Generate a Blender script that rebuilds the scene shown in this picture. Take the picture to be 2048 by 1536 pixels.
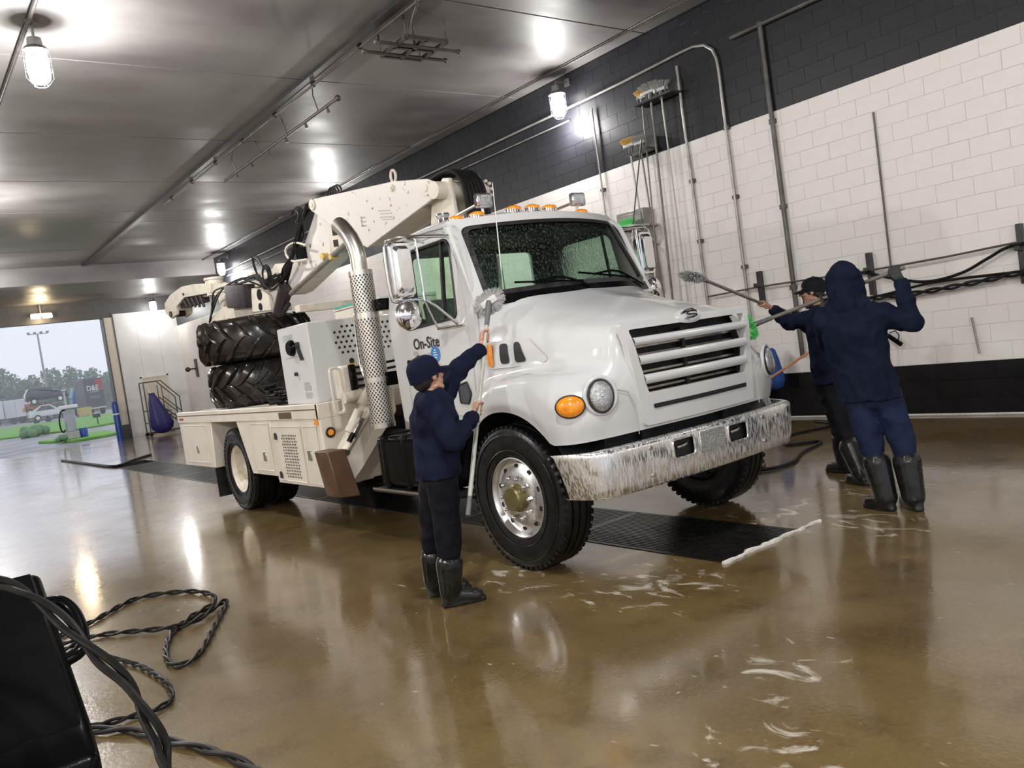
import bpy, bmesh, math, random
import numpy as np
from mathutils import Vector, Matrix, Quaternion, noise as mnoise

for _o in list(bpy.data.objects):
    bpy.data.objects.remove(_o)
SC = bpy.context.scene
COL = SC.collection
PI = math.pi
R_ = math.radians

# ------------------------------------------------------------------ camera
YAW, PITCH, ROLL, FPX = 0.652152, -0.0512566, -0.1428886, 1647.86
CAMH = 1.62
_f = Vector((math.sin(YAW)*math.cos(PITCH), math.cos(YAW)*math.cos(PITCH), math.sin(PITCH)))
_r0 = Vector((math.cos(YAW), -math.sin(YAW), 0))
_u0 = _r0.cross(_f)
_r = math.cos(ROLL)*_r0 + math.sin(ROLL)*_u0
_u = -math.sin(ROLL)*_r0 + math.cos(ROLL)*_u0
cam_d = bpy.data.cameras.new('camera')
cam = bpy.data.objects.new('camera', cam_d)
COL.objects.link(cam)
cam.matrix_world = Matrix(((_r.x, _u.x, -_f.x, 0), (_r.y, _u.y, -_f.y, 0), (_r.z, _u.z, -_f.z, CAMH), (0, 0, 0, 1)))
cam_d.sensor_width = 36.0
cam_d.lens = FPX*36.0/2048.0
cam_d.clip_start = 0.02
cam_d.clip_end = 600
SC.camera = cam

# ------------------------------------------------------------------ world / exposure
W = bpy.data.worlds.new('overcast_sky')
SC.world = W
W.use_nodes = True
_bg = W.node_tree.nodes['Background']
_bg.inputs[0].default_value = (0.84, 0.88, 1.0, 1)
_bg.inputs[1].default_value = 1.46
SC.view_settings.view_transform = 'Standard'
SC.view_settings.look = 'None'
SC.view_settings.exposure = -0.12
SC.view_settings.gamma = 1.0
SC.view_settings.use_curve_mapping = False
LAMP_W = 430.0
WALL_W = 170.0

# ------------------------------------------------------------------ materials
M = {}

def _nodes(name):
    m = bpy.data.materials.new(name)
    m.use_nodes = True
    nt = m.node_tree
    b = nt.nodes['Principled BSDF']
    return m, nt, b

def sock(b, k, v):
    if k in b.inputs:
        b.inputs[k].default_value = v

def mat(name, col, rough=0.5, metal=0.0, col2=None, nscale=8.0, nrange=(0.35, 0.65), bump=0.0, bscale=40.0,
        rough2=None, coat=0.0, spec=0.5, stretch=(1, 1, 1), emit=None, estr=0.0, detail=5.0, trans=0.0):
    m, nt, b = _nodes(name)
    c4 = tuple(col) + (1,)
    b.inputs['Base Color'].default_value = c4
    b.inputs['Roughness'].default_value = rough
    b.inputs['Metallic'].default_value = metal
    sock(b, 'Specular IOR Level', spec)
    sock(b, 'Coat Weight', coat)
    sock(b, 'Coat Roughness', 0.06)
    if emit is not None:
        sock(b, 'Emission Color', tuple(emit) + (1,))
        sock(b, 'Emission Strength', estr)
    L = nt.links
    tc = None
    if col2 is not None or bump > 0 or rough2 is not None:
        tc = nt.nodes.new('ShaderNodeTexCoord')
        mp = nt.nodes.new('ShaderNodeMapping')
        mp.inputs['Scale'].default_value = stretch
        L.new(tc.outputs['Object'], mp.inputs['Vector'])
        nz = nt.nodes.new('ShaderNodeTexNoise')
        nz.inputs['Scale'].default_value = nscale
        nz.inputs['Detail'].default_value = detail
        nz.inputs['Roughness'].default_value = 0.6
        L.new(mp.outputs[0], nz.inputs['Vector'])
        mr = nt.nodes.new('ShaderNodeMapRange')
        mr.inputs['From Min'].default_value = nrange[0]
        mr.inputs['From Max'].default_value = nrange[1]
        L.new(nz.outputs[0], mr.inputs['Value'])
        if col2 is not None:
            mx = nt.nodes.new('ShaderNodeMix')
            mx.data_type = 'RGBA'
            mx.inputs['A'].default_value = c4
            mx.inputs['B'].default_value = tuple(col2) + (1,)
            L.new(mr.outputs[0], mx.inputs['Factor'])
            L.new(mx.outputs['Result'], b.inputs['Base Color'])
        if rough2 is not None:
            m2 = nt.nodes.new('ShaderNodeMapRange')
            m2.inputs['To Min'].default_value = rough
            m2.inputs['To Max'].default_value = rough2
            L.new(mr.outputs[0], m2.inputs['Value'])
            L.new(m2.outputs[0], b.inputs['Roughness'])
        if bump > 0:
            n2 = nt.nodes.new('ShaderNodeTexNoise')
            n2.inputs['Scale'].default_value = bscale
            n2.inputs['Detail'].default_value = 4
            L.new(mp.outputs[0], n2.inputs['Vector'])
            bp = nt.nodes.new('ShaderNodeBump')
            bp.inputs['Strength'].default_value = min(1.0, bump)
            bp.inputs['Distance'].default_value = 0.01
            L.new(n2.outputs[0], bp.inputs['Height'])
            L.new(bp.outputs[0], b.inputs['Normal'])
    M[name] = m
    return m

mat('truck_white', (0.615, 0.622, 0.625), 0.16, coat=0.5, col2=(0.58, 0.58, 0.575), nscale=1.6, nrange=(0.45, 0.75), bump=0.06, bscale=90)
mat('bed_cream', (0.72, 0.665, 0.585), 0.32, col2=(0.62, 0.55, 0.45), nscale=2.5, nrange=(0.42, 0.75), coat=0.2)
mat('crane_white', (0.68, 0.645, 0.61), 0.35, col2=(0.17, 0.085, 0.04), nscale=13.0, nrange=(0.635, 0.69), coat=0.15)
mat('crane_clean', (0.66, 0.61, 0.52), 0.4, col2=(0.50, 0.42, 0.31), nscale=6.0, nrange=(0.5, 0.75))
mat('chrome', (0.82, 0.83, 0.84), 0.08, 1.0, col2=(0.7, 0.71, 0.72), nscale=6, rough2=0.16)
mat('steel', (0.62, 0.60, 0.56), 0.25, 1.0, col2=(0.5, 0.46, 0.40), nscale=9, rough2=0.4)
mat('aluminium', (0.80, 0.80, 0.79), 0.26, 1.0, col2=(0.68, 0.68, 0.68), nscale=14, rough2=0.38)
mat('brass_hub', (0.30, 0.25, 0.11), 0.35, 0.8, col2=(0.2, 0.17, 0.08), nscale=20, rough2=0.5)
mat('black_rubber', (0.012, 0.012, 0.013), 0.28, col2=(0.022, 0.021, 0.02), nscale=12, rough2=0.5, bump=0.15, bscale=60)
mat('tyre_rubber', (0.006, 0.006, 0.0065), 0.24, spec=0.3, col2=(0.012, 0.0115, 0.011), nscale=7, nrange=(0.4, 0.8), rough2=0.45, bump=0.15, bscale=50)
mat('cargo_rubber', (0.012, 0.010, 0.009), 0.16, spec=0.4, col2=(0.036, 0.025, 0.02), nscale=5, nrange=(0.45, 0.8), rough2=0.35, bump=0.12, bscale=24)
mat('black_plastic', (0.003, 0.003, 0.0035), 0.14, col2=(0.005, 0.005, 0.005), nscale=5, rough2=0.2, spec=0.10, bump=0.03, bscale=70)
mat('black_metal', (0.018, 0.018, 0.02), 0.35, col2=(0.035, 0.032, 0.03), nscale=10)
mat('dark_recess', (0.008, 0.008, 0.010), 0.5, col2=(0.012, 0.012, 0.013), nscale=30)
mat('radiator', (0.03, 0.03, 0.033), 0.4, 0.6, col2=(0.015, 0.015, 0.015), nscale=30)
mat('amber_lens', (0.85, 0.30, 0.01), 0.12, coat=0.6, col2=(0.70, 0.20, 0.01), nscale=25, emit=(1.0, 0.36, 0.02), estr=0.12)
mat('red_lens', (0.55, 0.03, 0.02), 0.2, col2=(0.4, 0.02, 0.02), nscale=20)
mat('lamp_glass', (0.72, 0.75, 0.76), 0.05, 0.85, col2=(0.45, 0.47, 0.48), nscale=60, bump=0.5, bscale=120)
mat('rust_plate', (0.13, 0.065, 0.035), 0.5, col2=(0.085, 0.05, 0.03), nscale=9, bump=0.2, bscale=50)
mat('cream_rim', (0.66, 0.60, 0.50), 0.4, col2=(0.4, 0.32, 0.22), nscale=8, nrange=(0.5, 0.75))
mat('navy_jacket', (0.0045, 0.0065, 0.021), 0.8, spec=0.12, col2=(0.008, 0.011, 0.030), nscale=6, bump=0.35, bscale=180)
mat('navy_hoodie', (0.0055, 0.0085, 0.022), 0.9, spec=0.1, col2=(0.010, 0.014, 0.031), nscale=5, bump=0.4, bscale=160)
mat('black_trouser', (0.0055, 0.0055, 0.009), 0.7, spec=0.12, col2=(0.009, 0.009, 0.013), nscale=8, bump=0.3, bscale=120)
mat('navy_trouser', (0.010, 0.016, 0.044), 0.75, spec=0.12, col2=(0.016, 0.023, 0.058), nscale=5, bump=0.3, bscale=120)
mat('boot_rubber', (0.006, 0.006, 0.006), 0.18, spec=0.35, col2=(0.02, 0.02, 0.019), nscale=8, rough2=0.34)
mat('skin', (0.56, 0.31, 0.22), 0.5, col2=(0.48, 0.25, 0.17), nscale=30)
mat('skin_dark', (0.36, 0.19, 0.125), 0.5, col2=(0.30, 0.15, 0.10), nscale=30)
mat('hair', (0.012, 0.009, 0.007), 0.6, col2=(0.025, 0.018, 0.014), nscale=80, stretch=(1, 1, 0.3))
mat('glove', (0.018, 0.022, 0.02), 0.7, col2=(0.03, 0.033, 0.03), nscale=40)
mat('eye_white', (0.7, 0.68, 0.65), 0.2, col2=(0.65, 0.6, 0.58), nscale=60)
mat('bristle_grey', (0.26, 0.26, 0.26), 0.7, col2=(0.42, 0.42, 0.42), nscale=60)
mat('brush_block', (0.62, 0.61, 0.60), 0.5, col2=(0.5, 0.5, 0.5), nscale=20)
mat('brush_socket', (0.11, 0.11, 0.115), 0.5, col2=(0.16, 0.16, 0.16), nscale=20)
mat('brush_green', (0.10, 0.62, 0.16), 0.6, col2=(0.2, 0.75, 0.28), nscale=40)
mat('brush_yellow', (0.72, 0.50, 0.14), 0.7, col2=(0.55, 0.35, 0.12), nscale=40)
mat('pole_grey', (0.52, 0.52, 0.46), 0.35, col2=(0.42, 0.42, 0.36), nscale=10)
mat('pole_dark', (0.20, 0.185, 0.16), 0.4, col2=(0.14, 0.13, 0.11), nscale=10)
mat('conduit', (0.36, 0.35, 0.33), 0.4, 0.5, col2=(0.20, 0.19, 0.17), nscale=3, nrange=(0.4, 0.7))
mat('conduit_dark', (0.06, 0.055, 0.05), 0.4, 0.2, col2=(0.13, 0.12, 0.11), nscale=3, nrange=(0.4, 0.7))
mat('hose_rubber', (0.006, 0.0055, 0.0055), 0.4, spec=0.2, col2=(0.016, 0.015, 0.014), nscale=14)
mat('wall_paint_white', (0.80, 0.765, 0.73), 0.42, col2=(0.70, 0.665, 0.635), nscale=0.7, nrange=(0.42, 0.72), bump=0.12, bscale=60, rough2=0.6)
mat('wall_paint_dark', (0.011, 0.011, 0.015), 0.40, spec=0.35, col2=(0.022, 0.022, 0.027), nscale=0.8, nrange=(0.4, 0.7), bump=0.15, bscale=55)
mat('wall_paint_black', (0.006, 0.006, 0.007), 0.34, spec=0.3, col2=(0.010, 0.010, 0.011), nscale=3, bump=0.25, bscale=50)
mat('mortar_white', (0.78, 0.745, 0.71), 0.6, col2=(0.60, 0.565, 0.53), nscale=1.5)
mat('mortar_dark', (0.018, 0.018, 0.022), 0.5, col2=(0.022, 0.022, 0.027), nscale=3)
mat('metal_panel_white', (0.74, 0.74, 0.73), 0.4, col2=(0.66, 0.66, 0.65), nscale=1.2)
mat('door_beige', (0.66, 0.60, 0.50), 0.5, col2=(0.6, 0.55, 0.46), nscale=2)
mat('dark_steel_trim', (0.05, 0.05, 0.055), 0.4, col2=(0.075, 0.07, 0.065), nscale=4)
mat('bollard_blue', (0.012, 0.05, 0.26), 0.3, col2=(0.02, 0.065, 0.3), nscale=6)
mat('bag_blue', (0.013, 0.010, 0.10), 0.45, col2=(0.02, 0.017, 0.14), nscale=9, bump=0.2, bscale=16)
mat('asphalt', (0.20, 0.20, 0.21), 0.3, col2=(0.14, 0.14, 0.15), nscale=0.7, rough2=0.5)
mat('grass', (0.10, 0.27, 0.035), 0.8, col2=(0.16, 0.36, 0.06), nscale=1.2)
mat('tree_leaf', (0.10, 0.20, 0.10), 0.8, col2=(0.15, 0.26, 0.13), nscale=0.5)
mat('tree_leaf_pale', (0.13, 0.24, 0.10), 0.8, col2=(0.18, 0.3, 0.12), nscale=0.5)
mat('bark', (0.08, 0.06, 0.045), 0.8, col2=(0.05, 0.04, 0.03), nscale=4)
mat('trailer_white', (0.72, 0.73, 0.75), 0.4, col2=(0.66, 0.67, 0.69), nscale=0.8)
mat('car_black', (0.012, 0.013, 0.02), 0.15, coat=0.4, col2=(0.02, 0.02, 0.028), nscale=2)
mat('car_white', (0.75, 0.75, 0.76), 0.2, coat=0.4, col2=(0.7, 0.7, 0.71), nscale=2)
mat('car_orange', (0.75, 0.26, 0.08), 0.25, col2=(0.6, 0.2, 0.06), nscale=2)
mat('truck_blue', (0.03, 0.17, 0.36), 0.3, col2=(0.04, 0.2, 0.4), nscale=2)
mat('sign_dark', (0.05, 0.05, 0.055), 0.5, col2=(0.07, 0.07, 0.075), nscale=3)
mat('sign_red', (0.42, 0.03, 0.035), 0.5, col2=(0.36, 0.03, 0.03), nscale=5)
mat('yellow_box', (0.55, 0.46, 0.10), 0.5, col2=(0.45, 0.38, 0.1), nscale=3)
mat('concrete_pale', (0.45, 0.44, 0.42), 0.7, col2=(0.36, 0.35, 0.33), nscale=5)
mat('pump_grey', (0.42, 0.44, 0.48), 0.35, 0.3, col2=(0.34, 0.36, 0.4), nscale=3)
mat('far_glass', (0.05, 0.06, 0.07), 0.1, col2=(0.08, 0.09, 0.1), nscale=3)
mat('text_black', (0.02, 0.02, 0.022), 0.5, col2=(0.03, 0.03, 0.03), nscale=30)
mat('text_white', (0.8, 0.8, 0.78), 0.5, col2=(0.72, 0.72, 0.7), nscale=30)
mat('text_grey', (0.34, 0.34, 0.33), 0.5, col2=(0.42, 0.42, 0.4), nscale=30)
mat('cloth_blue', (0.010, 0.05, 0.22), 0.7, col2=(0.016, 0.07, 0.28), nscale=12)
mat('text_blue', (0.05, 0.20, 0.50), 0.4, col2=(0.06, 0.24, 0.56), nscale=30)
mat('teal_trim', (0.05, 0.36, 0.26), 0.5, col2=(0.07, 0.42, 0.3), nscale=20)
mat('red_plastic', (0.62, 0.03, 0.04), 0.25, col2=(0.5, 0.025, 0.03), nscale=10)
mat('interior_dark', (0.014, 0.017, 0.016), 0.6, col2=(0.022, 0.026, 0.024), nscale=8)
mat('interior_grey', (0.07, 0.075, 0.075), 0.7, col2=(0.1, 0.105, 0.1), nscale=8)
mat('foam_white', (0.80, 0.78, 0.74), 0.55, col2=(0.62, 0.58, 0.5), nscale=60, nrange=(0.4, 0.65), bump=0.5, bscale=140)
mat('grate_black', (0.012, 0.012, 0.012), 0.3, 0.3, col2=(0.03, 0.028, 0.025), nscale=12)
mat('winch_dark', (0.014, 0.010, 0.013), 0.5, col2=(0.034, 0.024, 0.025), nscale=25, bump=0.4, bscale=60)
mat('orange_pole', (0.55, 0.20, 0.06), 0.4, col2=(0.45, 0.16, 0.05), nscale=12)
mat('lens_globe', (0.9, 0.9, 0.88), 0.3, emit=(1.0, 0.97, 0.94), estr=26.0, col2=(0.85, 0.85, 0.83), nscale=20)
mat('lens_globe_warm', (0.9, 0.8, 0.6), 0.3, emit=(1.0, 0.78, 0.45), estr=16.0, col2=(0.85, 0.75, 0.55), nscale=20)
mat('fixture_metal', (0.28, 0.27, 0.26), 0.4, 0.7, col2=(0.2, 0.19, 0.18), nscale=12)

def glass_mat(name, tint, gloss=0.10, streak=0.3):
    """tinted pane: mostly see-through, mirror reflection at grazing angles, rain beads as bump"""
    m = bpy.data.materials.new(name)
    m.use_nodes = True
    nt = m.node_tree
    nt.nodes.remove(nt.nodes['Principled BSDF'])
    out = nt.nodes['Material Output']
    tr = nt.nodes.new('ShaderNodeBsdfTransparent')
    tr.inputs[0].default_value = tuple(tint) + (1,)
    gl = nt.nodes.new('ShaderNodeBsdfGlossy')
    gl.inputs['Roughness'].default_value = 0.04
    gl.inputs[0].default_value = (0.9, 0.95, 0.92, 1)
    tc = nt.nodes.new('ShaderNodeTexCoord')
    mp = nt.nodes.new('ShaderNodeMapping')
    mp.inputs['Scale'].default_value = (1, 1, 0.35)
    nz = nt.nodes.new('ShaderNodeTexNoise')
    nz.inputs['Scale'].default_value = 95
    nz.inputs['Detail'].default_value = 3
    nt.links.new(tc.outputs['Object'], mp.inputs[0])
    nt.links.new(mp.outputs[0], nz.inputs['Vector'])
    bp = nt.nodes.new('ShaderNodeBump')
    bp.inputs['Strength'].default_value = streak
    bp.inputs['Distance'].default_value = 0.006
    nt.links.new(nz.outputs[0], bp.inputs['Height'])
    nt.links.new(bp.outputs[0], gl.inputs['Normal'])
    # clinging water beads scatter a little light
    df = nt.nodes.new('ShaderNodeBsdfDiffuse')
    df.inputs[0].default_value = (0.6, 0.8, 0.68, 1)
    mr = nt.nodes.new('ShaderNodeMapRange')
    mr.inputs['From Min'].default_value = 0.52
    mr.inputs['From Max'].default_value = 0.75
    mr.inputs['To Max'].default_value = 0.12
    nt.links.new(nz.outputs[0], mr.inputs['Value'])
    m1 = nt.nodes.new('ShaderNodeMixShader')
    nt.links.new(mr.outputs[0], m1.inputs[0])
    nt.links.new(tr.outputs[0], m1.inputs[1])
    nt.links.new(df.outputs[0], m1.inputs[2])
    fr = nt.nodes.new('ShaderNodeFresnel')
    fr.inputs['IOR'].default_value = 1.45
    ad = nt.nodes.new('ShaderNodeMath')
    ad.operation = 'ADD'
    ad.inputs[1].default_value = gloss
    ad.use_clamp = True
    nt.links.new(fr.outputs[0], ad.inputs[0])
    m2 = nt.nodes.new('ShaderNodeMixShader')
    nt.links.new(ad.outputs[0], m2.inputs[0])
    nt.links.new(m1.outputs[0], m2.inputs[1])
    nt.links.new(gl.outputs[0], m2.inputs[2])
    nt.links.new(m2.outputs[0], out.inputs[0])
    M[name] = m
    return m

glass_mat('cab_glass', (0.82, 0.98, 0.89), 0.0)
glass_mat('side_glass', (0.78, 0.98, 0.86), 0.0, 0.5)

def perforated_tube_mat(name, cx, cy, r):
    """sheet metal rolled into a tube, punched in a diamond pattern (holes follow the tube's own surface)"""
    m, nt, b = _nodes(name)
    L, N = nt.links, nt.nodes.new
    tc = N('ShaderNodeTexCoord')
    sp = N('ShaderNodeSeparateXYZ')
    L.new(tc.outputs['Object'], sp.inputs[0])
    def mth(op, a, c):
        x = N('ShaderNodeMath')
        x.operation = op
        for i, v in enumerate((a, c)):
            if isinstance(v, (int, float)):
                x.inputs[i].default_value = v
            else:
                L.new(v, x.inputs[i])
        return x.outputs[0]
    ang = mth('ARCTAN2', mth('SUBTRACT', sp.outputs[1], cy), mth('SUBTRACT', sp.outputs[0], cx))
    cb = N('ShaderNodeCombineXYZ')
    L.new(mth('MULTIPLY', ang, r), cb.inputs[0])
    L.new(mth('MULTIPLY', sp.outputs[2], 0.8), cb.inputs[1])
    mp = N('ShaderNodeMapping')
    mp.inputs['Rotation'].default_value = (0, 0, PI/4)
    L.new(cb.outputs[0], mp.inputs[0])
    vo = N('ShaderNodeTexVoronoi')
    vo.voronoi_dimensions = '2D'
    vo.inputs['Scale'].default_value = 44
    vo.inputs['Randomness'].default_value = 0.0
    L.new(mp.outputs[0], vo.inputs['Vector'])
    st = N('ShaderNodeMapRange')
    st.inputs['From Min'].default_value = 0.30
    st.inputs['From Max'].default_value = 0.40
    L.new(vo.outputs['Distance'], st.inputs['Value'])
    mx = N('ShaderNodeMix')
    mx.data_type = 'RGBA'
    mx.inputs['A'].default_value = (0.03, 0.027, 0.024, 1)
    mx.inputs['B'].default_value = (0.60, 0.57, 0.52, 1)
    L.new(st.outputs[0], mx.inputs['Factor'])
    L.new(mx.outputs['Result'], b.inputs['Base Color'])
    L.new(st.outputs[0], b.inputs['Metallic'])
    b.inputs['Roughness'].default_value = 0.36
    M[name] = m
perforated_tube_mat('perforated_chrome', -1.06, -1.0, 0.106)


def wet_chrome():
    """chrome with soap running down it"""
    m, nt, b = _nodes('soapy_chrome')
    tc = nt.nodes.new('ShaderNodeTexCoord')
    mp = nt.nodes.new('ShaderNodeMapping')
    mp.inputs['Scale'].default_value = (1, 1, 0.16)
    nz = nt.nodes.new('ShaderNodeTexNoise')
    nz.inputs['Scale'].default_value = 85
    nz.inputs['Detail'].default_value = 5
    nt.links.new(tc.outputs['Object'], mp.inputs[0])
    nt.links.new(mp.outputs[0], nz.inputs['Vector'])
    mr = nt.nodes.new('ShaderNodeMapRange')
    mr.inputs['From Min'].default_value = 0.44
    mr.inputs['From Max'].default_value = 0.60
    nt.links.new(nz.outputs[0], mr.inputs['Value'])
    mx = nt.nodes.new('ShaderNodeMix')
    mx.data_type = 'RGBA'
    mx.inputs['A'].default_value = (0.82, 0.82, 0.82, 1)
    mx.inputs['B'].default_value = (0.66, 0.66, 0.65, 1)
    nt.links.new(mr.outputs[0], mx.inputs['Factor'])
    nt.links.new(mx.outputs['Result'], b.inputs['Base Color'])
    inv = nt.nodes.new('ShaderNodeMapRange')
    inv.inputs['To Min'].default_value = 1.0
    inv.inputs['To Max'].default_value = 0.45
    nt.links.new(mr.outputs[0], inv.inputs['Value'])
    nt.links.new(inv.outputs[0], b.inputs['Metallic'])
    r2 = nt.nodes.new('ShaderNodeMapRange')
    r2.inputs['To Min'].default_value = 0.16
    r2.inputs['To Max'].default_value = 0.45
    nt.links.new(mr.outputs[0], r2.inputs['Value'])
    nt.links.new(r2.outputs[0], b.inputs['Roughness'])
    bp = nt.nodes.new('ShaderNodeBump')
    bp.inputs['Strength'].default_value = 0.35
    bp.inputs['Distance'].default_value = 0.005
    nt.links.new(nz.outputs[0], bp.inputs['Height'])
    nt.links.new(bp.outputs[0], b.inputs['Normal'])
    M['soapy_chrome'] = m
wet_chrome()

def floor_mat():
    m, nt, b = _nodes('wet_concrete')
    L = nt.links
    N = nt.nodes.new
    tc = N('ShaderNodeTexCoord')
    def noise(scale, detail=5, st=(1, 1, 1), rough=0.6, dist=0.0):
        mp = N('ShaderNodeMapping')
        mp.inputs['Scale'].default_value = st
        L.new(tc.outputs['Object'], mp.inputs[0])
        n = N('ShaderNodeTexNoise')
        n.inputs['Scale'].default_value = scale
        n.inputs['Detail'].default_value = detail
        n.inputs['Roughness'].default_value = rough
        n.inputs['Distortion'].default_value = dist
        L.new(mp.outputs[0], n.inputs['Vector'])
        return n
    def rng(src, a, c, d=0.0, e=1.0):
        r = N('ShaderNodeMapRange')
        r.inputs['From Min'].default_value = a
        r.inputs['From Max'].default_value = c
        r.inputs['To Min'].default_value = d
        r.inputs['To Max'].default_value = e
        L.new(src, r.inputs['Value'])
        return r.outputs[0]
    def mix(fac, a, c):
        x = N('ShaderNodeMix')
        x.data_type = 'RGBA'
        L.new(fac, x.inputs['Factor'])
        for k, v in (('A', a), ('B', c)):
            if isinstance(v, tuple):
                x.inputs[k].default_value = v + (1,)
            else:
                L.new(v, x.inputs[k])
        return x.outputs['Result']
    def math_(op, a, c):
        x = N('ShaderNodeMath')
        x.operation = op
        x.use_clamp = op in ('ADD',)
        for i, v in enumerate((a, c)):
            if isinstance(v, (int, float)):
                x.inputs[i].default_value = v
            else:
                L.new(v, x.inputs[i])
        return x.outputs[0]
    big = noise(0.55, 4, (1, 0.6, 1))
    mid = noise(2.6, 6)
    fine = noise(38, 3)
    c1 = mix(rng(big.outputs[0], 0.38, 0.66), (0.135, 0.087, 0.028), (0.225, 0.157, 0.064))
    c2 = mix(rng(mid.outputs[0], 0.5, 0.74), c1, (0.090, 0.055, 0.017))
    c3 = mix(rng(fine.outputs[0], 0.45, 0.75, 0.0, 0.35), c2, (0.25, 0.185, 0.09))
    # soap foam: flecks everywhere, thick where it was swept together
    geo = N('ShaderNodeNewGeometry')
    def near(x, y, r):
        d = N('ShaderNodeVectorMath')
        d.operation = 'DISTANCE'
        L.new(geo.outputs['Position'], d.inputs[0])
        d.inputs[1].default_value = (x, y, 0)
        return rng(d.outputs['Value'], 0.0, r, 1.0, 0.0)
    area = None
    for (x, y, r) in ((3.3, 4.75, 0.9), (2.95, 2.3, 0.42), (2.74, 2.1, 0.45), (2.45, 1.88, 0.42), (3.6, 3.6, 0.9), (5.4, 4.0, 0.9), (5.2, 3.2, 0.9), (6.4, 3.6, 0.9), (4.6, 4.3, 1.0)):
        a = near(x, y, r)
        area = a if area is None else math_('MAXIMUM', area, a)
    sw = noise(5.5, 7, (1.0, 0.55, 1), 0.62, 1.6)
    foam1 = rng(math_('ADD', sw.outputs[0], math_('MULTIPLY', area, 0.20)), 0.68, 0.79, 0.0, 0.9)
    fl = noise(26, 3, (1, 0.6, 1), 0.5, 0.6)
    patch = noise(1.3, 3)
    fleck = math_('MULTIPLY', rng(fl.outputs[0], 0.70, 0.76, 0.0, 0.8), rng(patch.outputs[0], 0.45, 0.6))
    foam = math_('MAXIMUM', foam1, fleck)
    c4 = mix(foam, c3, (0.66, 0.61, 0.52))
    L.new(c4, b.inputs['Base Color'])
    wet = noise(1.1, 4, (1, 0.7, 1))
    r1 = rng(wet.outputs[0], 0.36, 0.68, 0.22, 0.42)
    rr = math_('MAXIMUM', r1, math_('MULTIPLY', foam, 0.6))
    L.new(rr, b.inputs['Roughness'])
    sock(b, 'Specular IOR Level', 0.3)
    sock(b, 'Coat Weight', 1.0)
    sock(b, 'Coat IOR', 1.5)
    L.new(rng(wet.outputs[0], 0.36, 0.70, 0.05, 0.16), b.inputs['Coat Roughness'])
    h = math_('ADD', math_('MULTIPLY', noise(7, 3, (1.3, 0.8, 1)).outputs[0], 0.5), math_('MULTIPLY', fine.outputs[0], 0.35))
    bp = N('ShaderNodeBump')
    bp.inputs['Strength'].default_value = 0.22
    bp.inputs['Distance'].default_value = 0.012
    L.new(h, bp.inputs['Height'])
    L.new(bp.outputs[0], b.inputs['Normal'])
    bp2 = N('ShaderNodeBump')
    bp2.inputs['Strength'].default_value = 0.10
    bp2.inputs['Distance'].default_value = 0.012
    L.new(h, bp2.inputs['Height'])
    L.new(bp2.outputs[0], b.inputs['Coat Normal'])
    M['wet_concrete'] = m
floor_mat()

def ceiling_mat():
    m, nt, b = _nodes('ceiling_paint')
    L = nt.links
    N = nt.nodes.new
    geo = N('ShaderNodeNewGeometry')
    mp = N('ShaderNodeMapping')
    mp.inputs['Scale'].default_value = (0.5, 0.9, 1)
    L.new(geo.outputs['Position'], mp.inputs[0])
    n = N('ShaderNodeTexNoise')
    n.inputs['Scale'].default_value = 0.9
    n.inputs['Detail'].default_value = 5
    L.new(mp.outputs[0], n.inputs['Vector'])
    cr = N('ShaderNodeValToRGB')
    cr.color_ramp.elements[0].position = 0.34
    cr.color_ramp.elements[0].color = (0.135, 0.124, 0.126, 1)
    cr.color_ramp.elements[1].position = 0.70
    cr.color_ramp.elements[1].color = (0.265, 0.254, 0.248, 1)
    L.new(n.outputs[0], cr.inputs[0])
    L.new(cr.outputs[0], b.inputs['Base Color'])
    r = N('ShaderNodeMapRange')
    r.inputs['From Min'].default_value = 0.35
    r.inputs['From Max'].default_value = 0.7
    r.inputs['To Min'].default_value = 0.36
    r.inputs['To Max'].default_value = 0.58
    L.new(n.outputs[0], r.inputs['Value'])
    L.new(r.outputs[0], b.inputs['Roughness'])
    n2 = N('ShaderNodeTexNoise')
    n2.inputs['Scale'].default_value = 14
    n2.inputs['Detail'].default_value = 3
    L.new(geo.outputs['Position'], n2.inputs['Vector'])
    bp = N('ShaderNodeBump')
    bp.inputs['Strength'].default_value = 0.12
    bp.inputs['Distance'].default_value = 0.01
    L.new(n2.outputs[0], bp.inputs['Height'])
    L.new(bp.outputs[0], b.inputs['Normal'])
    M['ceiling_paint'] = m
ceiling_mat()

# ------------------------------------------------------------------ mesh helpers
OFF = {}     # world position of a thing's origin, by object name

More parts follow.
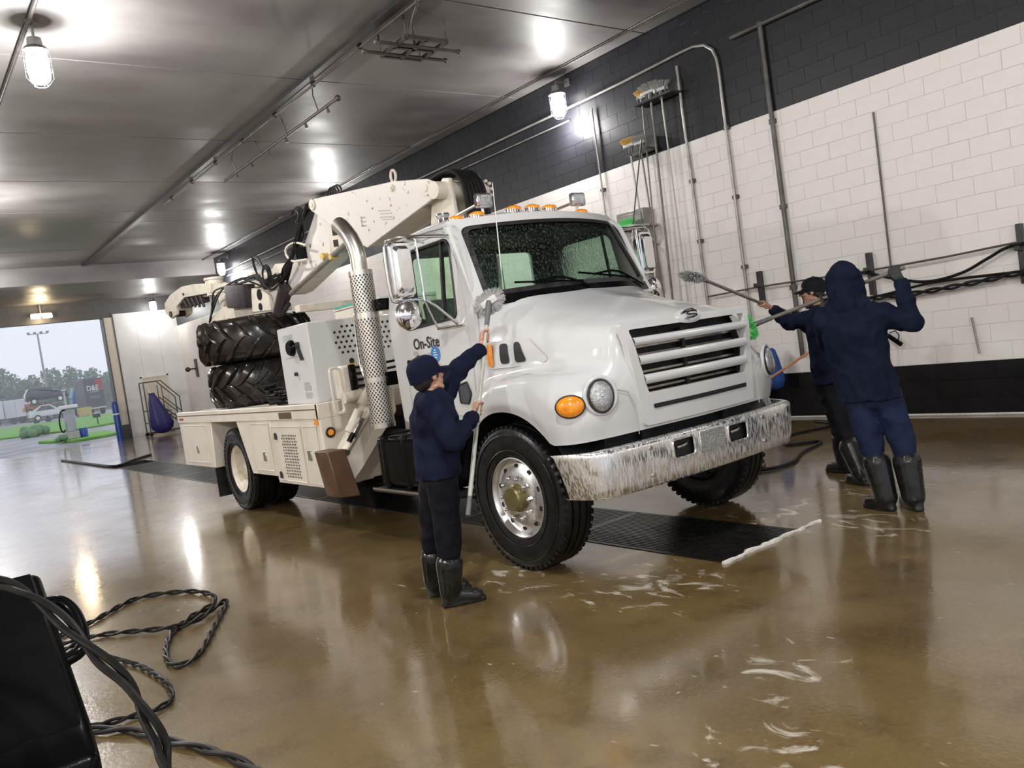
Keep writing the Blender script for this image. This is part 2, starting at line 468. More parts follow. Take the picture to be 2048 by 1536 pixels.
class MB:
    """collects shapes (world coordinates) that become ONE mesh object"""
    def __init__(self):
        self.v = []
        self.f = []

    def add(self, vs, fs):
        n = len(self.v)
        self.v += [tuple(p) for p in vs]
        self.f += [tuple(i+n for i in f) for f in fs]
        return self

    def box(self, c, s, rot=None):
        hx, hy, hz = s[0]/2, s[1]/2, s[2]/2
        vs = [Vector((sx*hx, sy*hy, sz*hz)) for sx in (-1, 1) for sy in (-1, 1) for sz in (-1, 1)]
        if rot is not None:
            vs = [rot @ p for p in vs]
        vs = [p + Vector(c) for p in vs]
        return self.add(vs, [(0, 1, 3, 2), (4, 6, 7, 5), (0, 4, 5, 1), (2, 3, 7, 6), (0, 2, 6, 4), (1, 5, 7, 3)])

    def lohi(self, lo, hi):
        return self.box([(a+b)/2 for a, b in zip(lo, hi)], [abs(b-a) for a, b in zip(lo, hi)])

    def bar(self, p0, p1, w, h, up=(0, 0, 1)):
        """square-section bar between two points"""
        p0, p1 = Vector(p0), Vector(p1)
        d = (p1-p0)
        L = d.length
        d.normalize()
        u = Vector(up)
        if abs(d.dot(u)) > 0.98:
            u = Vector((1, 0, 0))
        s = d.cross(u).normalized()
        t = s.cross(d)
        rot = Matrix((s, d, t)).transposed()
        return self.box((p0+p1)/2, (w, L, h), rot)

    def cyl(self, p0, p1, r0, r1=None, n=16, caps=True):
        r1 = r0 if r1 is None else r1
        p0, p1 = Vector(p0), Vector(p1)
        d = (p1-p0).normalized()
        a = d.orthogonal().normalized()
        b = d.cross(a)
        vs = []
        for p, r in ((p0, r0), (p1, r1)):
            for i in range(n):
                t = 2*PI*i/n
                vs.append(p + (a*math.cos(t) + b*math.sin(t))*r)
        fs = [(i, (i+1) % n, n+(i+1) % n, n+i) for i in range(n)]
        if caps:
            fs += [tuple(reversed(range(n))), tuple(range(n, 2*n))]
        return self.add(vs, fs)

    def tube(self, pts, r, n=8, closed=False, smooth=0, caps=True):
        P = [Vector(p) for p in pts]
        if smooth:
            P = spline(P, smooth, closed)
        m = len(P)
        rad = r if isinstance(r, (list, tuple)) else [r]*m
        if len(rad) != m:
            rad = [rad[min(len(rad)-1, int(i*len(rad)/m))] for i in range(m)]
        T = []
        for i in range(m):
            if closed:
                t = P[(i+1) % m]-P[i-1]
            else:
                t = P[min(i+1, m-1)]-P[max(i-1, 0)]
            T.append(t.normalized() if t.length > 1e-9 else Vector((0, 0, 1)))
        nrm = T[0].orthogonal().normalized()
        vs = []
        for i in range(m):
            nrm = (nrm - T[i]*nrm.dot(T[i]))
            nrm = nrm.normalized() if nrm.length > 1e-6 else T[i].orthogonal().normalized()
            b = T[i].cross(nrm)
            for k in range(n):
                a = 2*PI*k/n
                vs.append(P[i] + (nrm*math.cos(a)+b*math.sin(a))*rad[i])
        fs = []
        for i in range(m if closed else m-1):
            j = (i+1) % m
            for k in range(n):
                fs.append((i*n+k, i*n+(k+1) % n, j*n+(k+1) % n, j*n+k))
        if not closed and caps:
            fs += [tuple(reversed(range(n))), tuple(range((m-1)*n, m*n))]
        return self.add(vs, fs)

    def lathe(self, prof, c, axis=(0, 0, 1), n=32, close=False):
        """prof: (radius, distance along axis)"""
        ax = Vector(axis).normalized()
        a = ax.orthogonal().normalized()
        b = ax.cross(a)
        c = Vector(c)
        vs = []
        for (r, h) in prof:
            for k in range(n):
                t = 2*PI*k/n
                vs.append(c + ax*h + (a*math.cos(t)+b*math.sin(t))*r)
        fs = []
        m = len(prof)
        for i in range(m if close else m-1):
            j = (i+1) % m
            for k in range(n):
                fs.append((i*n+k, i*n+(k+1) % n, j*n+(k+1) % n, j*n+k))
        return self.add(vs, fs)

    def prism(self, poly, ax, lo, hi):
        """polygon in the plane across axis ax (0 = X: poly is (y, z); 1 = Y: (x, z); 2 = Z: (x, y))"""
        n = len(poly)
        vs = []
        for w in (lo, hi):
            for (a, b) in poly:
                vs.append({0: (w, a, b), 1: (a, w, b), 2: (a, b, w)}[ax])
        fs = [(i, (i+1) % n, n+(i+1) % n, n+i) for i in range(n)]
        fs += [tuple(reversed(range(n))), tuple(range(n, 2*n))]
        return self.add(vs, fs)

    def plate(self, poly3, thick):
        """flat polygon given as 3D points, thickened along its normal"""
        P = [Vector(p) for p in poly3]
        nr = Vector((0, 0, 0))
        for i in range(len(P)):
            nr += P[i].cross(P[(i+1) % len(P)])
        nr.normalize()
        n = len(P)
        vs = [p - nr*thick/2 for p in P] + [p + nr*thick/2 for p in P]
        fs = [(i, (i+1) % n, n+(i+1) % n, n+i) for i in range(n)]
        fs += [tuple(reversed(range(n))), tuple(range(n, 2*n))]
        return self.add(vs, fs)

    def sphere(self, c, r, n=14, m=9, rot=None):
        rr = (r, r, r) if isinstance(r, (int, float)) else r
        vs, fs = [], []
        for i in range(m+1):
            ph = PI*i/m
            for k in range(n):
                t = 2*PI*k/n
                p = Vector((rr[0]*math.sin(ph)*math.cos(t), rr[1]*math.sin(ph)*math.sin(t), rr[2]*math.cos(ph)))
                if rot is not None:
                    p = rot @ p
                vs.append(p+Vector(c))
        for i in range(m):
            for k in range(n):
                fs.append((i*n+k, (i+1)*n+k, (i+1)*n+(k+1) % n, i*n+(k+1) % n))
        return self.add(vs, fs)

    def grid(self, rows, skip=None, wrap=False):
        nr, nc = len(rows), len(rows[0])
        vs = [p for r in rows for p in r]
        fs = []
        for i in range(nr-1):
            for j in range(nc if wrap else nc-1):
                k = (j+1) % nc
                if skip is not None and skip(i, j):
                    continue
                fs.append((i*nc+j, i*nc+k, (i+1)*nc+k, (i+1)*nc+j))
        return self.add(vs, fs)

    def mesh(self, name, bevel=0.0, off=(0, 0, 0), solid=0.0, merge=1e-5, seg=1, flip=False):
        bm = bmesh.new()
        o = Vector(off)
        bv = [bm.verts.new(Vector(p)-o) for p in self.v]
        for f in self.f:
            if len(set(f)) >= 3:
                try:
                    bm.faces.new([bv[i] for i in f])
                except ValueError:
                    pass
        if merge:
            bmesh.ops.remove_doubles(bm, verts=bm.verts[:], dist=merge)
        bmesh.ops.dissolve_degenerate(bm, edges=bm.edges[:], dist=1e-6)
        bmesh.ops.recalc_face_normals(bm, faces=bm.faces[:])
        if flip:
            bmesh.ops.reverse_faces(bm, faces=bm.faces[:])
        if solid:
            bmesh.ops.solidify(bm, geom=bm.faces[:], thickness=solid)
        if bevel > 0:
            es = [e for e in bm.edges if len(e.link_faces) == 2 and e.calc_face_angle(0) > R_(32)]
            if es:
                bmesh.ops.bevel(bm, geom=es, offset=bevel, segments=seg, profile=0.6, affect='EDGES', clamp_overlap=True)
        me = bpy.data.meshes.new(name)
        bm.to_mesh(me)
        bm.free()
        return me

def finish(me, m, sharp=38):
    if m is not None:
        me.materials.append(M[m] if isinstance(m, str) else m)
    me.polygons.foreach_set('use_smooth', [True]*len(me.polygons))
    try:
        me.set_sharp_from_angle(angle=R_(sharp))
    except Exception:
        pass

def tag(o, label=None, cat=None, group=None, kind=None):
    if label:
        o['label'] = label
    if cat:
        o['category'] = cat
    if group:
        o['group'] = group
    if kind:
        o['kind'] = kind
    return o

def thing(name, loc, label=None, cat=None, group=None, kind=None):
    o = bpy.data.objects.new(name, None)
    COL.objects.link(o)
    o.location = loc
    o.empty_display_size = 0.1
    OFF[o.name] = Vector(loc)
    return tag(o, label, cat, group, kind)

def part(name, mb, m, parent, label=None, bevel=0.0, solid=0.0, sharp=38, kind=None, seg=1, merge=1e-5):
    off = OFF[parent.name]
    me = mb.mesh(name, bevel, off, solid, merge, seg) if isinstance(mb, MB) else mb
    finish(me, m, sharp)
    o = bpy.data.objects.new(name, me)
    COL.objects.link(o)
    o.parent = parent
    OFF[o.name] = off
    return tag(o, label, kind=kind)

def single(name, mb, m, label=None, cat=None, group=None, kind=None, bevel=0.0, solid=0.0, sharp=38, seg=1):
    vs = mb.v
    lo = [min(p[i] for p in vs) for i in range(3)]
    hi = [max(p[i] for p in vs) for i in range(3)]
    off = Vector(((lo[0]+hi[0])/2, (lo[1]+hi[1])/2, lo[2]))
    me = mb.mesh(name, bevel, off, solid, 1e-5, seg)
    finish(me, m, sharp)
    o = bpy.data.objects.new(name, me)
    COL.objects.link(o)
    o.location = off
    OFF[o.name] = off
    return tag(o, label, cat, group, kind)

def dup(root, loc, label=None, group=None, rz=None):
    r = root.copy()
    COL.objects.link(r)
    r.location = loc
    if rz is not None:
        r.rotation_euler = (0, 0, rz)
    tag(r, label, None, group)
    for ch in root.children:
        c = ch.copy()
        COL.objects.link(c)
        c.parent = r
        for g in ch.children:
            d = g.copy()
            COL.objects.link(d)
            d.parent = c
    return r

def cr1(a, b, c, d, t):
    return 0.5*((2*b) + (c-a)*t + (2*a-5*b+4*c-d)*t*t + (-a+3*b-3*c+d)*t*t*t)

def spline(P, k, closed=False):
    n = len(P)
    out = []
    for i in range(n if closed else n-1):
        a = P[(i-1) % n] if closed or i > 0 else P[0]*2-P[1]
        b, c = P[i], P[(i+1) % n]
        d = P[(i+2) % n] if closed or i+2 < n else P[-1]*2-P[-2]
        for j in range(k):
            out.append(cr1(a, b, c, d, j/k))
    if not closed:
        out.append(P[-1].copy())
    return out

def rounded(poly, r, k=4):
    """round the corners of a 2D polygon"""
    n = len(poly)
    out = []
    for i in range(n):
        p0, p1, p2 = Vector(poly[i-1]), Vector(poly[i]), Vector(poly[(i+1) % n])
        a, b = (p0-p1), (p2-p1)
        rr = min(r, a.length*0.45, b.length*0.45)
        s, e = p1+a.normalized()*rr, p1+b.normalized()*rr
        for j in range(k+1):
            t = j/k
            out.append(tuple(s*(1-t)*(1-t)+p1*2*t*(1-t)+e*t*t))
    return out

def ray_poly(c, ang, poly):
    d = (math.cos(ang), math.sin(ang))
    best = None
    n = len(poly)
    for i in range(n):
        x1, y1 = poly[i][0]-c[0], poly[i][1]-c[1]
        x2, y2 = poly[(i+1) % n][0]-c[0], poly[(i+1) % n][1]-c[1]
        ex, ey = x2-x1, y2-y1
        den = d[0]*ey-d[1]*ex
        if abs(den) < 1e-12:
            continue
        t = (x1*ey-y1*ex)/den
        s = (x1*d[1]-y1*d[0])/den
        if t > 1e-9 and -1e-9 <= s <= 1+1e-9 and (best is None or t > best):
            best = t
    return (c[0]+d[0]*best, c[1]+d[1]*best)

def frame2d(outer, inner, n=48):
    """matching loops (outer, inner) around a star-shaped hole"""
    cx = sum(p[0] for p in inner)/len(inner)
    cy = sum(p[1] for p in inner)/len(inner)
    angs = [2*PI*i/n for i in range(n)]
    angs += [math.atan2(p[1]-cy, p[0]-cx) % (2*PI) for p in list(outer)+list(inner)]
    angs = sorted(set(round(a, 5) for a in angs))
    return [ray_poly((cx, cy), a, outer) for a in angs], [ray_poly((cx, cy), a, inner) for a in angs]

def frame_mb(outer, inner, fn, thick=0.02, n=48):
    """panel with a hole; fn(a, b, depth) -> 3D"""
    mb = MB()
    o, i = frame2d(outer, inner, n)
    k = len(o)
    mid = [((a[0]+b[0])/2, (a[1]+b[1])/2) for a, b in zip(o, i)]
    rows = [[fn(a, b, 0) for (a, b) in o], [fn(a, b, 0) for (a, b) in mid], [fn(a, b, 0) for (a, b) in i],
            [fn(a, b, thick) for (a, b) in i], [fn(a, b, thick) for (a, b) in mid], [fn(a, b, thick) for (a, b) in o],
            [fn(a, b, 0) for (a, b) in o]]
    mb.grid(rows, wrap=True)
    return mb

def patch_mb(poly, fn, rings=5, n=40):
    """filled curved panel: fan of rings about the centre"""
    cx = sum(p[0] for p in poly)/len(poly)
    cy = sum(p[1] for p in poly)/len(poly)
    angs = sorted(set([round(2*PI*i/n, 5) for i in range(n)] + [round(math.atan2(p[1]-cy, p[0]-cx) % (2*PI), 5) for p in poly]))
    o = [ray_poly((cx, cy), a, poly) for a in angs]
    rows = []
    for r in range(rings, -1, -1):
        t = r/rings
        rows.append([fn(cx+(p[0]-cx)*t, cy+(p[1]-cy)*t) for p in o])
    mb = MB()
    mb.grid(rows, wrap=True)
    return mb

_textcache = {}
def text_mb(s, size, fn, bold=0.0, ext=0.0):
    """lettering laid on a surface; fn(x, y) -> 3D (x runs along the line)"""
    key = (s, bold)
    if key not in _textcache:
        cu = bpy.data.curves.new('lettering', 'FONT')
        cu.body = s
        cu.size = 1.0
        cu.offset = bold
        cu.resolution_u = 3
        ob = bpy.data.objects.new('lettering', cu)
        COL.objects.link(ob)
        dg = bpy.context.evaluated_depsgraph_get()
        me = ob.evaluated_get(dg).to_mesh()
        _textcache[key] = ([tuple(v.co) for v in me.vertices], [tuple(p.vertices) for p in me.polygons])
        ob.evaluated_get(dg).to_mesh_clear()
        bpy.data.objects.remove(ob)
        bpy.data.curves.remove(cu)
    vs, fs = _textcache[key]
    mb = MB()
    mb.add([fn(v[0]*size, v[1]*size) for v in vs], fs)
    return mb

def text_width(s, bold=0.0):
    text_mb(s, 1.0, lambda x, y: (x, y, 0), bold)
    vs = _textcache[(s, bold)][0]
    return max(v[0] for v in vs)

def remesh(mb, voxel, smooth=4, name='body', folds=0.0, fscale=9.0):
    """weld overlapping shapes into one continuous skin"""
    me = mb.mesh('tmp', merge=0)
    ob = bpy.data.objects.new('tmp', me)
    COL.objects.link(ob)
    md = ob.modifiers.new('r', 'REMESH')
    md.mode = 'VOXEL'
    md.voxel_size = voxel
    if smooth:
        sm = ob.modifiers.new('s', 'SMOOTH')
        sm.factor = 0.5
        sm.iterations = smooth
    dg = bpy.context.evaluated_depsgraph_get()
    dg.update()
    ev = ob.evaluated_get(dg)
    m2 = ev.to_mesh()
    nv = len(m2.vertices)
    co = np.empty(nv*3)
    m2.vertices.foreach_get('co', co)
    no = np.empty(nv*3)
    m2.vertices.foreach_get('normal', no)
    faces = [tuple(p.vertices) for p in m2.polygons]
    ev.to_mesh_clear()
    bpy.data.objects.remove(ob)
    bpy.data.meshes.remove(me)
    co = co.reshape(-1, 3)
    no = no.reshape(-1, 3)
    if folds:
        for i in range(nv):
            p = Vector(co[i])
            d = mnoise.noise(Vector((p.x*fscale, p.y*fscale, p.z*fscale*0.8)))
            d2 = mnoise.noise(Vector((p.x*fscale*2.3+7, p.y*fscale*2.3, p.z*fscale*1.6)))
            co[i] += no[i]*folds*(abs(d)*-1.6+0.5+0.4*d2)
    out = MB()
    out.v = [tuple(p) for p in co]
    out.f = faces
    return out

def capsule(mb, p0, p1, r0, r1, n=14, flat=None):
    """tapered limb segment with rounded ends"""
    p0, p1 = Vector(p0), Vector(p1)
    d = (p1-p0)
    L = d.length
    d.normalize()
    a = d.orthogonal().normalized()
    if flat is not None:
        fx = Vector(flat[0])
        a = (fx - d*fx.dot(d)).normalized()
    b = d.cross(a)
    ka, kb = (1, 1) if flat is None else (flat[1], flat[2])
    rows = []
    for i in range(5):
        t = PI/2*i/4
        rows.append((p0 - d*r0*math.cos(t), r0*math.sin(t)))
    for i in range(5):
        t = PI/2*i/4
        rows.append((p1 + d*r1*math.sin(t), r1*math.cos(t)))
    vs = []
    for (c, r) in rows:
        for k in range(n):
            t = 2*PI*k/n
            vs.append(c + (a*math.cos(t)*ka + b*math.sin(t)*kb)*r)
    fs = []
    for i in range(len(rows)-1):
        for k in range(n):
            fs.append((i*n+k, i*n+(k+1) % n, (i+1)*n+(k+1) % n, (i+1)*n+k))
    fs += [tuple(reversed(range(n))), tuple(range((len(rows)-1)*n, len(rows)*n))]
    mb.add(vs, fs)

# ================================================================== THE SETTING
WX, BY, CZ = 10.02, 34.8, 6.0      # right wall, back wall, ceiling
LX, FY = -9.0, -9.0                # left wall, front end of the hall

# floor with an open drain trench under the wash bay
TX0, TX1, TY0, TY1 = 4.15, 5.02, 3.47, 22.0
fl = MB()
for (x0, x1, y0, y1) in ((LX, TX0, FY, BY+1.2), (TX1, WX+0.3, FY, BY+1.2), (TX0, TX1, FY, TY0), (TX0, TX1, TY1, BY+1.2)):
    fl.add([(x0, y0, 0), (x1, y0, 0), (x1, y1, 0), (x0, y1, 0)], [(0, 1, 2, 3)])
floor = bpy.data.objects.new('floor', fl.mesh('floor'))
finish(floor.data, 'wet_concrete')
COL.objects.link(floor)
OFF['floor'] = Vector((0, 0, 0))
tag(floor, 'wet brown concrete floor with soap foam', kind='structure')
pit = MB()
pit.add([(TX0, TY0, -0.35), (TX1, TY0, -0.35), (TX1, TY1, -0.35), (TX0, TY1, -0.35), (TX0, TY0, 0), (TX1, TY0, 0), (TX1, TY1, 0), (TX0, TY1, 0)],
        [(0, 1, 2, 3), (0, 1, 5, 4), (1, 2, 6, 5), (2, 3, 7, 6), (3, 0, 4, 7)])
part('drain_pit', pit, 'dark_recess', floor)

# ceiling: painted panels with open joints under a dark deck
ceil = thing('ceiling', (0, 0, 0), kind='structure')
dk = MB()
dk.lohi((LX, FY, CZ+0.05), (WX+0.3, BY+0.2, CZ+0.10))
part('deck', dk, 'dark_recess', ceil)
CXS = [-9.0, -5.75, -1.9, 1.95, 5.8, 9.62, 10.02]
CYS = [FY, -4.05, -0.9, 2.25, 5.4, 8.55, 11.65, 14.95, 18.1, 21.05, 22.3, 26.2, 29.3]
for i in range(len(CXS)-1):
    for j in range(len(CYS)-1):
        p = MB()
        p.lohi((CXS[i]+0.012, CYS[j]+0.010, CZ), (CXS[i+1]-0.012, CYS[j+1]-0.010, CZ+0.049))
        part('ceiling_panel', p, 'ceiling_paint', ceil, bevel=0.006)
# dropped soffit towards the back wall
sf = MB()
sf.lohi((LX, 29.3, 5.45), (WX, BY, 5.52))
sf.lohi((LX, 29.25, 5.45), (WX, 29.33, 6.04))
part('soffit', sf, 'ceiling_paint', ceil)

# right wall: painted concrete blocks, each with recessed joints
wall = thing('wall_right', (WX, 12, 0), kind='structure')
bk = MB()
bk.lohi((WX, FY, 0), (WX+0.25, BY, 0.627))
part('mortar_bed', bk, 'wall_paint_black', wall)
bk = MB()
bk.lohi((WX, FY, 0.627), (WX+0.25, BY, 4.18))
part('mortar_bed', bk, 'mortar_white', wall)
bk = MB()
bk.lohi((WX, FY, 4.18), (WX+0.25, BY, CZ))
part('mortar_bed', bk, 'mortar_dark', wall)
BH, BL = 0.209, 0.418
blocks = []
for r in range(29):
    z0 = r*BH
    h = min(BH, CZ-z0)
    if h < 0.05:
        continue
    y = 1.6 - (BL/2 if r % 2 else 0)
    while y < BY-0.05:
        blocks.append((r, y, z0, h))
        y += BL
def block_rank(b):
    r, y, z0, h = b
    c = Vector((WX, y+BL/2, z0+h/2-CAMH))
    w = c.normalized()
    px = 1024 + FPX*w.dot(_r)/w.dot(_f)
    py = 768 - FPX*w.dot(_u)/w.dot(_f)
    inside = -20 < px < 2070 and -20 < py < 1560
    hidden = y > 7.2 and z0 < 1.4
    return (0 if inside and not hidden else 1, c.length)
blocks.sort(key=block_rank)
pm = {}
def block_mesh(kind, h):
    key = (kind, round(h, 3))
    if key not in pm:
        m = MB()
        m.lohi((-0.005, 0.003, 0.003), (0.02, BL-0.003, h-0.003))
        me = m.mesh('concrete_block', bevel=0.002)
        finish(me, kind)
        pm[key] = me
    return pm[key]
for (r, y, z0, h) in blocks[:300]:
    kind = 'wall_paint_black' if r < 3 else ('wall_paint_white' if r < 20 else 'wall_paint_dark')
    o = bpy.data.objects.new('concrete_block', block_mesh(kind, h))
    COL.objects.link(o)
    o.parent = wall
    o.location = Vector((WX, y, z0)) - OFF['wall_right']
rest = MB()
ridx = []
for (r, y, z0, h) in blocks[300:]:
    k = len(rest.f)
    a, b_, c0, c1 = y+0.003, y+BL-0.003, z0+0.003, z0+h-0.003
    x0, x1 = WX-0.005, WX+0.02
    rest.add([(x0, a, c0), (x0, b_, c0), (x0, b_, c1), (x0, a, c1), (x1, a, c0), (x1, b_, c0), (x1, b_, c1), (x1, a, c1)],
             [(0, 3, 2, 1), (0, 1, 5, 4), (1, 2, 6, 5), (2, 3, 7, 6), (3, 0, 4, 7)])
    ridx += [0 if r < 3 else (1 if r < 20 else 2)]*5
me = bpy.data.meshes.new('concrete_blocks')
o_ = OFF['wall_right']
me.from_pydata([(p[0]-o_.x, p[1]-o_.y, p[2]-o_.z) for p in rest.v], [], rest.f)
for k in ('wall_paint_black', 'wall_paint_white', 'wall_paint_dark'):
    me.materials.append(M[k])
me.polygons.foreach_set('material_index', ridx)
ob = bpy.data.objects.new('concrete_block_field', me)
COL.objects.link(ob)
ob.parent = wall
ob['kind'] = 'stuff'

# wet white line of foam along the foot of the wall
bs = MB()
bs.lohi((WX-0.035, 1.6, 0), (WX-0.007, BY, 0.028))
bb = single('baseboard_right', bs, 'foam_white', kind='structure', bevel=0.01)

# back wall: dark lintel, door opening, white metal panel, dark jamb
bw = thing('wall_back', (5, BY, 0), kind='structure')
w = MB()
w.lohi((LX, BY, 4.75), (7.62, BY+0.3, 5.5))
w.lohi((7.62, BY, 4.89), (WX+0.2, BY+0.3, 5.5))
part('lintel', w, 'dark_steel_trim', bw)
w = MB()
w.lohi((7.28, BY-0.05, 0.55), (7.62, BY+0.35, 4.75))
part('jamb', w, 'door_beige', bw)
w = MB()
w.lohi((7.28, BY-0.06, 0), (7.62, BY+0.36, 0.55))
part('jamb_foot', w, 'dark_steel_trim', bw)
w = MB()
w.lohi((7.26, BY-0.09, 0), (7.30, BY+0.4, 4.76))
w.lohi((7.60, BY-0.07, 0), (7.65, BY+0.02, 4.9))
part('jamb_edge', w, 'dark_steel_trim', bw)
w = MB()
for k in range(3):
    x0 = 7.66+k*0.79
    w.lohi((x0, BY-0.02, 0), (x0+0.785, BY+0.2, 4.88))
part('cladding_panel', w, 'metal_panel_white', bw)
w = MB()
w.lohi((LX, BY, 0), (-2.5, BY+0.3, 4.75))
part('cladding_panel', w, 'metal_panel_white', bw)
dr = thing('door_1', (8.8, BY, 0), kind='structure')
w = MB()
w.lohi((8.33, BY-0.05, 0.02), (9.27, BY-0.02, 2.25))
part('door_leaf', w, 'door_beige', dr)
w = MB()
w.lohi((8.27, BY-0.07, 0), (8.33, BY-0.01, 2.31))
w.lohi((9.27, BY-0.07, 0), (9.33, BY-0.01, 2.31))
w.lohi((8.27, BY-0.07, 2.25), (9.33, BY-0.01, 2.31))
part('door_frame', w, 'metal_panel_white', dr)
w = MB()
w.cyl((9.17, BY-0.1, 1.02), (9.17, BY-0.03, 1.02), 0.03)
part('door_knob', w, 'steel', dr)

# left and front walls (outside the frame)
w = MB()
w.lohi((LX-0.3, FY, 0), (LX, BY, CZ))
single('wall_left', w, 'wall_paint_white', kind='structure')
w = MB()
w.lohi((LX, FY-0.3, 0), (-6.5, FY, CZ))
w.lohi((7.5, FY-0.3, 0), (WX+0.2, FY, CZ))
w.lohi((-6.5, FY-0.3, 4.75), (7.5, FY, CZ))
single('wall_front', w, 'wall_paint_white', kind='structure')

# ------------------------------------------------------------------ lamps
def jar_lamp(name, loc, label, group, warm=False, wall_arm=True, energy=None, zc=CZ):
    """caged jar light; loc is the middle of the globe"""
    x, y, z = loc
    t = thing(name, (x, y, z), label, 'lamp', group)
    b = MB()
    b.cyl((x, y, z+0.20), (x, y, z+0.30), 0.085, 0.075, 18)
    b.cyl((x, y, z+0.15), (x, y, z+0.20), 0.15, 0.11, 18)
    if wall_arm:
        b.tube([(x, y, z+0.30), (x, y, z+0.36), (x+0.12, y, z+0.38), (WX-0.01, y, z+0.38)], 0.016, 8)
        b.lohi((WX-0.04, y-0.06, z+0.32), (WX-0.007, y+0.06, z+0.44))
    else:
        b.cyl((x, y, z+0.30), (x, y, zc), 0.016, 0.016, 8)
        b.cyl((x, y, zc-0.03), (x, y, zc), 0.07, 0.07, 14)
    part('fixture_base', b, 'fixture_metal', t)
    g = MB()
    g.lathe([(0.001, -0.21), (0.07, -0.205), (0.105, -0.165), (0.118, -0.06), (0.118, 0.06), (0.10, 0.15), (0.001, 0.15)], (x, y, z), n=20)
    part('globe', g, 'lens_globe_warm' if warm else 'lens_globe', t)
    c = MB()
    for k in range(6):
        a = PI*2*k/6
        c.tube([(x+0.142*math.cos(a), y+0.142*math.sin(a), z+0.16), (x+0.142*math.cos(a), y+0.142*math.sin(a), z-0.15),
                (x+0.07*math.cos(a), y+0.07*math.sin(a), z-0.235)], 0.004, 5)
    for (h, r) in ((0.06, 0.142), (-0.06, 0.142), (-0.235, 0.07)):
        c.tube([(x+r*math.cos(PI*2*k/18), y+r*math.sin(PI*2*k/18), z+h) for k in range(18)], 0.004, 5, closed=True)
    part('wire_guard', c, 'fixture_metal', t)
    ld = bpy.data.lights.new('bulb', 'POINT')
    ld.energy = energy if energy else (WALL_W if wall_arm else LAMP_W)
    ld.color = (1.0, 0.80, 0.55) if warm else (1.0, 0.98, 0.96)
    ld.shadow_soft_size = 0.09
    lo = bpy.data.objects.new('bulb', ld)
    COL.objects.link(lo)
    lo.parent = t
    lo.location = (0, 0, -0.36)
    return t

WG, LG = 'caged jar lamps along the block wall', 'caged jar lamps hanging in the left row'
jar_lamp('jar_lamp', (9.72, 10.35, 5.47), 'bright caged jar lamp on the block wall above the truck cab', WG)
jar_lamp('jar_lamp', (9.72, 19.2, 5.47), 'caged jar lamp on the wall hidden behind the crane boom', WG)
jar_lamp('jar_lamp', (9.72, 27.8, 5.45), 'glowing jar lamp on the wall above the crane claw beam', WG)
jar_lamp('jar_lamp', (9.72, 1.4, 5.47), 'caged jar lamp on the wall just outside the right edge', WG, energy=70)
jar_lamp('jar_lamp', (9.72, -6.5, 5.47), 'caged jar lamp on the wall behind the viewer', WG)
jar_lamp('jar_lamp', (1.99, 10.56, 5.5), 'large bright caged jar lamp hanging at the upper left', LG, wall_arm=False)
for k, y in enumerate((19.4, 28.0)):
    jar_lamp('jar_lamp', (1.99, y, 5.5), ('middle', 'far')[k]+' hanging jar lamp beyond the left edge of the view', LG, wall_arm=False)
for k, y in enumerate((2.2, -5.5)):
    jar_lamp('jar_lamp', (1.99, y, 5.5), ('nearer', 'farther')[k]+' hanging jar lamp over and behind the viewer', LG, wall_arm=False)
for k, y in enumerate((2.2, -5.5, 10.5)):  # unseen lamps added at far left, strong fill for the truck's left side
    jar_lamp('jar_lamp', (-5.6, y, 5.5), ('front', 'rear', 'back')[k]+' unseen jar lamp added at far left as fill light', LG, wall_arm=False, energy=850)
jar_lamp('jar_lamp', (9.05, 34.2, 5.02), 'small glowing jar lamp above the white metal panel', 'jar lamps at the back wall', wall_arm=False, energy=50, zc=5.45)
# warm twin flood lamp over the door opening
t = thing('flood_lamp', (5.2, 34.45, 5.02), 'warm twin flood lamp over the far door opening', 'lamp')
b = MB()
b.lohi((4.86, 34.55, 5.0), (5.54, 34.75, 5.12))
b.cyl((5.2, 34.6, 5.1), (5.2, 34.6, 5.45), 0.03)
part('fixture_base', b, 'fixture_metal', t)
for dx in (-0.19, 0.19):
    b = MB()
    b.box((5.2+dx, 34.5, 5.0), (0.32, 0.12, 0.16))
    part('lamp_head', b, 'lens_globe_warm', t, bevel=0.02)
ld = bpy.data.lights.new('bulb', 'POINT')
ld.energy = 60
ld.color = (1.0, 0.78, 0.5)
ld.shadow_soft_size = 0.15
lo = bpy.data.objects.new('bulb', ld)
COL.objects.link(lo)
lo.parent = t
lo.location = (0, -0.3, -0.05)

# ------------------------------------------------------------------ drain grates
def make_grate(y0, n):
    t = thing('drain_grate', (4.585, y0, 0), 'x', 'grate', 'floor grates over the drain trench')
    b = MB()
    for k in range(25):
        x = TX0+0.035+k*(TX1-TX0-0.07)/24
        if k == 0:
            pass
        m = MB()
        m.lohi((x-0.008, y0+0.02, -0.04), (x+0.008, y0+1.56, 0.004))
        part('grate_bar', m, 'grate_black', t)
    b.lohi((TX0+0.004, y0+0.004, -0.045), (TX1-0.004, y0+0.03, 0.005))
    b.lohi((TX0+0.004, y0+1.55, -0.045), (TX1-0.004, y0+1.576, 0.005))
    b.lohi((TX0+0.004, y0+0.004, -0.045), (TX0+0.022, y0+1.576, 0.005))
    b.lohi((TX1-0.022, y0+0.004, -0.045), (TX1-0.004, y0+1.576, 0.005))
    for k in range(1, 6):
        b.lohi((TX0+0.01, y0+0.03+k*0.255-0.005, -0.05), (TX1-0.01, y0+0.03+k*0.255+0.005, -0.012))
    part('grate_frame', b, 'grate_black', t)
    return t
g0 = make_grate(TY0, 0)
g0['label'] = 'black steel floor grate with foam edge in front of the truck'
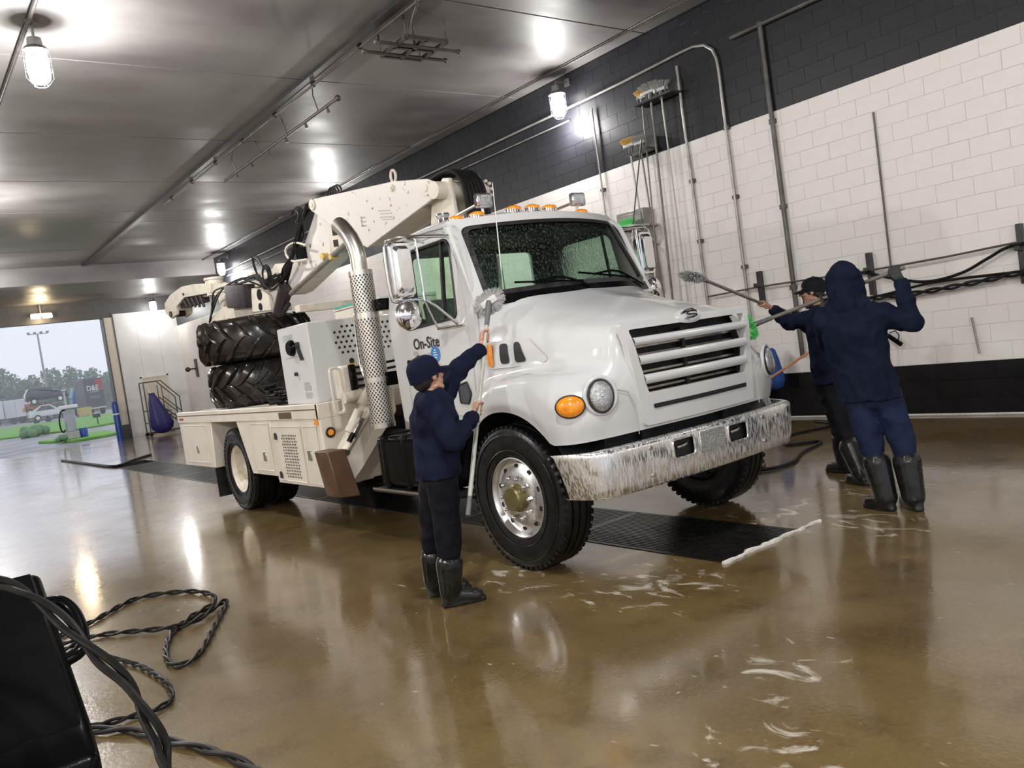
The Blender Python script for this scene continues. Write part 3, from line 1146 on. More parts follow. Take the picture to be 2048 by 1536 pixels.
GL = ['black floor grate between the front wheels', 'black floor grate under the engine', 'black floor grate under the cab',
      'black floor grate under the truck steps', 'black floor grate under the flatbed', 'black floor grate under the rear axle',
      'black floor grate under the truck tail', 'wet floor grate just behind the truck tail', 'second floor grate behind the truck tail',
      'third floor grate behind the truck tail', 'farthest floor grate towards the bay opening']
for k in range(1, 12):
    y = TY0+k*1.58
    if y+1.5 < TY1:
        dup(g0, (4.585, y, 0), GL[min(k-1, 10)])
fo = MB()
random.seed(4)
pts = []
for i in range(26):
    x = TX0-0.02+i*0.045
    pts.append((x, TY0-0.012+random.uniform(-0.012, 0.012), 0.006))
fo.tube(pts, [random.uniform(0.008, 0.022) for _ in pts], 7)
single('foam_strip', fo, 'foam_white', 'white strip of foam along the front edge of the floor grate', 'foam')

# ------------------------------------------------------------------ ceiling pipes, rails and the hanging rack
b = MB()
b.bar((5.78, 4.5, 5.965), (5.78, 29.0, 5.965), 0.13, 0.06)
tr = thing('ceiling_rail', (5.78, 15, 5.9), 'long dark rail running along the middle of the ceiling', 'rail')
part('channel', b, 'black_metal', tr)
b = MB()
b.cyl((5.92, 6.0, 5.93), (5.92, 20.0, 5.93), 0.018)
part('pipe', b, 'conduit_dark', tr)
for k in range(9):
    y = 7.0+k*1.55
    b = MB()
    b.lohi((5.89, y-0.02, 5.90), (5.95, y+0.02, 6.0))
    part('clamp', b, 'conduit_dark', tr)
sp = thing('spray_pipe', (6.3, 14, 5.7), 'dark spray pipe with nozzles hung beside the ceiling rail', 'pipe')
b = MB()
b.cyl((6.28, 11.6, 5.74), (6.28, 16.9, 5.74), 0.026)
b.sphere((6.28, 11.6, 5.74), 0.05)
part('pipe', b, 'conduit_dark', sp)
for k in range(4):
    y = 12.3+k*1.3
    b = MB()
    b.cyl((6.28, y, 5.74), (6.22, y, 6.0), 0.01, 0.01, 6)
    part('hanger', b, 'conduit_dark', sp)
for k in range(6):
    y = 12.0+k*0.85
    b = MB()
    b.cyl((6.28, y, 5.73), (6.30, y, 5.64), 0.018, 0.03, 8)
    part('nozzle', b, 'conduit_dark', sp)
rk = thing('ceiling_rack', (6.4, 9.5, 5.6), 'dark steel sprayer rack hanging from the ceiling rail', 'rack')
b = MB()
for (x0, y0, x1, y1) in ((6.05, 9.1, 6.68, 9.1), (6.05, 9.78, 6.68, 9.78), (6.05, 9.1, 6.05, 9.78), (6.68, 9.1, 6.68, 9.78), (6.36, 9.1, 6.36, 9.78), (6.05, 9.44, 6.68, 9.44)):
    b.bar((x0, y0, 5.72), (x1, y1, 5.72), 0.05, 0.05)
part('frame', b, 'conduit_dark', rk)
for y in (9.32, 9.66):
    b = MB()
    b.cyl((5.72, y, 5.70), (7.02, y, 5.70), 0.022)
    b.sphere((5.72, y, 5.70), 0.035)
    b.sphere((7.02, y, 5.70), 0.035)
    part('spray_bar', b, 'conduit_dark', rk)
b = MB()
b.tube([(6.3, 9.3, 5.72), (6.1, 9.0, 5.86), (5.95, 8.6, 5.93), (5.86, 8.5, 5.96)], 0.018, 8, smooth=4)
part('supply_pipe', b, 'conduit_dark', rk)
b = MB()
for k in range(4):
    b.cyl(((6.05, 6.68)[k % 2], (9.1, 9.78)[k // 2], 5.72), ((6.05, 6.68)[k % 2], (9.1, 9.78)[k // 2], 6.0), 0.012, 0.012, 6)
part('hanger', b, 'conduit_dark', rk)

def pipe(name, pts, r, m, label, cat='pipe', clamps=(), group=None, smooth=0):
    t = thing(name, pts[0], label, cat, group)
    b = MB()
    b.tube(pts, r, 10, smooth=smooth)
    part('pipe', b, m, t)
    for c in clamps:
        k = MB()
        c = Vector(c)
        k.box(c, (0.05, 0.09, 0.05))
        k.cyl(c+Vector((-r*0.3, 0, -0.03)), c+Vector((-r*0.3, 0, 0.03)), r*1.5, r*1.5, 10)
        part('clamp', k, 'conduit_dark', t)
    return t
pipe('conduit', [(1.95, 5.5, 5.96), (1.95, 29.2, 5.96)], 0.025, 'conduit_dark', 'dark conduit along the left ceiling lamps')
pipe('conduit', [(9.62, 4.0, 5.965), (9.62, 29.2, 5.965)], 0.018, 'conduit_dark', 'dark conduit along the right edge of the ceiling')
XP = WX-0.05
pipe('conduit', [(XP, 28, 5.40), (XP, 9.1, 5.43), (XP, 7.9, 5.46), (XP, 7.65, 5.46), (XP, 7.45, 5.41), (XP, 7.32, 5.30), (XP, 7.27, 5.15), (XP, 7.26, 5.0), (XP, 7.26, 1.2)], 0.022, 'conduit',
     'grey conduit level under the ceiling that bends down the white wall', clamps=[(XP+0.02, 7.26, z) for z in (4.18, 3.2, 2.2)])
pipe('conduit', [(XP, 10.4, 5.22), (XP, 28, 5.2)], 0.014, 'conduit', 'second thin level conduit under the wall lamps')
pipe('conduit', [(XP, 6.52, 5.34), (XP, 6.50, 0.85)], 0.032, 'conduit_dark', 'thick dark standpipe behind the capped worker',
     clamps=[(XP+0.02, 6.52, z) for z in (4.05, 2.9, 1.8)])
pipe('conduit', [(XP, 7.0, 5.34), (XP, 1.8, 5.32)], 0.034, 'conduit_dark', 'thick dark pipe level along the upper wall at right', clamps=[(XP+0.02, 6.52, 5.34)])
pipe('conduit', [(XP, 7.98, 5.3), (XP, 7.98, 1.2)], 0.022, 'conduit', 'slim wall conduit beside the mop rack',
     clamps=[(XP+0.02, 7.98, z) for z in (3.6, 2.7)])
pipe('conduit', [(XP, 9.83, 5.25), (XP, 9.85, 3.2)], 0.016, 'conduit', 'slim wall conduit above the cab right lamp', clamps=[(XP+0.02, 9.84, 3.9)])
pipe('conduit', [(XP+0.02, 5.14, 3.75), (XP+0.02, 5.15, 1.7)], 0.012, 'conduit_dark', 'thin dark rod on the white wall above the hooded worker')
pipe('conduit', [(XP+0.02, 4.28, 1.14), (XP+0.02, 4.24, 0.72)], 0.012, 'conduit', 'short rusty rod on the white wall over the black band')

# ------------------------------------------------------------------ wall rails, hoses
def bracket(y, z0, z1, label):
    b = MB()
    b.lohi((WX-0.09, y-0.03, z0), (WX-0.007, y+0.03, z1))
    b.box((WX-0.13, y, (z0+z1)/2+0.06), (0.12, 0.05, 0.05))
    return single('hose_bracket', b, 'black_metal', label, 'bracket', 'hose brackets on the wall', bevel=0.006)
bracket(7.02, 1.60, 2.10, 'black hose bracket left of the capped worker on the wall')
bracket(5.40, 1.55, 2.08, 'black hose bracket right of the hooded worker head')
bracket(3.68, 1.45, 2.10, 'black hose bracket at the right edge of the wall')
def hose(pts, r, label, m='hose_rubber', smooth=6, name='hose'):
    b = MB()
    b.tube(pts, r, 8, smooth=smooth)
    return single(name, b, m, label, 'hose')
XH = WX-0.12
hose([(XH, 3.2, 1.90), (XH, 3.7, 1.90), (XH, 4.5, 1.87), (XH, 5.4, 1.86), (XH, 6.2, 1.87), (XH, 7.0, 1.88), (XH, 7.9, 1.86)], 0.012, 'thin straight cable strung along the wall brackets', 'conduit_dark')
hose([(XH, 3.3, 1.86), (XH, 3.75, 1.87), (XH, 4.0, 1.78), (XH, 4.3, 1.66), (XH, 4.7, 1.62), (XH, 5.1, 1.72), (XH, 5.45, 1.84), (XH, 5.7, 1.83)], 0.018, 'black hose sagging between two wall brackets')
def twisted(pts, r, off, turns, k, label, cat='hose', name='twin_hose'):
    P = spline([Vector(p) for p in pts], k)
    t = thing(name, P[0], label, cat)
    tot = sum((P[i+1]-P[i]).length for i in range(len(P)-1))
    for ph in (0, PI):
        out, d = [], 0
        for i, p in enumerate(P):
            tg = (P[min(i+1, len(P)-1)]-P[max(0, i-1)]).normalized()
            s = tg.cross(Vector((0, 0, 1)))
            s = s.normalized() if s.length > 1e-4 else Vector((1, 0, 0))
            u = s.cross(tg)
            a = ph+2*PI*turns*d/tot
            q = p + s*off*math.cos(a) + u*off*math.sin(a)
            if q.z < r and p.z < 0.12:
                q.z = r
            out.append(q)
            if i < len(P)-1:
                d += (P[i+1]-p).length
        b = MB()
        b.tube(out, r, 9)
        part('strand', b, 'hose_rubber', t)
    return t
twisted([(XH, 3.2, 1.58), (XH, 3.7, 1.57), (XH, 4.2, 1.53), (XH, 4.9, 1.50), (XH, 5.6, 1.52), (XH, 6.3, 1.50)], 0.016, 0.02, 7, 14, 'twisted pair of black hoses along the white wall')
hose([(XH, 3.2, 1.60), (XH, 3.7, 1.585), (XH, 4.6, 1.60), (XH, 5.3, 1.53), (XH, 5.9, 1.52)], 0.016, 'single black hose just above the twisted pair on the wall')
# hanging trigger gun beside the hooded worker
t = thing('spray_gun', (XH, 5.2, 0.9), 'black trigger spray gun hanging on a hose by the wall', 'spray gun')
b = MB()
b.tube([(XH, 5.38, 1.52), (XH, 5.33, 1.25), (XH, 5.25, 1.05), (XH, 5.2, 0.98)], 0.016, 8, smooth=4)
b.tube([(XH, 5.3, 1.02), (XH, 5.27, 0.85), (XH, 5.29, 0.70)], 0.016, 8, smooth=4)
part('hose', b, 'hose_rubber', t)
b = MB()
b.bar((XH, 5.24, 1.03), (XH, 5.08, 0.90), 0.035, 0.05)
b.tube([(XH, 5.22, 1.06), (XH, 5.14, 1.08), (XH, 5.10, 1.02), (XH, 5.12, 0.96)], 0.008, 6)
part('gun_body', b, 'black_plastic', t, bevel=0.006)

# ================================================================== THE TRUCK
CX = 4.54
TK = thing('service_truck', (CX, 7.5, 0), 'white conventional service truck with knuckle crane being washed', 'truck')

# ---- hood: control net, half = from the rear of the side round to the middle of the nose
NET = [
 [(1.00, 5.22, .95), (1.12, 4.85, .905), (1.13, 4.45, .905), (1.12, 4.12, .905), (1.04, 3.97, .905), (.86, 3.885, .91), (.64, 3.835, .915), (0, 3.80, .915)],
 [(.99, 5.2, 1.08), (1.135, 4.85, 1.05), (1.145, 4.45, 1.05), (1.135, 4.11, 1.05), (1.045, 3.94, 1.05), (.86, 3.855, 1.05), (.64, 3.82, 1.05), (0, 3.785, 1.05)],
 [(.97, 5.18, 1.2), (1.10, 4.85, 1.25), (1.115, 4.45, 1.27), (1.11, 4.14, 1.23), (1.02, 3.97, 1.2), (.86, 3.865, 1.2), (.64, 3.82, 1.2), (0, 3.785, 1.2)],
 [(.96, 5.15, 1.3), (1.01, 4.85, 1.35), (1.03, 4.45, 1.38), (1.01, 4.22, 1.36), (.94, 4.06, 1.335), (.82, 3.94, 1.33), (.64, 3.835, 1.32), (0, 3.79, 1.32)],
 [(.95, 5.12, 1.4), (.92, 4.85, 1.395), (.905, 4.5, 1.405), (.865, 4.30, 1.40), (.82, 4.13, 1.40), (.755, 4.0, 1.41), (.635, 3.86, 1.42), (0, 3.80, 1.42)],
 [(.945, 5.1, 1.6), (.90, 4.85, 1.57), (.865, 4.5, 1.55), (.82, 4.30, 1.53), (.77, 4.13, 1.52), (.715, 4.0, 1.52), (.61, 3.88, 1.53), (0, 3.81, 1.54)],
 [(.92, 5.06, 1.83), (.85, 4.85, 1.74), (.80, 4.5, 1.68), (.75, 4.3, 1.64), (.71, 4.14, 1.62), (.66, 4.02, 1.61), (.57, 3.92, 1.61), (0, 3.85, 1.625)],
 [(.85, 5.0, 1.955), (.75, 4.85, 1.86), (.67, 4.55, 1.775), (.61, 4.37, 1.735), (.565, 4.22, 1.705), (.52, 4.10, 1.69), (.44, 4.0, 1.68), (0, 3.94, 1.69)],
 [(.6, 4.93, 1.985), (.5, 4.8, 1.925), (.44, 4.6, 1.85), (.4, 4.42, 1.80), (.36, 4.3, 1.77), (.32, 4.22, 1.755), (.25, 4.14, 1.745), (0, 4.10, 1.75)],
 [(0, 4.86, 1.985), (0, 4.76, 1.945), (0, 4.64, 1.905), (0, 4.54, 1.875), (0, 4.46, 1.855), (0, 4.40, 1.84), (0, 4.35, 1.825), (0, 4.32, 1.815)],
]
def arch_z(y):
    d = y-4.64
    return max(0.905, 0.50+math.sqrt(max(0, 0.64*0.64-d*d)))
KC, KR = 7, 6
rows_c = [spline([Vector(p) for p in ring], KC) for ring in NET]
ncol = len(rows_c[0])
cols = []
for j in range(ncol):
    cols.append(spline([rows_c[i][j] for i in range(len(NET))], KR))
nrow = len(cols[0])
half = [[cols[j][i].copy() for j in range(ncol)] for i in range(nrow)]
for j in range(ncol):
    zc = half[3*KR][j].z
    for i in range(3*KR):
        p = half[i][j]
        zb = 0.905
        if p.y > 4.05 and p.x > 0.9:
            za = arch_z(half[0][j].y)
            t = max(0.0, (p.z-zb)/(zc-zb))
            p.z = za + t*(zc-za)
hood = MB()
for s in (-1, 1):
    rows = [[Vector((CX+s*max(p.x, 0), p.y, p.z)) for p in r] for r in half]
    def skip(i, j):
        p = half[i][j]
        return abs(p.x) < 0.60 and 1.13 < p.z < 1.60 and p.y < 3.9
    hood.grid(rows, skip)
HOOD = part('hood', hood, 'truck_white', TK, sharp=60, merge=0.0008)
# wheel wells
for s in (-1, 1):
    m = MB()
    rr = []
    for x in (1.10, 0.72):
        rr.append([(CX+s*x, 4.64+0.655*math.cos(a), 0.50+0.655*math.sin(a)) for a in [R_(12)+R_(156)*k/20 for k in range(21)]])
    m.grid(rr)
    n = len(rr[1])
    m.add(rr[1], [tuple(range(n))])
    part('wheel_well', m, 'dark_recess', HOOD)
# engine block, radiator, valance: what shows through the slots and under the nose
m = MB()
m.lohi((CX-0.60, 3.93, 0.95), (CX+0.60, 4.05, 1.58))
rad = part('radiator', m, 'radiator', TK)
for k in range(7):
    m = MB()
    m.lohi((CX-0.56, 3.90, 1.165+k*0.058), (CX+0.56, 3.925, 1.18+k*0.058))
    part('cooling_fin', m, 'steel', rad)
m = MB()
m.lohi((CX-0.02, 3.885, 1.10), (CX+0.01, 3.92, 1.55))
part('centre_post', m, 'black_metal', rad)
m = MB()
m.lohi((CX-0.80, 3.99, 0.74), (CX+0.80, 4.25, 0.93))
m.lohi((CX-0.45, 4.1, 0.62), (CX+0.45, 5.2, 1.15))
part('engine_block', m, 'dark_recess', TK)

# ---- grille
def gy(u, z):
    return 3.782 + 0.075*u*u + max(0, z-1.5)*0.22
def gfn(a, b, d):
    return Vector((CX+a, gy(a, b)-0.014+d, b))
outer = rounded([(-0.585, 0.94), (0.585, 0.94), (0.675, 1.635), (-0.675, 1.635)], 0.03)
inner = rounded([(-0.525, 1.155), (0.525, 1.155), (0.615, 1.585), (-0.615, 1.585)], 0.02)
GR = part('grille', frame_mb(outer, inner, gfn, 0.05, 60), 'truck_white', TK, sharp=50)
for (z0, z1, w) in ((1.475, 1.528, 0.60), (1.345, 1.405, 0.575), (1.213, 1.275, 0.55)):
    m = MB()
    rows = []
    for k in range(9):
        a = PI*k/8
        zz = (z0+z1)/2 - math.cos(a)*(z1-z0)/2*1.05
        dd = -0.022*math.sin(a)
        rows.append([gfn(u*w, zz, dd+0.008) for u in [-1+2*q/24 for q in range(25)]])
    rows.append([gfn(u*w, z1, 0.05) for u in [-1+2*q/24 for q in range(25)]])
    rows.append([gfn(u*w, z0, 0.05) for u in [-1+2*q/24 for q in range(25)]])
    rows.append(rows[0])
    m.grid(rows)
    part('grille_bar', m, 'truck_white', GR)
m = MB()
sl = rounded([(-0.50, 1.045), (0.50, 1.045), (0.505, 1.075), (-0.505, 1.075)], 0.012)
pm_ = patch_mb(sl, lambda a, b: gfn(a, b, -0.007), 4)
part('air_slot', pm_, 'dark_recess', GR)
# oval emblem on a raised boss
m = patch_mb([(0.155*math.cos(t), 1.622+0.05*math.sin(t)) for t in [2*PI*k/28 for k in range(28)]], lambda a, b: Vector((CX+a-0.02, gy(a, b)-0.03+6*((b-1.622)**2)+0.8*a*a, b)), 4)
part('emblem_boss', m, 'truck_white', GR, sharp=60)
em = MB()
ring = [Vector((CX-0.02+0.085*math.cos(t), gy(0, 1.63)-0.036+0.02*math.cos(t)**2, 1.632+0.036*math.sin(t))) for t in [2*PI*k/28 for k in range(28)]]
em.tube(ring, 0.006, 6, closed=True)
em.add(ring, [tuple(range(28))])
EM = part('emblem', em, 'chrome', GR)
sw = MB()
ye = gy(0, 1.63)-0.043
sw.tube([(CX+0.035, ye, 1.652), (CX-0.03, ye, 1.654), (CX-0.07, ye, 1.640), (CX-0.03, ye, 1.632), (CX+0.02, ye, 1.630), (CX+0.035, ye, 1.621), (CX-0.005, ye, 1.612), (CX-0.07, ye, 1.612)], 0.005, 6, smooth=4)
part('emblem_swoosh', sw, 'dark_recess', TK)

# ---- head lamps and turn signals
def lamp(name, c, nrm, rx, rz, m, bezel, sub=True):
    c, nrm = Vector(c), Vector(nrm).normalized()
    sx = Vector((0, 0, 1)).cross(nrm).normalized()
    up = nrm.cross(sx)
    rows = []
    for (q, h) in ((1.0, 0.0), (0.96, 0.016), (0.8, 0.028), (0.5, 0.036), (0.2, 0.039), (0.01, 0.04)):
        rows.append([c + sx*rx*q*math.cos(t) + up*rz*q*math.sin(t)*(1.0 if math.sin(t) > 0 else 1.08) + nrm*h for t in [2*PI*k/28 for k in range(28)]])
    mb = MB()
    mb.grid(rows, wrap=True)
    o = part(name, mb, m, TK, sharp=70)
    if bezel:
        mb = MB()
        mb.tube([c + sx*(rx*1.03)*math.cos(t) + up*(rz*1.03)*math.sin(t)*(1.0 if math.sin(t) > 0 else 1.08) + nrm*0.004 for t in [2*PI*k/32 for k in range(32)]], bezel, 8, closed=True)
        part('bezel', mb, 'black_rubber' if bezel < 0.009 else 'truck_white', o)
    return o
for s in (-1, 1):
    lamp('head_lamp', (CX+s*0.90, 3.855, 1.195), (s*0.36, -1, 0.06), 0.082, 0.098, 'lamp_glass', 0.008)
    c = Vector((CX+s*0.895, 3.865, 1.195))
    mb = MB()
    mb.tube([c + Vector((math.cos(t)*0.102, s*math.cos(t)*0.038, math.sin(t)*0.118)) for t in [2*PI*k/32 for k in range(32)]], 0.016, 8, closed=True)
    part('lamp_surround', mb, 'truck_white', TK, sharp=60)
    lamp('turn_signal', (CX+s*1.075, 3.965, 1.155), (s*0.75, -0.8, 0.05), 0.092, 0.066, 'amber_lens', 0.006)
# seam lines of the tilting nose
for s in (-1, 1):
    m = MB()
    pts = [(CX+s*0.655, 3.800, 0.90), (CX+s*0.66, 3.800, 1.10), (CX+s*0.70, 3.81, 1.19), (CX+s*0.80, 3.83, 1.22)]
    m.tube(pts, 0.003, 5)
    part('hood_seam', m, 'text_grey', HOOD)

# ---- side vents on the hood
def vent_x(y):
    return 0.912 - 0.118*(4.85-y)
for s in (-1, 1):
    def vfn(a, b, d=0.0):
        return Vector((CX+s*(vent_x(a)+0.012-d+(0.0 if b < 1.54 else -(b-1.54)*0.12)), a, b))
    pn = rounded([(4.98, 1.435), (4.42, 1.435), (4.36, 1.47), (4.55, 1.635), (4.98, 1.635)], 0.05)
    VP = part('vent_panel', patch_mb(pn, vfn, 3), 'truck_white', HOOD, sharp=60)
    for (y0, y1, sl_) in ((4.83, 4.745, 0.0), (4.68, 4.575, 0.05)):
        sl2 = rounded([(y0, 1.465), (y1-0.01, 1.465), (y1+sl_, 1.612), (y0, 1.612)], 0.03)
        m = patch_mb(sl2, lambda a, b: vfn(a, b, -0.006), 1)
        part('vent_slot', m, 'dark_recess', TK)
    m = MB()
    pl = rounded([(4.955, 1.455), (4.895, 1.455), (4.895, 1.622), (4.955, 1.622)], 0.028)
    m = patch_mb(pl, lambda a, b: vfn(a, b, -0.024+8*(a-4.925)**2), 3)
    part('side_marker', m, 'amber_lens', TK, sharp=60)

# ---- chrome bumper with tow openings
bx = [-1.20, -1.19, -1.15, -1.05, -0.9, -0.7, -0.5, -0.42, -0.20, -0.155, 0.13, 0.13+0.0, 0.17, 0.39, 0.5, 0.7, 0.9, 1.05, 1.15, 1.19, 1.20]
bx = [-1.20, -1.185, -1.14, -1.05, -0.9, -0.7, -0.5, -0.42, -0.20, -0.16, 0.0, 0.13, 0.16, 0.38, 0.5, 0.7, 0.9, 1.05, 1.14, 1.185, 1.20]
bz = [(0.545, 0.055), (0.54, 0.02), (0.555, 0.004), (0.61, 0.0), (0.68, -0.004), (0.815, -0.002), (0.84, 0.004), (0.853, 0.022), (0.853, 0.07)]
def bump_y(x):
    a = abs(x)
    y = 3.735 + 0.05*a*a
    if a > 1.0:
        y += 0.32*((a-1.0)/0.2)**2.2*0.8
    return y
rows = []
for (z, dy) in bz:
    r = []
    for x in bx:
        k = 1.0
        if abs(x) > 0.9:
            k = 1.0 - 0.085*(abs(x)-0.9)/0.3*max(0.0, (0.86-z)/0.31)
        r.append(Vector((CX+x*k, bump_y(x)+dy, z)))
    rows.append(r)
holes = [(bx.index(-0.42), bx.index(-0.20)), (bx.index(0.16), bx.index(0.38))]
mb = MB()
mb.grid(rows, lambda i, j: i == 4 and any(a <= j < b for a, b in holes))
BP = part('bumper', mb, 'soapy_chrome', TK, sharp=45)
for x0, x1 in ((-0.42, -0.20), (0.16, 0.38)):
    m = MB()
    m.lohi((CX+x0-0.01, 3.77, 0.66), (CX+x1+0.01, 3.86, 0.83))
    part('tow_opening', m, 'dark_recess', BP)
    m = MB()
    m.tube([(CX+p[0], bump_y(x0)-0.006, p[1]) for p in rounded([(x0, 0.682), (x1, 0.682), (x1, 0.813), (x0, 0.813)], 0.03)], 0.009, 6, closed=True)
    part('opening_rim', m, 'soapy_chrome', BP)
    m = MB()
    m.tube([(CX+x0+0.07, 3.768, 0.75), (CX+x0+0.13, 3.75, 0.76), (CX+x0+0.17, 3.768, 0.77)], 0.012, 8, smooth=3)
    part('tow_hook', m, 'steel', BP)
m = MB()
m.lohi((CX-0.155, 3.722, 0.675), (CX+0.12, 3.733, 0.82))
part('number_plate', m, 'lamp_glass', BP, label='blank wet plate in the middle of the bumper', bevel=0.004)
for (x, z) in ((-0.62, 0.80), (-0.62, 0.62), (0.6, 0.80), (0.6, 0.62), (0.8, 0.78)):
    m = MB()
    m.cyl((CX+x, bump_y(x)-0.012, z), (CX+x, bump_y(x)+0.01, z), 0.014, 0.016, 10)
    part('bumper_bolt', m, 'steel', BP)

# ---- cab shell
def side_fn(s):
    return lambda a, b, d: Vector((CX+s*(0.965-max(0, b-1.85)*0.11-d), a, b))
S_OUT = rounded([(5.10, 1.06), (6.28, 1.06), (6.31, 2.0), (6.24, 2.50), (6.14, 2.585), (5.28, 2.585), (5.19, 2.50), (5.03, 2.03), (5.04, 1.5)], 0.05, 3)
S_WIN = rounded([(5.25, 1.865), (6.02, 1.835), (6.05, 2.42), (5.99, 2.475), (5.37, 2.48), (5.31, 2.43)], 0.05, 3)
CAB = None
for s in (-1, 1):
    mb = frame_mb(S_OUT, S_WIN, side_fn(s), 0.035, 60)
    o = part('cab_side', mb, 'truck_white', TK, sharp=50)
    if s < 0:
        CAB = o
    fnn = side_fn(s)
    part('door_glass', patch_mb(S_WIN, lambda a, b: fnn(a, b, 0.018), 1), 'side_glass', o)
    gk = MB()
    gk.tube([fnn(a, b, 0.004) for (a, b) in S_WIN], 0.014, 6, closed=True)
    part('window_seal', gk, 'black_rubber', o)
    dv = MB()
    dv.bar(fnn(5.44, 1.86, 0.012), fnn(5.44, 2.48, 0.012), 0.022, 0.03)
    part('vent_window_post', dv, 'black_rubber', o)
    dm = MB()
    dm.tube([fnn(a, b, -0.0005) for (a, b) in rounded([(5.15, 1.10), (6.10, 1.10), (6.14, 2.0), (6.10, 2.53), (5.30, 2.535), (5.13, 1.98), (5.12, 1.5)], 0.06, 3)], 0.005, 5, closed=True)
    part('door_seam', dm, 'text_grey', o)
    hd = MB()
    hp = rounded([(6.09, 1.43), (6.03, 1.43), (6.025, 1.585), (6.085, 1.585)], 0.015)
    hd = patch_mb(hp, lambda a, b: fnn(a, b, -0.004), 1)
    part('door_handle', hd, 'black_plastic', o)
    if s < 0:
        lw = rounded([(5.36, 1.20), (5.25, 1.19), (5.20, 1.27), (5.24, 1.36), (5.36, 1.34)], 0.015)
        part('lower_door_window', patch_mb(lw, lambda a, b: fnn(a, b, -0.004), 1), 'far_glass', o)
        seal = MB()
        seal.tube([fnn(a, b, -0.004) for (a, b) in lw], 0.008, 5, closed=True)
        part('window_seal', seal, 'black_rubber', o)
# windshield: curved; u in -1..1 across, v in 0..1 up
def ws(u, v, d=0.0):
    return Vector((CX+u*(0.885-0.055*v), 4.80+0.27*v+0.185*u*u+0.02*v*v+d, 1.975+0.60*v+0.015*(1-u*u)))
W_OUT = rounded([(-1.075, -0.16), (1.075, -0.16), (1.10, 1.07), (-1.10, 1.07)], 0.08, 4)
W_IN = rounded([(-0.985, 0.0), (0.985, 0.0), (0.985, 0.96), (-0.985, 0.96)], 0.10, 5)
FR = part('windshield_frame', frame_mb(W_OUT, W_IN, lambda a, b, d: ws(a, b, d), 0.03, 72), 'truck_white', TK, sharp=50)
part('windshield', patch_mb(W_IN, lambda a, b: ws(a, b, 0.012), 8, 60), 'cab_glass', FR, sharp=80)
W_BL = rounded([(-0.945, 0.06), (0.945, 0.06), (0.935, 0.91), (-0.935, 0.91)], 0.08, 5)
part('windshield_seal', frame_mb(W_IN, W_BL, lambda a, b, d: ws(a, b, d-0.006), 0.012, 72), 'black_rubber', FR, sharp=60)
# roof
rows = []
for (y, zc, kx) in ((5.10, 2.585, 0.92), (5.12, 2.615, 0.93), (5.16, 2.645, 0.945), (5.26, 2.672, 0.955), (5.5, 2.692, 0.955), (5.8, 2.70, 0.955), (6.05, 2.69, 0.955), (6.18, 2.665, 0.95), (6.24, 2.62, 0.93), (6.26, 2.54, 0.92)):
    r = []
    for k in range(25):
        u = -1+2*k/24
        au = abs(u)
        z = zc - 0.05*u*u - (0.075*((au-0.8)/0.2)**2 if au > 0.8 else 0)
        if y < 5.3:
            yy = y + 0.19*u*u
        else:
            yy = y
        r.append(Vector((CX+u*kx*0.945, yy if yy < 6.2 else yy, z)))
    rows.append(r)
RF = part('cab_roof', MB().grid(rows), 'truck_white', TK, sharp=60, solid=0.02)
# back wall of the cab with its rear window
bo = [(-0.90, 1.06), (0.90, 1.06), (0.90, 2.57), (-0.90, 2.57)]
bi = rounded([(-0.68, 1.92), (0.68, 1.92), (0.68, 2.46), (-0.68, 2.46)], 0.05)
BK = part('cab_back', frame_mb(bo, bi, lambda a, b, d: Vector((CX+a, 6.27-d, b)), 0.03), 'truck_white', TK)
part('rear_glass', patch_mb(bi, lambda a, b: Vector((CX+a, 6.255, b)), 1), 'side_glass', BK)
part('back_lining', frame_mb(bo, bi, lambda a, b, d: Vector((CX+a, 6.235-d, b)), 0.008), 'interior_dark', BK)
for s in (-1, 1):
    sf_ = side_fn(s)
    part('side_lining', frame_mb(S_OUT, S_WIN, lambda a, b, d: sf_(5.68+(a-5.68)*0.97, 1.83+(b-1.83)*0.97, d+0.037), 0.006, 60), 'interior_dark', BK)
# cab interior
m = MB()
m.lohi((CX-0.90, 5.15, 1.08), (CX+0.90, 6.24, 1.12))
m.lohi((CX-0.80, 5.33, 2.50), (CX+0.80, 6.22, 2.53))
for s in (-1, 1):
    m.lohi((CX+s*0.91, 5.2, 1.1), (CX+s*0.925, 6.2, 1.80))
IN = part('cab_lining', m, 'interior_dark', TK)
m = MB()
m.prism([(5.02, 1.4), (5.35, 1.4), (5.42, 1.80), (5.30, 1.93), (5.05, 1.95)], 0, CX-0.85, CX+0.85)
part('dashboard', m, 'interior_dark', IN, bevel=0.02)
for x in (4.08, 5.0):
    m = MB()
    m.box((x, 5.78, 1.50), (0.50, 0.48, 0.16))
    m.box((x, 6.06, 1.82), (0.48, 0.14, 0.50), Matrix.Rotation(R_(-8), 3, 'X'))
    part('seat', m, 'interior_grey', IN, bevel=0.04, seg=2)
m = MB()
c = Vector((5.0, 5.42, 1.99))
ax = Vector((0, -0.45, 0.9)).normalized()
a1 = Vector((1, 0, 0))
a2 = ax.cross(a1)
m.tube([c+(a1*math.cos(t)+a2*math.sin(t))*0.21 for t in [2*PI*k/28 for k in range(28)]], 0.015, 7, closed=True)
for t in (0.3, PI-0.3, -PI/2):
    m.cyl(c+(a1*math.cos(t)+a2*math.sin(t))*0.2, c, 0.012)
m.cyl(c, c-ax*0.3, 0.03)
part('steering_wheel', m, 'interior_dark', IN)
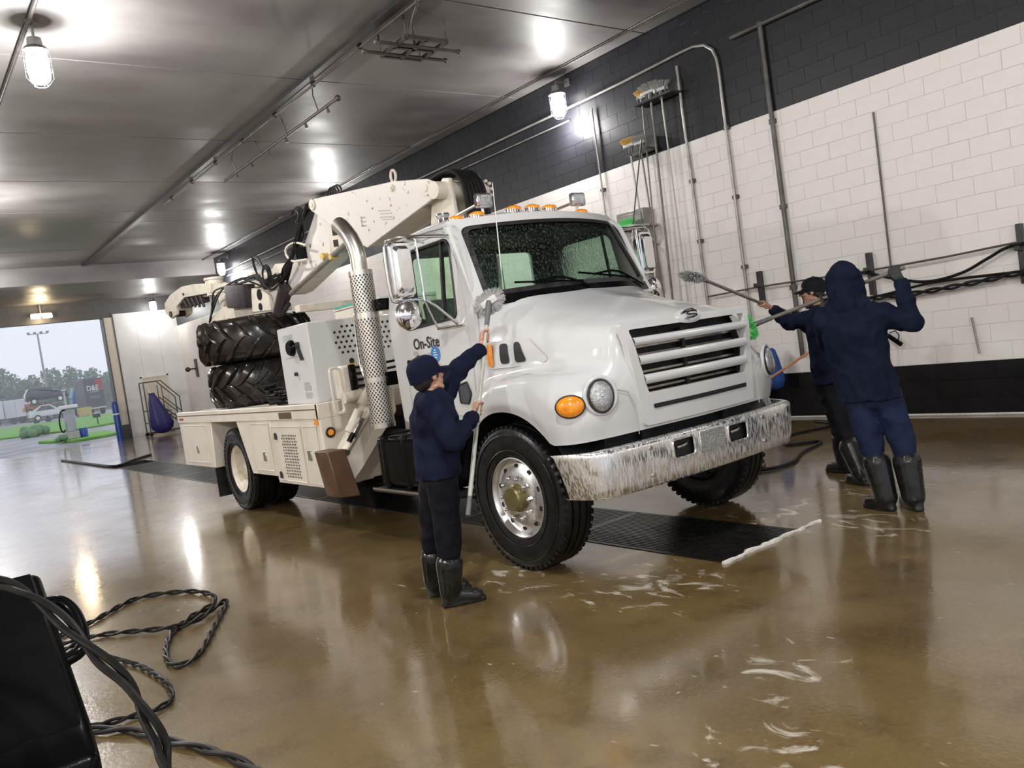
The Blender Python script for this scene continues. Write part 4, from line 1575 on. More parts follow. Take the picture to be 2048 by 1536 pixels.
# wipers
for (u0, u1, v1) in ((0.05, -0.55, 0.13), (0.85, 0.12, 0.16)):
    m = MB()
    m.tube([ws(u0, -0.06, -0.03), ws((u0+u1)/2, v1*0.9, -0.03), ws(u1, v1*0.75, -0.02)], 0.009, 6, smooth=4)
    m.tube([ws((u0+u1)/2+0.22, v1*0.35, -0.016), ws(u1-0.16, v1*1.0, -0.014)], 0.008, 6)
    part('wiper', m, 'black_plastic', FR)
m = MB()
rr = [[ws(u, v, -0.012) for u in [-0.96+1.92*k/20 for k in range(21)]] for v in (-0.12, -0.06, 0.0)]
m.grid(rr)
part('cowl_strip', m, 'black_plastic', FR)

# ---- roof furniture
for (x, z) in ((3.80, 2.640), (3.97, 2.66), (4.30, 2.69), (4.49, 2.695), (4.68, 2.69), (5.10, 2.66)):
    u = (x-CX)/0.9
    y0 = 5.24+0.19*u*u
    m = MB()
    rot = Matrix.Rotation(0.0, 3, 'Z')
    m.sphere((x, y0+0.03, z-0.004), (0.066, 0.075, 0.033), 16, 8)
    o = part('roof_marker', m, 'amber_lens', TK, sharp=70)
    m = MB()
    m.cyl((x, y0+0.03, z-0.035), (x, y0+0.03, z-0.002), 0.072, 0.07, 16)
    part('marker_base', m, 'chrome', o)
for (x, z, sx) in ((4.11, 2.79, -0.09), (5.16, 2.79, -0.12)):
    m = MB()
    m.box((x, 5.42, z), (0.155, 0.06, 0.115))
    o = part('work_light', m, 'chrome', TK, bevel=0.012)
    m = MB()
    m.box((x+0.004, 5.386, z), (0.125, 0.008, 0.085))
    part('light_lens', m, 'lamp_glass', o, bevel=0.003)
    m = MB()
    m.tube([(x, 5.44, z-0.06), (x, 5.44, z-0.10)], 0.012, 8)
    m.tube([(x-0.06, 5.45, z-0.03), (x+sx*2.6, 5.52, z-0.105)], 0.012, 8)
    part('light_bracket', m, 'steel', o)
m = MB()
m.lathe([(0.001, 0.10), (0.055, 0.10), (0.06, 0.085), (0.045, 0.06), (0.05, 0.03), (0.07, 0.0), (0.001, 0.0)], (3.92, 5.75, 2.655), n=18)
part('roof_beacon', m, 'chrome', TK)
m = MB()
m.cyl((3.85, 4.985, 1.96), (3.985, 5.10, 2.86), 0.0055, 0.003, 6)
m.cyl((3.85, 4.985, 1.93), (3.85, 4.985, 1.98), 0.016, 0.012, 8)
part('antenna', m, 'text_white', TK)

# ---- mirrors
for s in (-1, 1):
    x = CX+s*1.33
    m = MB()
    face = rounded([(x-0.09, 2.055), (x+0.09, 2.055), (x+0.09, 2.475), (x-0.09, 2.475)], 0.035, 4)
    cx_ = x
    rows = []
    for (k, y) in ((1.0, 5.40), (1.0, 5.345), (0.93, 5.325), (0.72, 5.325), (0.60, 5.29), (0.01, 5.29)):
        rows.append([Vector((cx_+(p[0]-cx_)*k, y, 2.265+(p[1]-2.265)*(k if k > 0.9 else (0.84 if k > 0.65 else (0.70 if k > 0.1 else 0.01))))) for p in face])
    m.grid(rows, wrap=True)
    m.add([Vector((p[0], 5.40, p[1])) for p in face], [tuple(range(len(face)))])
    MR = part('mirror', m, 'chrome', TK, sharp=30)
    m = MB()
    m.lathe([(0.001, 0.0), (0.04, 0.004), (0.09, 0.022), (0.112, 0.045), (0.115, 0.06), (0.001, 0.062)], (x+0.01*s, 5.27, 1.925), (0, 1, 0), n=28)
    m.cyl((x+0.01*s, 5.275, 1.94), (x+0.01*s, 5.255, 1.94), 0.02, 0.016, 10)
    part('convex_mirror', m, 'chrome', MR, sharp=50)
    m = MB()
    xi = CX+s*0.93
    m.tube([(xi, 5.26, 2.49), (x-s*0.05, 5.30, 2.50), (x+s*0.06, 5.36, 2.49), (x+s*0.11, 5.37, 2.44), (x+s*0.11, 5.37, 2.08), (x+s*0.06, 5.36, 2.03), (x-s*0.14, 5.30, 2.02), (CX+s*0.975, 5.22, 1.80)], 0.012, 8, smooth=3)
    m.tube([(x-s*0.13, 5.31, 2.49), (x-s*0.13, 5.30, 2.02), (CX+s*1.0, 5.48, 1.80)], 0.010, 8)
    m.tube([(CX+s*1.0, 5.48, 1.80), (CX+s*0.975, 5.16, 1.80)], 0.012, 8)
    m.tube([(xi, 5.62, 2.505), (x-s*0.08, 5.36, 2.50)], 0.010, 8)
    part('mirror_arm', m, 'chrome', MR)
# drip rail
m = MB()
m.tube([Vector((CX-0.905, 5.30, 2.575)), Vector((CX-0.905, 5.7, 2.592)), Vector((CX-0.905, 6.2, 2.58))], 0.012, 6, smooth=3)
part('drip_rail', m, 'truck_white', TK)

# ---- lettering on the door
def door_fn(y0, z0):
    return lambda x, y: Vector((CX-0.965-0.0035, y0-x, z0+y))
m = text_mb('On-Site', 0.128, door_fn(5.945, 1.665), 0.022)
part('door_lettering', m, 'text_black', TK, label='lettering that reads On-Site on the door')
m = MB()
body = [(0.07, 0.02), (0.30, 0.05), (0.30, 0.105), (0.07, 0.085)]
m.add([door_fn(5.97, 1.525)(a, b) for a, b in body], [(0, 1, 2, 3)])
jaw = rounded([(0.0, 0.10), (0.02, 0.13), (0.07, 0.125), (0.10, 0.085), (0.10, 0.02), (0.06, 0.0), (0.02, 0.01), (0.05, 0.04), (0.05, 0.08)], 0.012)
m.add([door_fn(5.97, 1.525)(a, b) for a, b in jaw], [tuple(range(len(jaw)))])
part('wrench_logo', m, 'text_grey', TK)
m = MB()
for (r, n_) in ((0.066, 26),):
    m.add([door_fn(5.97, 1.53)(0.345+r*math.cos(2*PI*k/n_), 0.075+r*math.sin(2*PI*k/n_)) - Vector((0.001, 0, 0)) for k in range(n_)], [tuple(range(n_))])
DL = part('logo_disc', m, 'text_blue', TK)
m = MB()
f_ = door_fn(5.97, 1.53)
for (a, b, w_, h_) in ((0.315, 0.085, 0.05, 0.009), (0.315, 0.065, 0.06, 0.009), (0.33, 0.105, 0.03, 0.008), (0.325, 0.045, 0.04, 0.008)):
    m.add([f_(a, b)-Vector((.002, 0, 0)), f_(a+w_, b)-Vector((.002, 0, 0)), f_(a+w_, b+h_)-Vector((.002, 0, 0)), f_(a, b+h_)-Vector((.002, 0, 0))], [(0, 1, 2, 3)])
part('disc_print', m, 'text_white', DL)
m = text_mb('2788', 0.05, door_fn(5.53, 1.43), 0.004)
part('door_number', m, 'text_grey', TK)

# ---- wheels
TYRE = [(.285, -.10), (.30, -.125), (.36, -.140), (.44, -.140), (.49, -.130), (.512, -.114), (.52, -.10)]
for g in (-.062, 0.0, .062):
    TYRE += [(.52, g-.009), (.506, g-.006), (.506, g+.006), (.52, g+.009)]
TYRE += [(.52, .10), (.512, .114), (.49, .130), (.44, .140), (.36, .140), (.30, .125), (.285, .10)]
def tyre(c, s):
    m = MB()
    m.lathe(TYRE, c, (s, 0, 0), 56)
    # shoulder lugs
    for k in range(56):
        a = 2*PI*k/56
        d = Vector((0, math.cos(a), math.sin(a)))
        rot = Matrix(((1, 0, 0), (0, math.cos(a), -math.sin(a)), (0, math.sin(a), math.cos(a))))
        for sg in (-1, 1):
            m.box(Vector(c)+d*0.507+Vector((sg*0.112, 0, 0)), (0.034, 0.022, 0.030), rot)
    for r in (0.345, 0.455):
        m.tube([Vector(c)+Vector((s*0.1405, r*math.cos(t), r*math.sin(t))) for t in [2*PI*k/40 for k in range(40)]], 0.004, 5, closed=True)
    return part('tyre', m, 'tyre_rubber', TK, sharp=35)
for s in (-1, 1):
    c = Vector((CX+s*0.975, 4.64, 0.52))
    ty = tyre(c, s)
    m = MB()
    m.lathe([(.285, -.10), (.296, .10), (.292, .122), (.282, .124), (.272, .112), (.26, .086), (.245, .080), (.21, .096), (.18, .108), (.12, .112), (.10, .112), (.001, .112)], c, (s, 0, 0), 48)
    rim = part('rim', m, 'aluminium', ty)
    for k in range(10):
        m = MB()
        a = 2*PI*(k+0.5)/10
        p = c+Vector((s*0.090, 0.226*math.cos(a), 0.222*math.sin(a)))
        m.cyl(p-Vector((s*0.02, 0, 0)), p+Vector((s*0.004, 0, 0)), 0.019, 0.019, 12)
        part('hand_hole', m, 'dark_recess', ty)
    for k in range(10):
        a = 2*PI*k/10
        m = MB()
        p = c+Vector((s*0.110, 0.150*math.cos(a), 0.148*math.sin(a)))
        m.cyl(p, p+Vector((s*0.030, 0, 0)), 0.019, 0.017, 6)
        m.sphere(p+Vector((s*0.032, 0, 0)), 0.016, 8, 6)
        part('lug_nut', m, 'chrome', ty)
    m = MB()
    m.lathe([(.104, .10), (.100, .128), (.088, .138), (.086, .168), (.08, .176), (.001, .176)], c, (s, 0, 0), 28)
    part('hub', m, 'brass_hub', ty)
    # rear duals
    c = Vector((CX+s*0.975, 10.35, 0.52))
    ty = tyre(c, s)
    c2 = Vector((CX+s*0.655, 10.35, 0.52))
    tyre(c2, s)
    m = MB()
    m.lathe([(.285, .10), (.292, .118), (.30, .112), (.282, .10), (.262, .06), (.25, -.03), (.235, -.06), (.15, -.075), (.13, -.07), (.001, -.07)], c, (s, 0, 0), 44)
    part('rim', m, 'cream_rim', ty)
    m = MB()
    m.lathe([(.115, -.07), (.11, .0), (.09, .03), (.06, .045), (.001, .045)], c, (s, 0, 0), 24)
    part('hub', m, 'cream_rim', ty)
    for k in range(10):
        a = 2*PI*k/10
        m = MB()
        p = c+Vector((-s*0.072, 0.165*math.cos(a), 0.165*math.sin(a)))
        m.cyl(p, p+Vector((s*0.035, 0, 0)), 0.016, 0.016, 6)
        part('lug_nut', m, 'steel', ty)
    # mud flap
    m = MB()
    m.lohi((CX+s*0.55, 11.16, 0.12), (CX+s*1.14, 11.18, 0.62))
    part('mud_flap', m, 'black_rubber', TK)
# chassis
m = MB()
for s in (-1, 1):
    m.lohi((CX+s*0.40, 3.95, 0.62), (CX+s*0.48, 12.4, 0.90))
for y in (4.64, 10.35):
    m.cyl((CX-0.9, y, 0.52), (CX+0.9, y, 0.52), 0.075)
m.sphere((CX, 10.35, 0.52), (0.22, 0.26, 0.24))
m.cyl((CX, 6.2, 0.70), (CX, 10.2, 0.58), 0.05)
m.lohi((CX-0.35, 5.0, 0.55), (CX+0.35, 6.6, 1.05))
part('chassis', m, 'dark_recess', TK)

# ---- fuel tank, step, stack
m = MB()
m.lohi((CX-1.11, 5.55, 0.50), (CX-0.55, 6.62, 0.955))
FT = part('fuel_tank', m, 'black_plastic', TK, bevel=0.07, seg=3)
for y in (5.75, 6.12, 6.48):
    m = MB()
    m.lohi((CX-1.122, y-0.035, 0.49), (CX-0.54, y+0.035, 0.966))
    part('tank_strap', m, 'black_plastic', FT, bevel=0.07, seg=3)
m = MB()
m.lohi((CX-1.14, 5.45, 0.455), (CX-0.85, 6.72, 0.485))
st = part('step_board', m, 'black_metal', TK, bevel=0.006)
m = MB()
m.lohi((CX-1.145, 5.45, 0.475), (CX-1.135, 6.72, 0.492))
part('step_edge', m, 'steel', st)
for y in (5.7, 6.45):
    m = MB()
    m.bar((CX-1.05, y, 0.46), (CX-0.6, y, 0.34), 0.05, 0.03)
    m.bar((CX-0.62, y, 0.34), (CX-0.5, y, 0.65), 0.05, 0.03)
    part('step_hanger', m, 'black_metal', st)
SXY = Vector((CX-1.06, 6.50))
m = MB()
m.cyl((SXY.x, SXY.y, 1.04), (SXY.x, SXY.y, 2.42), 0.106, 0.106, 32, caps=False)
m.lathe([(.106, 1.04), (.098, 1.045), (.094, 1.2)], (SXY.x, SXY.y, 0), n=32)
SK = part('exhaust_shield', m, 'perforated_chrome', TK)
for z in (1.05, 1.46, 2.02, 2.40):
    m = MB()
    m.cyl((SXY.x, SXY.y, z-0.02), (SXY.x, SXY.y, z+0.02) if z != 2.02 else (SXY.x, SXY.y, z+0.03), 0.109, 0.109, 32)
    part('shield_band', m, 'steel', SK)
m = MB()
pts = [(SXY.x, SXY.y, 2.3), (SXY.x, SXY.y, 2.44), (SXY.x, SXY.y+0.005, 2.58), (SXY.x-0.01, SXY.y+0.06, 2.72), (SXY.x-0.02, SXY.y+0.16, 2.83), (SXY.x-0.025, SXY.y+0.22, 2.87)]
P = spline([Vector(p) for p in pts], 6)
m.tube(P, 0.072, 22, caps=False)
part('exhaust_tip', m, 'steel', SK, solid=0.004)
m = MB()
P = spline([Vector(p) for p in pts], 6)
m.tube(P[-12:], 0.066, 20, caps=False)
m.cyl(P[-10], P[-9], 0.066, 0.066, 20)
part('pipe_bore', m, 'dark_recess', TK)
m = MB()
m.tube([(SXY.x, SXY.y+0.05, 2.16), (SXY.x-0.02, SXY.y+0.15, 2.08), (SXY.x-0.02, SXY.y+0.20, 1.98), (SXY.x-0.02, SXY.y+0.22, 1.65), (SXY.x-0.02, SXY.y+0.17, 1.50), (SXY.x-0.03, SXY.y+0.03, 1.42)], 0.014, 8, smooth=5)
part('drain_tube', m, 'chrome', SK)
m = MB()
m.box((SXY.x+0.15, SXY.y-0.10, 2.10), (0.22, 0.16, 0.10))
part('stack_bracket', m, 'black_plastic', SK, bevel=0.01)
m = MB()
m.box((SXY.x+0.14, SXY.y-0.06, 1.45), (0.2, 0.1, 0.12))
part('stack_bracket', m, 'black_plastic', SK, bevel=0.01)

# ---- flatbed body
YF, YR = 7.62, 12.48
X0, X1 = CX-1.16, CX+1.16
m = MB()
m.lohi((X0+0.04, YF, 1.16), (X1-0.04, YR, 1.265))
DK = part('bed_deck', m, 'bed_cream', TK)
for s in (-1, 1):
    m = MB()
    m.lohi((CX+s*1.16, YF, 1.13), (CX+s*1.10, YR, 1.285))
    r = part('side_rail', m, 'bed_cream', TK, bevel=0.008)
    m = MB()
    m.lohi((CX+s*1.163, YF, 1.225), (CX+s*1.158, YR, 1.235))
    part('rail_groove', m, 'rust_plate', r)
    m = MB()
    m.lohi((CX+s*1.164, YR-0.3, 1.17), (CX+s*1.158, YR-0.1, 1.20))
    part('reflector', m, 'red_lens', r)
    m = MB()
    m.lohi((CX+s*1.163, 8.28, 1.145), (CX+s*1.157, 8.62, 1.215))
    part('worn_patch', m, 'rust_plate', r, label='rusty worn patch on the rail')
m = MB()
m.lohi((X0, YF-0.01, 1.13), (X1, YF+0.05, 1.285))
part('front_rail', m, 'bed_cream', TK, bevel=0.008)
def toolbox(poly, s, deep, name='tool_box'):
    m = MB()
    m.prism(poly, 0, CX+s*1.15, CX+s*(1.15-deep))
    return part(name, m, 'bed_cream', TK, bevel=0.006)
def box_door(parent, y0, y1, z0, z1, s, latch=None):
    m = MB()
    m.lohi((CX+s*1.158, y0, z0), (CX+s*1.145, y1, z1))
    d = part('box_door', m, 'bed_cream', parent, bevel=0.004)
    m = MB()
    m.tube([(CX+s*1.1585, a, b) for a, b in ((y0, z0), (y1, z0), (y1, z1), (y0, z1))], 0.006, 5, closed=True)
    part('door_edge', m, 'crane_clean', TK)
    if latch:
        m = MB()
        m.lohi((CX+s*1.166, latch[0]-0.045, latch[1]-0.055), (CX+s*1.155, latch[0]+0.045, latch[1]+0.055))
        part('latch', m, 'steel', TK, bevel=0.004)
    return d
for s in (-1, 1):
    rb = toolbox([(11.08, 0.52), (12.45, 0.52), (12.45, 1.13), (11.02, 1.13)], s, 0.46)
    box_door(rb, 11.30, 12.24, 0.585, 1.09, s, (11.72, 0.76))
    fb = toolbox([(8.93, 0.50), (9.72, 0.50), (10.04, 1.13), (8.93, 1.13)], s, 0.46)
    box_door(fb, 9.0, 9.55, 0.56, 1.10, s, (9.22, 0.72))
    pb = toolbox([(7.63, 0.43), (8.93, 0.43), (8.93, 1.13), (7.63, 1.13)], s, 0.50)
    box_door(pb, 8.12, 8.90, 0.47, 1.06, s)
    box_door(pb, 7.72, 8.06, 0.47, 1.06, s, (7.96, 0.76))
    m = MB()
    for i in range(9):
        for k in range(15):
            y = 8.27+i*0.044+(0.022 if k % 2 else 0)
            z = 0.515+k*0.032
            m.cyl((CX+s*1.1590, y, z), (CX+s*1.1570, y, z), 0.0125, 0.0125, 6)
    o = part('vent_hole_field', m, 'dark_recess', TK, kind='stuff')
    for z in (0.54, 0.97):
        m = MB()
        m.cyl((CX+s*1.175, 8.80, z), (CX+s*1.155, 8.80, z), 0.025, 0.025, 8)
        m.lohi((CX+s*1.172, 8.77, z-0.05), (CX+s*1.16, 8.83, z))
        part('latch', m, 'black_metal', pb)
# front face of the bed body
m = MB()
m.lohi((CX-1.14, 7.60, 0.45), (CX-0.55, 7.63, 1.13))
part('bed_front', m, 'bed_cream', TK)
m = MB()
m.lohi((CX+0.55, 7.60, 0.45), (CX+1.14, 7.63, 1.13))
part('bed_front', m, 'bed_cream', TK)
m = MB()
m.cyl((CX-1.07, 7.615, 0.985), (CX-1.07, 7.57, 0.985), 0.034, 0.03, 18)
o = part('amber_lamp', m, 'amber_lens', TK)
m = MB()
m.tube([(CX-1.07+0.042*math.cos(t), 7.585, 0.985+0.042*math.sin(t)) for t in [2*PI*k/20 for k in range(20)]], 0.011, 6, closed=True)
part('lamp_grommet', m, 'black_rubber', o)
m = MB()
m.lohi((CX-1.168, 7.66, 1.075), (CX-1.155, 7.72, 1.13))
part('amber_reflector', m, 'amber_lens', TK)

# ---- outrigger legs with rusty pads, folded up
for s in (-1, 1):
    m = MB()
    leg = [(0.50, 1.34), (0.70, 1.34), (1.14, 0.80), (1.17, 0.70), (1.08, 0.50), (0.95, 0.62), (0.50, 1.10)]
    m.prism([(CX+s*a, b) for a, b in leg], 1, 7.22, 7.42)
    lg = part('outrigger_leg', m, 'bed_cream', TK, bevel=0.012)
    m = MB()
    m.bar((CX+s*0.62, 7.195, 1.36), (CX+s*1.13, 7.195, 0.83), 0.02, 0.10, up=(0, 1, 0))
    part('leg_flange', m, 'crane_clean', lg)
    m = MB()
    m.cyl((CX+s*0.70, 7.25, 1.42), (CX+s*0.86, 7.25, 1.22), 0.05, 0.05, 16)
    m.cyl((CX+s*0.90, 7.25, 1.17), (CX+s*1.04, 7.25, 0.98), 0.042, 0.042, 16)
    part('leg_cylinder', m, 'bed_cream', lg)
    m = MB()
    m.prism([(CX+s*1.33, 0.845), (CX+s*1.15, 0.84), (CX+s*1.055, 0.37), (CX+s*1.27, 0.395)], 1, 7.16, 7.46)
    part('outrigger_pad', m, 'rust_plate', lg, bevel=0.01)
    m = MB()
    m.cyl((CX+s*1.11, 7.20, 0.80), (CX+s*1.11, 7.45, 0.80), 0.03, 0.03, 14)
    part('pad_pin', m, 'steel', lg)
    m = MB()
    m.bar((CX+s*0.92, 7.18, 1.10), (CX+s*1.05, 7.18, 0.93), 0.05, 0.09, up=(0, 1, 0))
    part('control_valve', m, 'steel', lg, bevel=0.008)
    m = MB()
    m.cyl((CX+s*1.04, 7.15, 0.97), (CX+s*1.10, 7.15, 0.90), 0.022, 0.026, 12)
    part('valve_grip', m, 'black_plastic', lg)
# hydraulic manifold, stubs, hoop
m = MB()
m.lohi((CX-0.95, 7.38, 1.285), (CX-0.60, 7.60, 1.62))
mf = part('valve_block', m, 'bed_cream', TK, bevel=0.02)
for k in range(4):
    m = MB()
    z = 1.40+k*0.062
    m.tube([(CX-0.86, 7.34, z), (CX-0.6, 7.30, z), (CX-0.3, 7.26, z+0.02)], 0.013, 7)
    part('hydraulic_hose', m, 'hose_rubber', mf)
m = MB()
m.lohi((CX-0.88, 7.33, 1.36), (CX-0.82, 7.40, 1.62))
part('hose_block', m, 'black_plastic', mf, bevel=0.01)
for x in (CX-1.0, CX-0.82):
    m = MB()
    m.cyl((x, 7.30, 1.31), (x+0.20, 7.32, 1.325), 0.05, 0.05, 18)
    m.cyl((x-0.012, 7.30, 1.309), (x, 7.30, 1.31), 0.056, 0.056, 18)
    part('hydraulic_stub', m, 'bed_cream', mf)
m = MB()
hp = rounded([(CX-1.09, 1.17), (CX-0.99, 1.17), (CX-0.99, 1.61), (CX-1.09, 1.61)], 0.045, 5)
m.tube([(a, 7.36, b) for a, b in hp], 0.016, 8, closed=True)
part('grab_hoop', m, 'bed_cream', TK)

# ---- welder / compressor box on the deck
KX0, KX1, KY0, KY1, KZ0, KZ1 = CX-0.94, CX+0.05, 8.05, 8.86, 1.266, 2.12
m = MB()
m.lohi((KX0, KY0, KZ0), (KX1, KY1, KZ1))
KB = part('compressor_box', m, 'truck_white', TK, bevel=0.012)
m = MB()
m.lathe([(0.001, 0.05), (0.07, 0.05), (0.085, 0.03), (0.09, 0.0)], (KX0, 8.50, 1.885), (-1, 0, 0), n=24)
part('gauge_cap', m, 'black_plastic', KB)
m = MB()
m.bar((KX0-0.012, 8.33, 1.90), (KX0-0.012, 8.25, 1.74), 0.02, 0.05, up=(1, 0, 0))
m.box((KX0-0.012, 8.33, 1.91), (0.03, 0.06, 0.05))
part('lever', m, 'black_metal', KB)
m = text_mb('STRIKE', 0.10, lambda x, y: Vector((KX0-0.003, 8.72-x*0.9, 1.965+y)), -0.004)
part('box_lettering', m, 'text_grey', KB)
m = MB()
for (y, z, w_, h_) in ((8.70, 1.78, 0.30, 0.008), (8.33, 1.41, 0.16, 0.05), (8.33, 1.35, 0.16, 0.04), (8.33, 1.47, 0.13, 0.03), (8.32, 1.33, 0.14, 0.01)):
    m.add([(KX0-0.003, y, z), (KX0-0.003, y-w_, z), (KX0-0.003, y-w_, z+h_), (KX0-0.003, y, z+h_)], [(0, 1, 2, 3)])
part('warning_label', m, 'text_grey', KB)
m = MB()
m.cyl((KX0-0.03, 8.47, 1.60), (KX0, 8.47, 1.60), 0.022, 0.022, 10)
part('latch', m, 'black_metal', KB)
m = MB()
for r_i in range(6):
    for k in range(11):
        x = KX0+0.30+k*0.062+(0.031 if r_i % 2 else 0)-r_i*0.0
        if r_i in (0, 5) and k < 1:
            continue
        z = 1.76+r_i*0.055
        m.cyl((x, KY0-0.002, z), (x, KY0+0.004, z), 0.015, 0.015, 8)
part('vent_hole_field', m, 'dark_recess', KB, kind='stuff')
m = MB()
m.cyl((KX0+0.45, KY0-0.004, 1.66), (KX0+0.45, KY0+0.004, 1.66), 0.03, 0.03, 12)
part('cable_hole', m, 'dark_recess', KB)
m = MB()
m.lohi((KX0+0.41, KY0-0.003, 1.42), (KX0+0.50, KY0+0.002, 1.64))
part('oil_stain', m, 'brush_yellow', KB)
# second chest with a green strip, farther across the deck
m = MB()
m.lohi((CX+0.10, 8.3, 1.266), (CX+1.0, 9.5, 2.30))
ch = part('tool_chest', m, 'bed_cream', TK, bevel=0.012)
m = MB()
m.lohi((CX+0.09, 8.29, 2.30), (CX+1.01, 9.51, 2.335))
part('chest_lid', m, 'truck_white', ch)
m = MB()
m.lohi((CX+0.10, 8.55, 2.337), (CX+0.9, 9.3, 2.35))
m.lohi((CX+0.08, 8.5, 2.325), (CX+0.091, 9.45, 2.345))
part('lid_strip', m, 'teal_trim', ch)
m = MB()
m.lohi((CX+0.3, 9.7, 1.266), (CX+0.42, 9.82, 2.44))
m.lohi((CX-0.25, 9.72, 2.36), (CX+0.95, 9.86, 2.45))
part('headache_rack', m, 'crane_clean', TK, bevel=0.006)

# ---- rack of stakes / dark mesh behind the lower tyre
m = MB()
random.seed(11)
pts = []
for k in range(60):
    pts.append((3.62+0.10*math.sin(k*1.1)+random.uniform(-0.03, 0.03), 9.10+k*0.004+0.10*math.cos(k*1.7), 1.285+0.004*k))
m.tube(pts, 0.014, 6)
single('chain_heap', m, 'hose_rubber', 'heap of dark chain on the deck beside the compressor box', 'chain')

# ================================================================== CRANE (part of the truck)
CA = Vector((4.55, 6.75))
CD = Vector((-0.0756447, 0.9971348))
CN = Vector((0.9971348, 0.0756447))
def cp(s, z, off=0.0):
    """crane coordinates: s along the boom towards the tail, z up, off across (away from the viewer's side)"""
    q = CA + CD*s + CN*off
    return Vector((q.x, q.y, z))
def cplate(mb, poly, o0, o1):
    n = len(poly)
    vs = [cp(a, b, o0) for a, b in poly] + [cp(a, b, o1) for a, b in poly]
    fs = [(i, (i+1) % n, n+(i+1) % n, n+i) for i in range(n)]
    fs += [tuple(reversed(range(n))), tuple(range(n, 2*n))]
    mb.add(vs, fs)
    return mb
def cpin(mb, s, z, o0, o1, r, n=20):
    return mb.cyl(cp(s, z, o0), cp(s, z, o1), r, r, n)
PLATE = [(2.26, 3.61), (0.66, 3.43), (0.10, 3.32), (0.0, 3.27), (-0.03, 3.20), (0.05, 3.11), (1.32, 2.86), (1.67, 3.03), (2.29, 3.43), (2.40, 3.50), (2.41, 3.58), (2.36, 3.62)]
# pedestal and mast
m = MB()
m.lohi((CX-0.42, 6.45, 0.85), (CX+0.50, 7.25, 1.30))
m.cyl((4.80, 6.85, 1.25), (4.80, 6.85, 1.75), 0.30, 0.27, 28)
part('crane_pedestal', m, 'crane_clean', TK, bevel=0.01)
m = MB()
cplate(m, [(0.34, 1.7), (0.36, 2.6), (0.20, 3.12), (-0.02, 3.30), (-0.12, 3.28), (-0.16, 2.6), (-0.20, 1.7)], 0.10, 0.15)
cplate(m, [(0.30, 1.7), (0.32, 2.6), (0.16, 3.12), (-0.04, 3.28), (-0.16, 3.26), (-0.30, 2.6), (-0.32, 1.7)], 0.42, 0.47)
cplate(m, [(-0.30, 1.72), (0.30, 1.72), (0.26, 2.5), (-0.22, 2.5)], 0.15, 0.42)
MS = part('crane_mast', m, 'crane_clean', TK, bevel=0.006)
m = MB()
cpin(m, -0.02, 3.18, -0.03, 0.60, 0.085)
part('mast_pin', m, 'crane_clean', MS)
m = MB()
cpin(m, -0.06, 3.17, 0.60, 0.63, 0.06)
for k in range(10):
    a = 2*PI*k/10
    m.box(cp(-0.06+0.1*math.cos(a), 3.17+0.1*math.sin(a), 0.60), (0.03, 0.03, 0.03))
part('pin_nut', m, 'crane_clean', MS, bevel=0.004)
for k in range(6):
    o = 0.17+k*0.048
    m = MB()
    m.tube([cp(0.35, 3.33+0.01*k, o), cp(0.05, 3.37, o), cp(-0.12, 3.34, o), cp(-0.24, 3.20, o), cp(-0.27, 2.95, o+0.01*(k % 3-1)), cp(-0.28, 2.5, o), cp(-0.22, 2.0, o)], 0.021, 8, smooth=5)
    part('crane_hose', m, 'hose_rubber', MS)
# main boom: two cheek plates
BM = None
for (o0, o1) in ((0.0, 0.03), (0.36, 0.39)):
    m = MB()
    cplate(m, PLATE, o0, o1)
    o = part('boom_plate', m, 'crane_white', TK, bevel=0.006)
    BM = BM or o
m = MB()
cplate(m, [(2.26, 3.60), (0.66, 3.42), (0.66, 3.38), (2.26, 3.56)], 0.03, 0.36)
cplate(m, [(0.30, 3.06), (1.30, 2.875), (1.30, 2.92), (0.30, 3.11)], 0.03, 0.36)
part('boom_web', m, 'crane_clean', BM)
for (s, z, r) in ((2.33, 3.555, 0.062), (0.11, 3.23, 0.070), (0.69, 3.37, 0.035)):
    m = MB()
    cpin(m, s, z, -0.02, 0.41, r)
    cpin(m, s, z, -0.028, 0.0, r*0.5, 12)
    part('boom_pin', m, 'crane_clean', BM)
m = MB()
m.tube([cp(0.67+0.045*math.cos(t), 3.485+0.062*math.sin(t), 0.02) for t in [2*PI*k/20 for k in range(20)]], 0.014, 8, closed=True)
m.cyl(cp(0.67, 3.36, 0.02), cp(0.67, 3.43, 0.02), 0.02)
part('lifting_eye', m, 'crane_clean', BM)
# stencil marks on the plate
m = MB()
def cmark(s, z, w, h):
    m.add([cp(s, z, -0.003), cp(s-w, z-w*0.17, -0.003), cp(s-w, z-w*0.17+h, -0.003), cp(s, z+h, -0.003)], [(0, 1, 2, 3)])
for (s, z, w, h) in ((1.36, 3.10, 0.02, 0.11), (1.36, 3.10, 0.09, 0.018), (1.36, 3.145, 0.09, 0.018), (1.36, 3.19, 0.09, 0.018)):
    cmark(s, z, w, h)
for (s, z) in ((1.0, 3.19), (0.98, 3.155), (0.99, 3.12), (0.96, 3.09)):
    cmark(s, z, 0.22, 0.010)
part('stencil_mark', m, 'text_grey', BM)
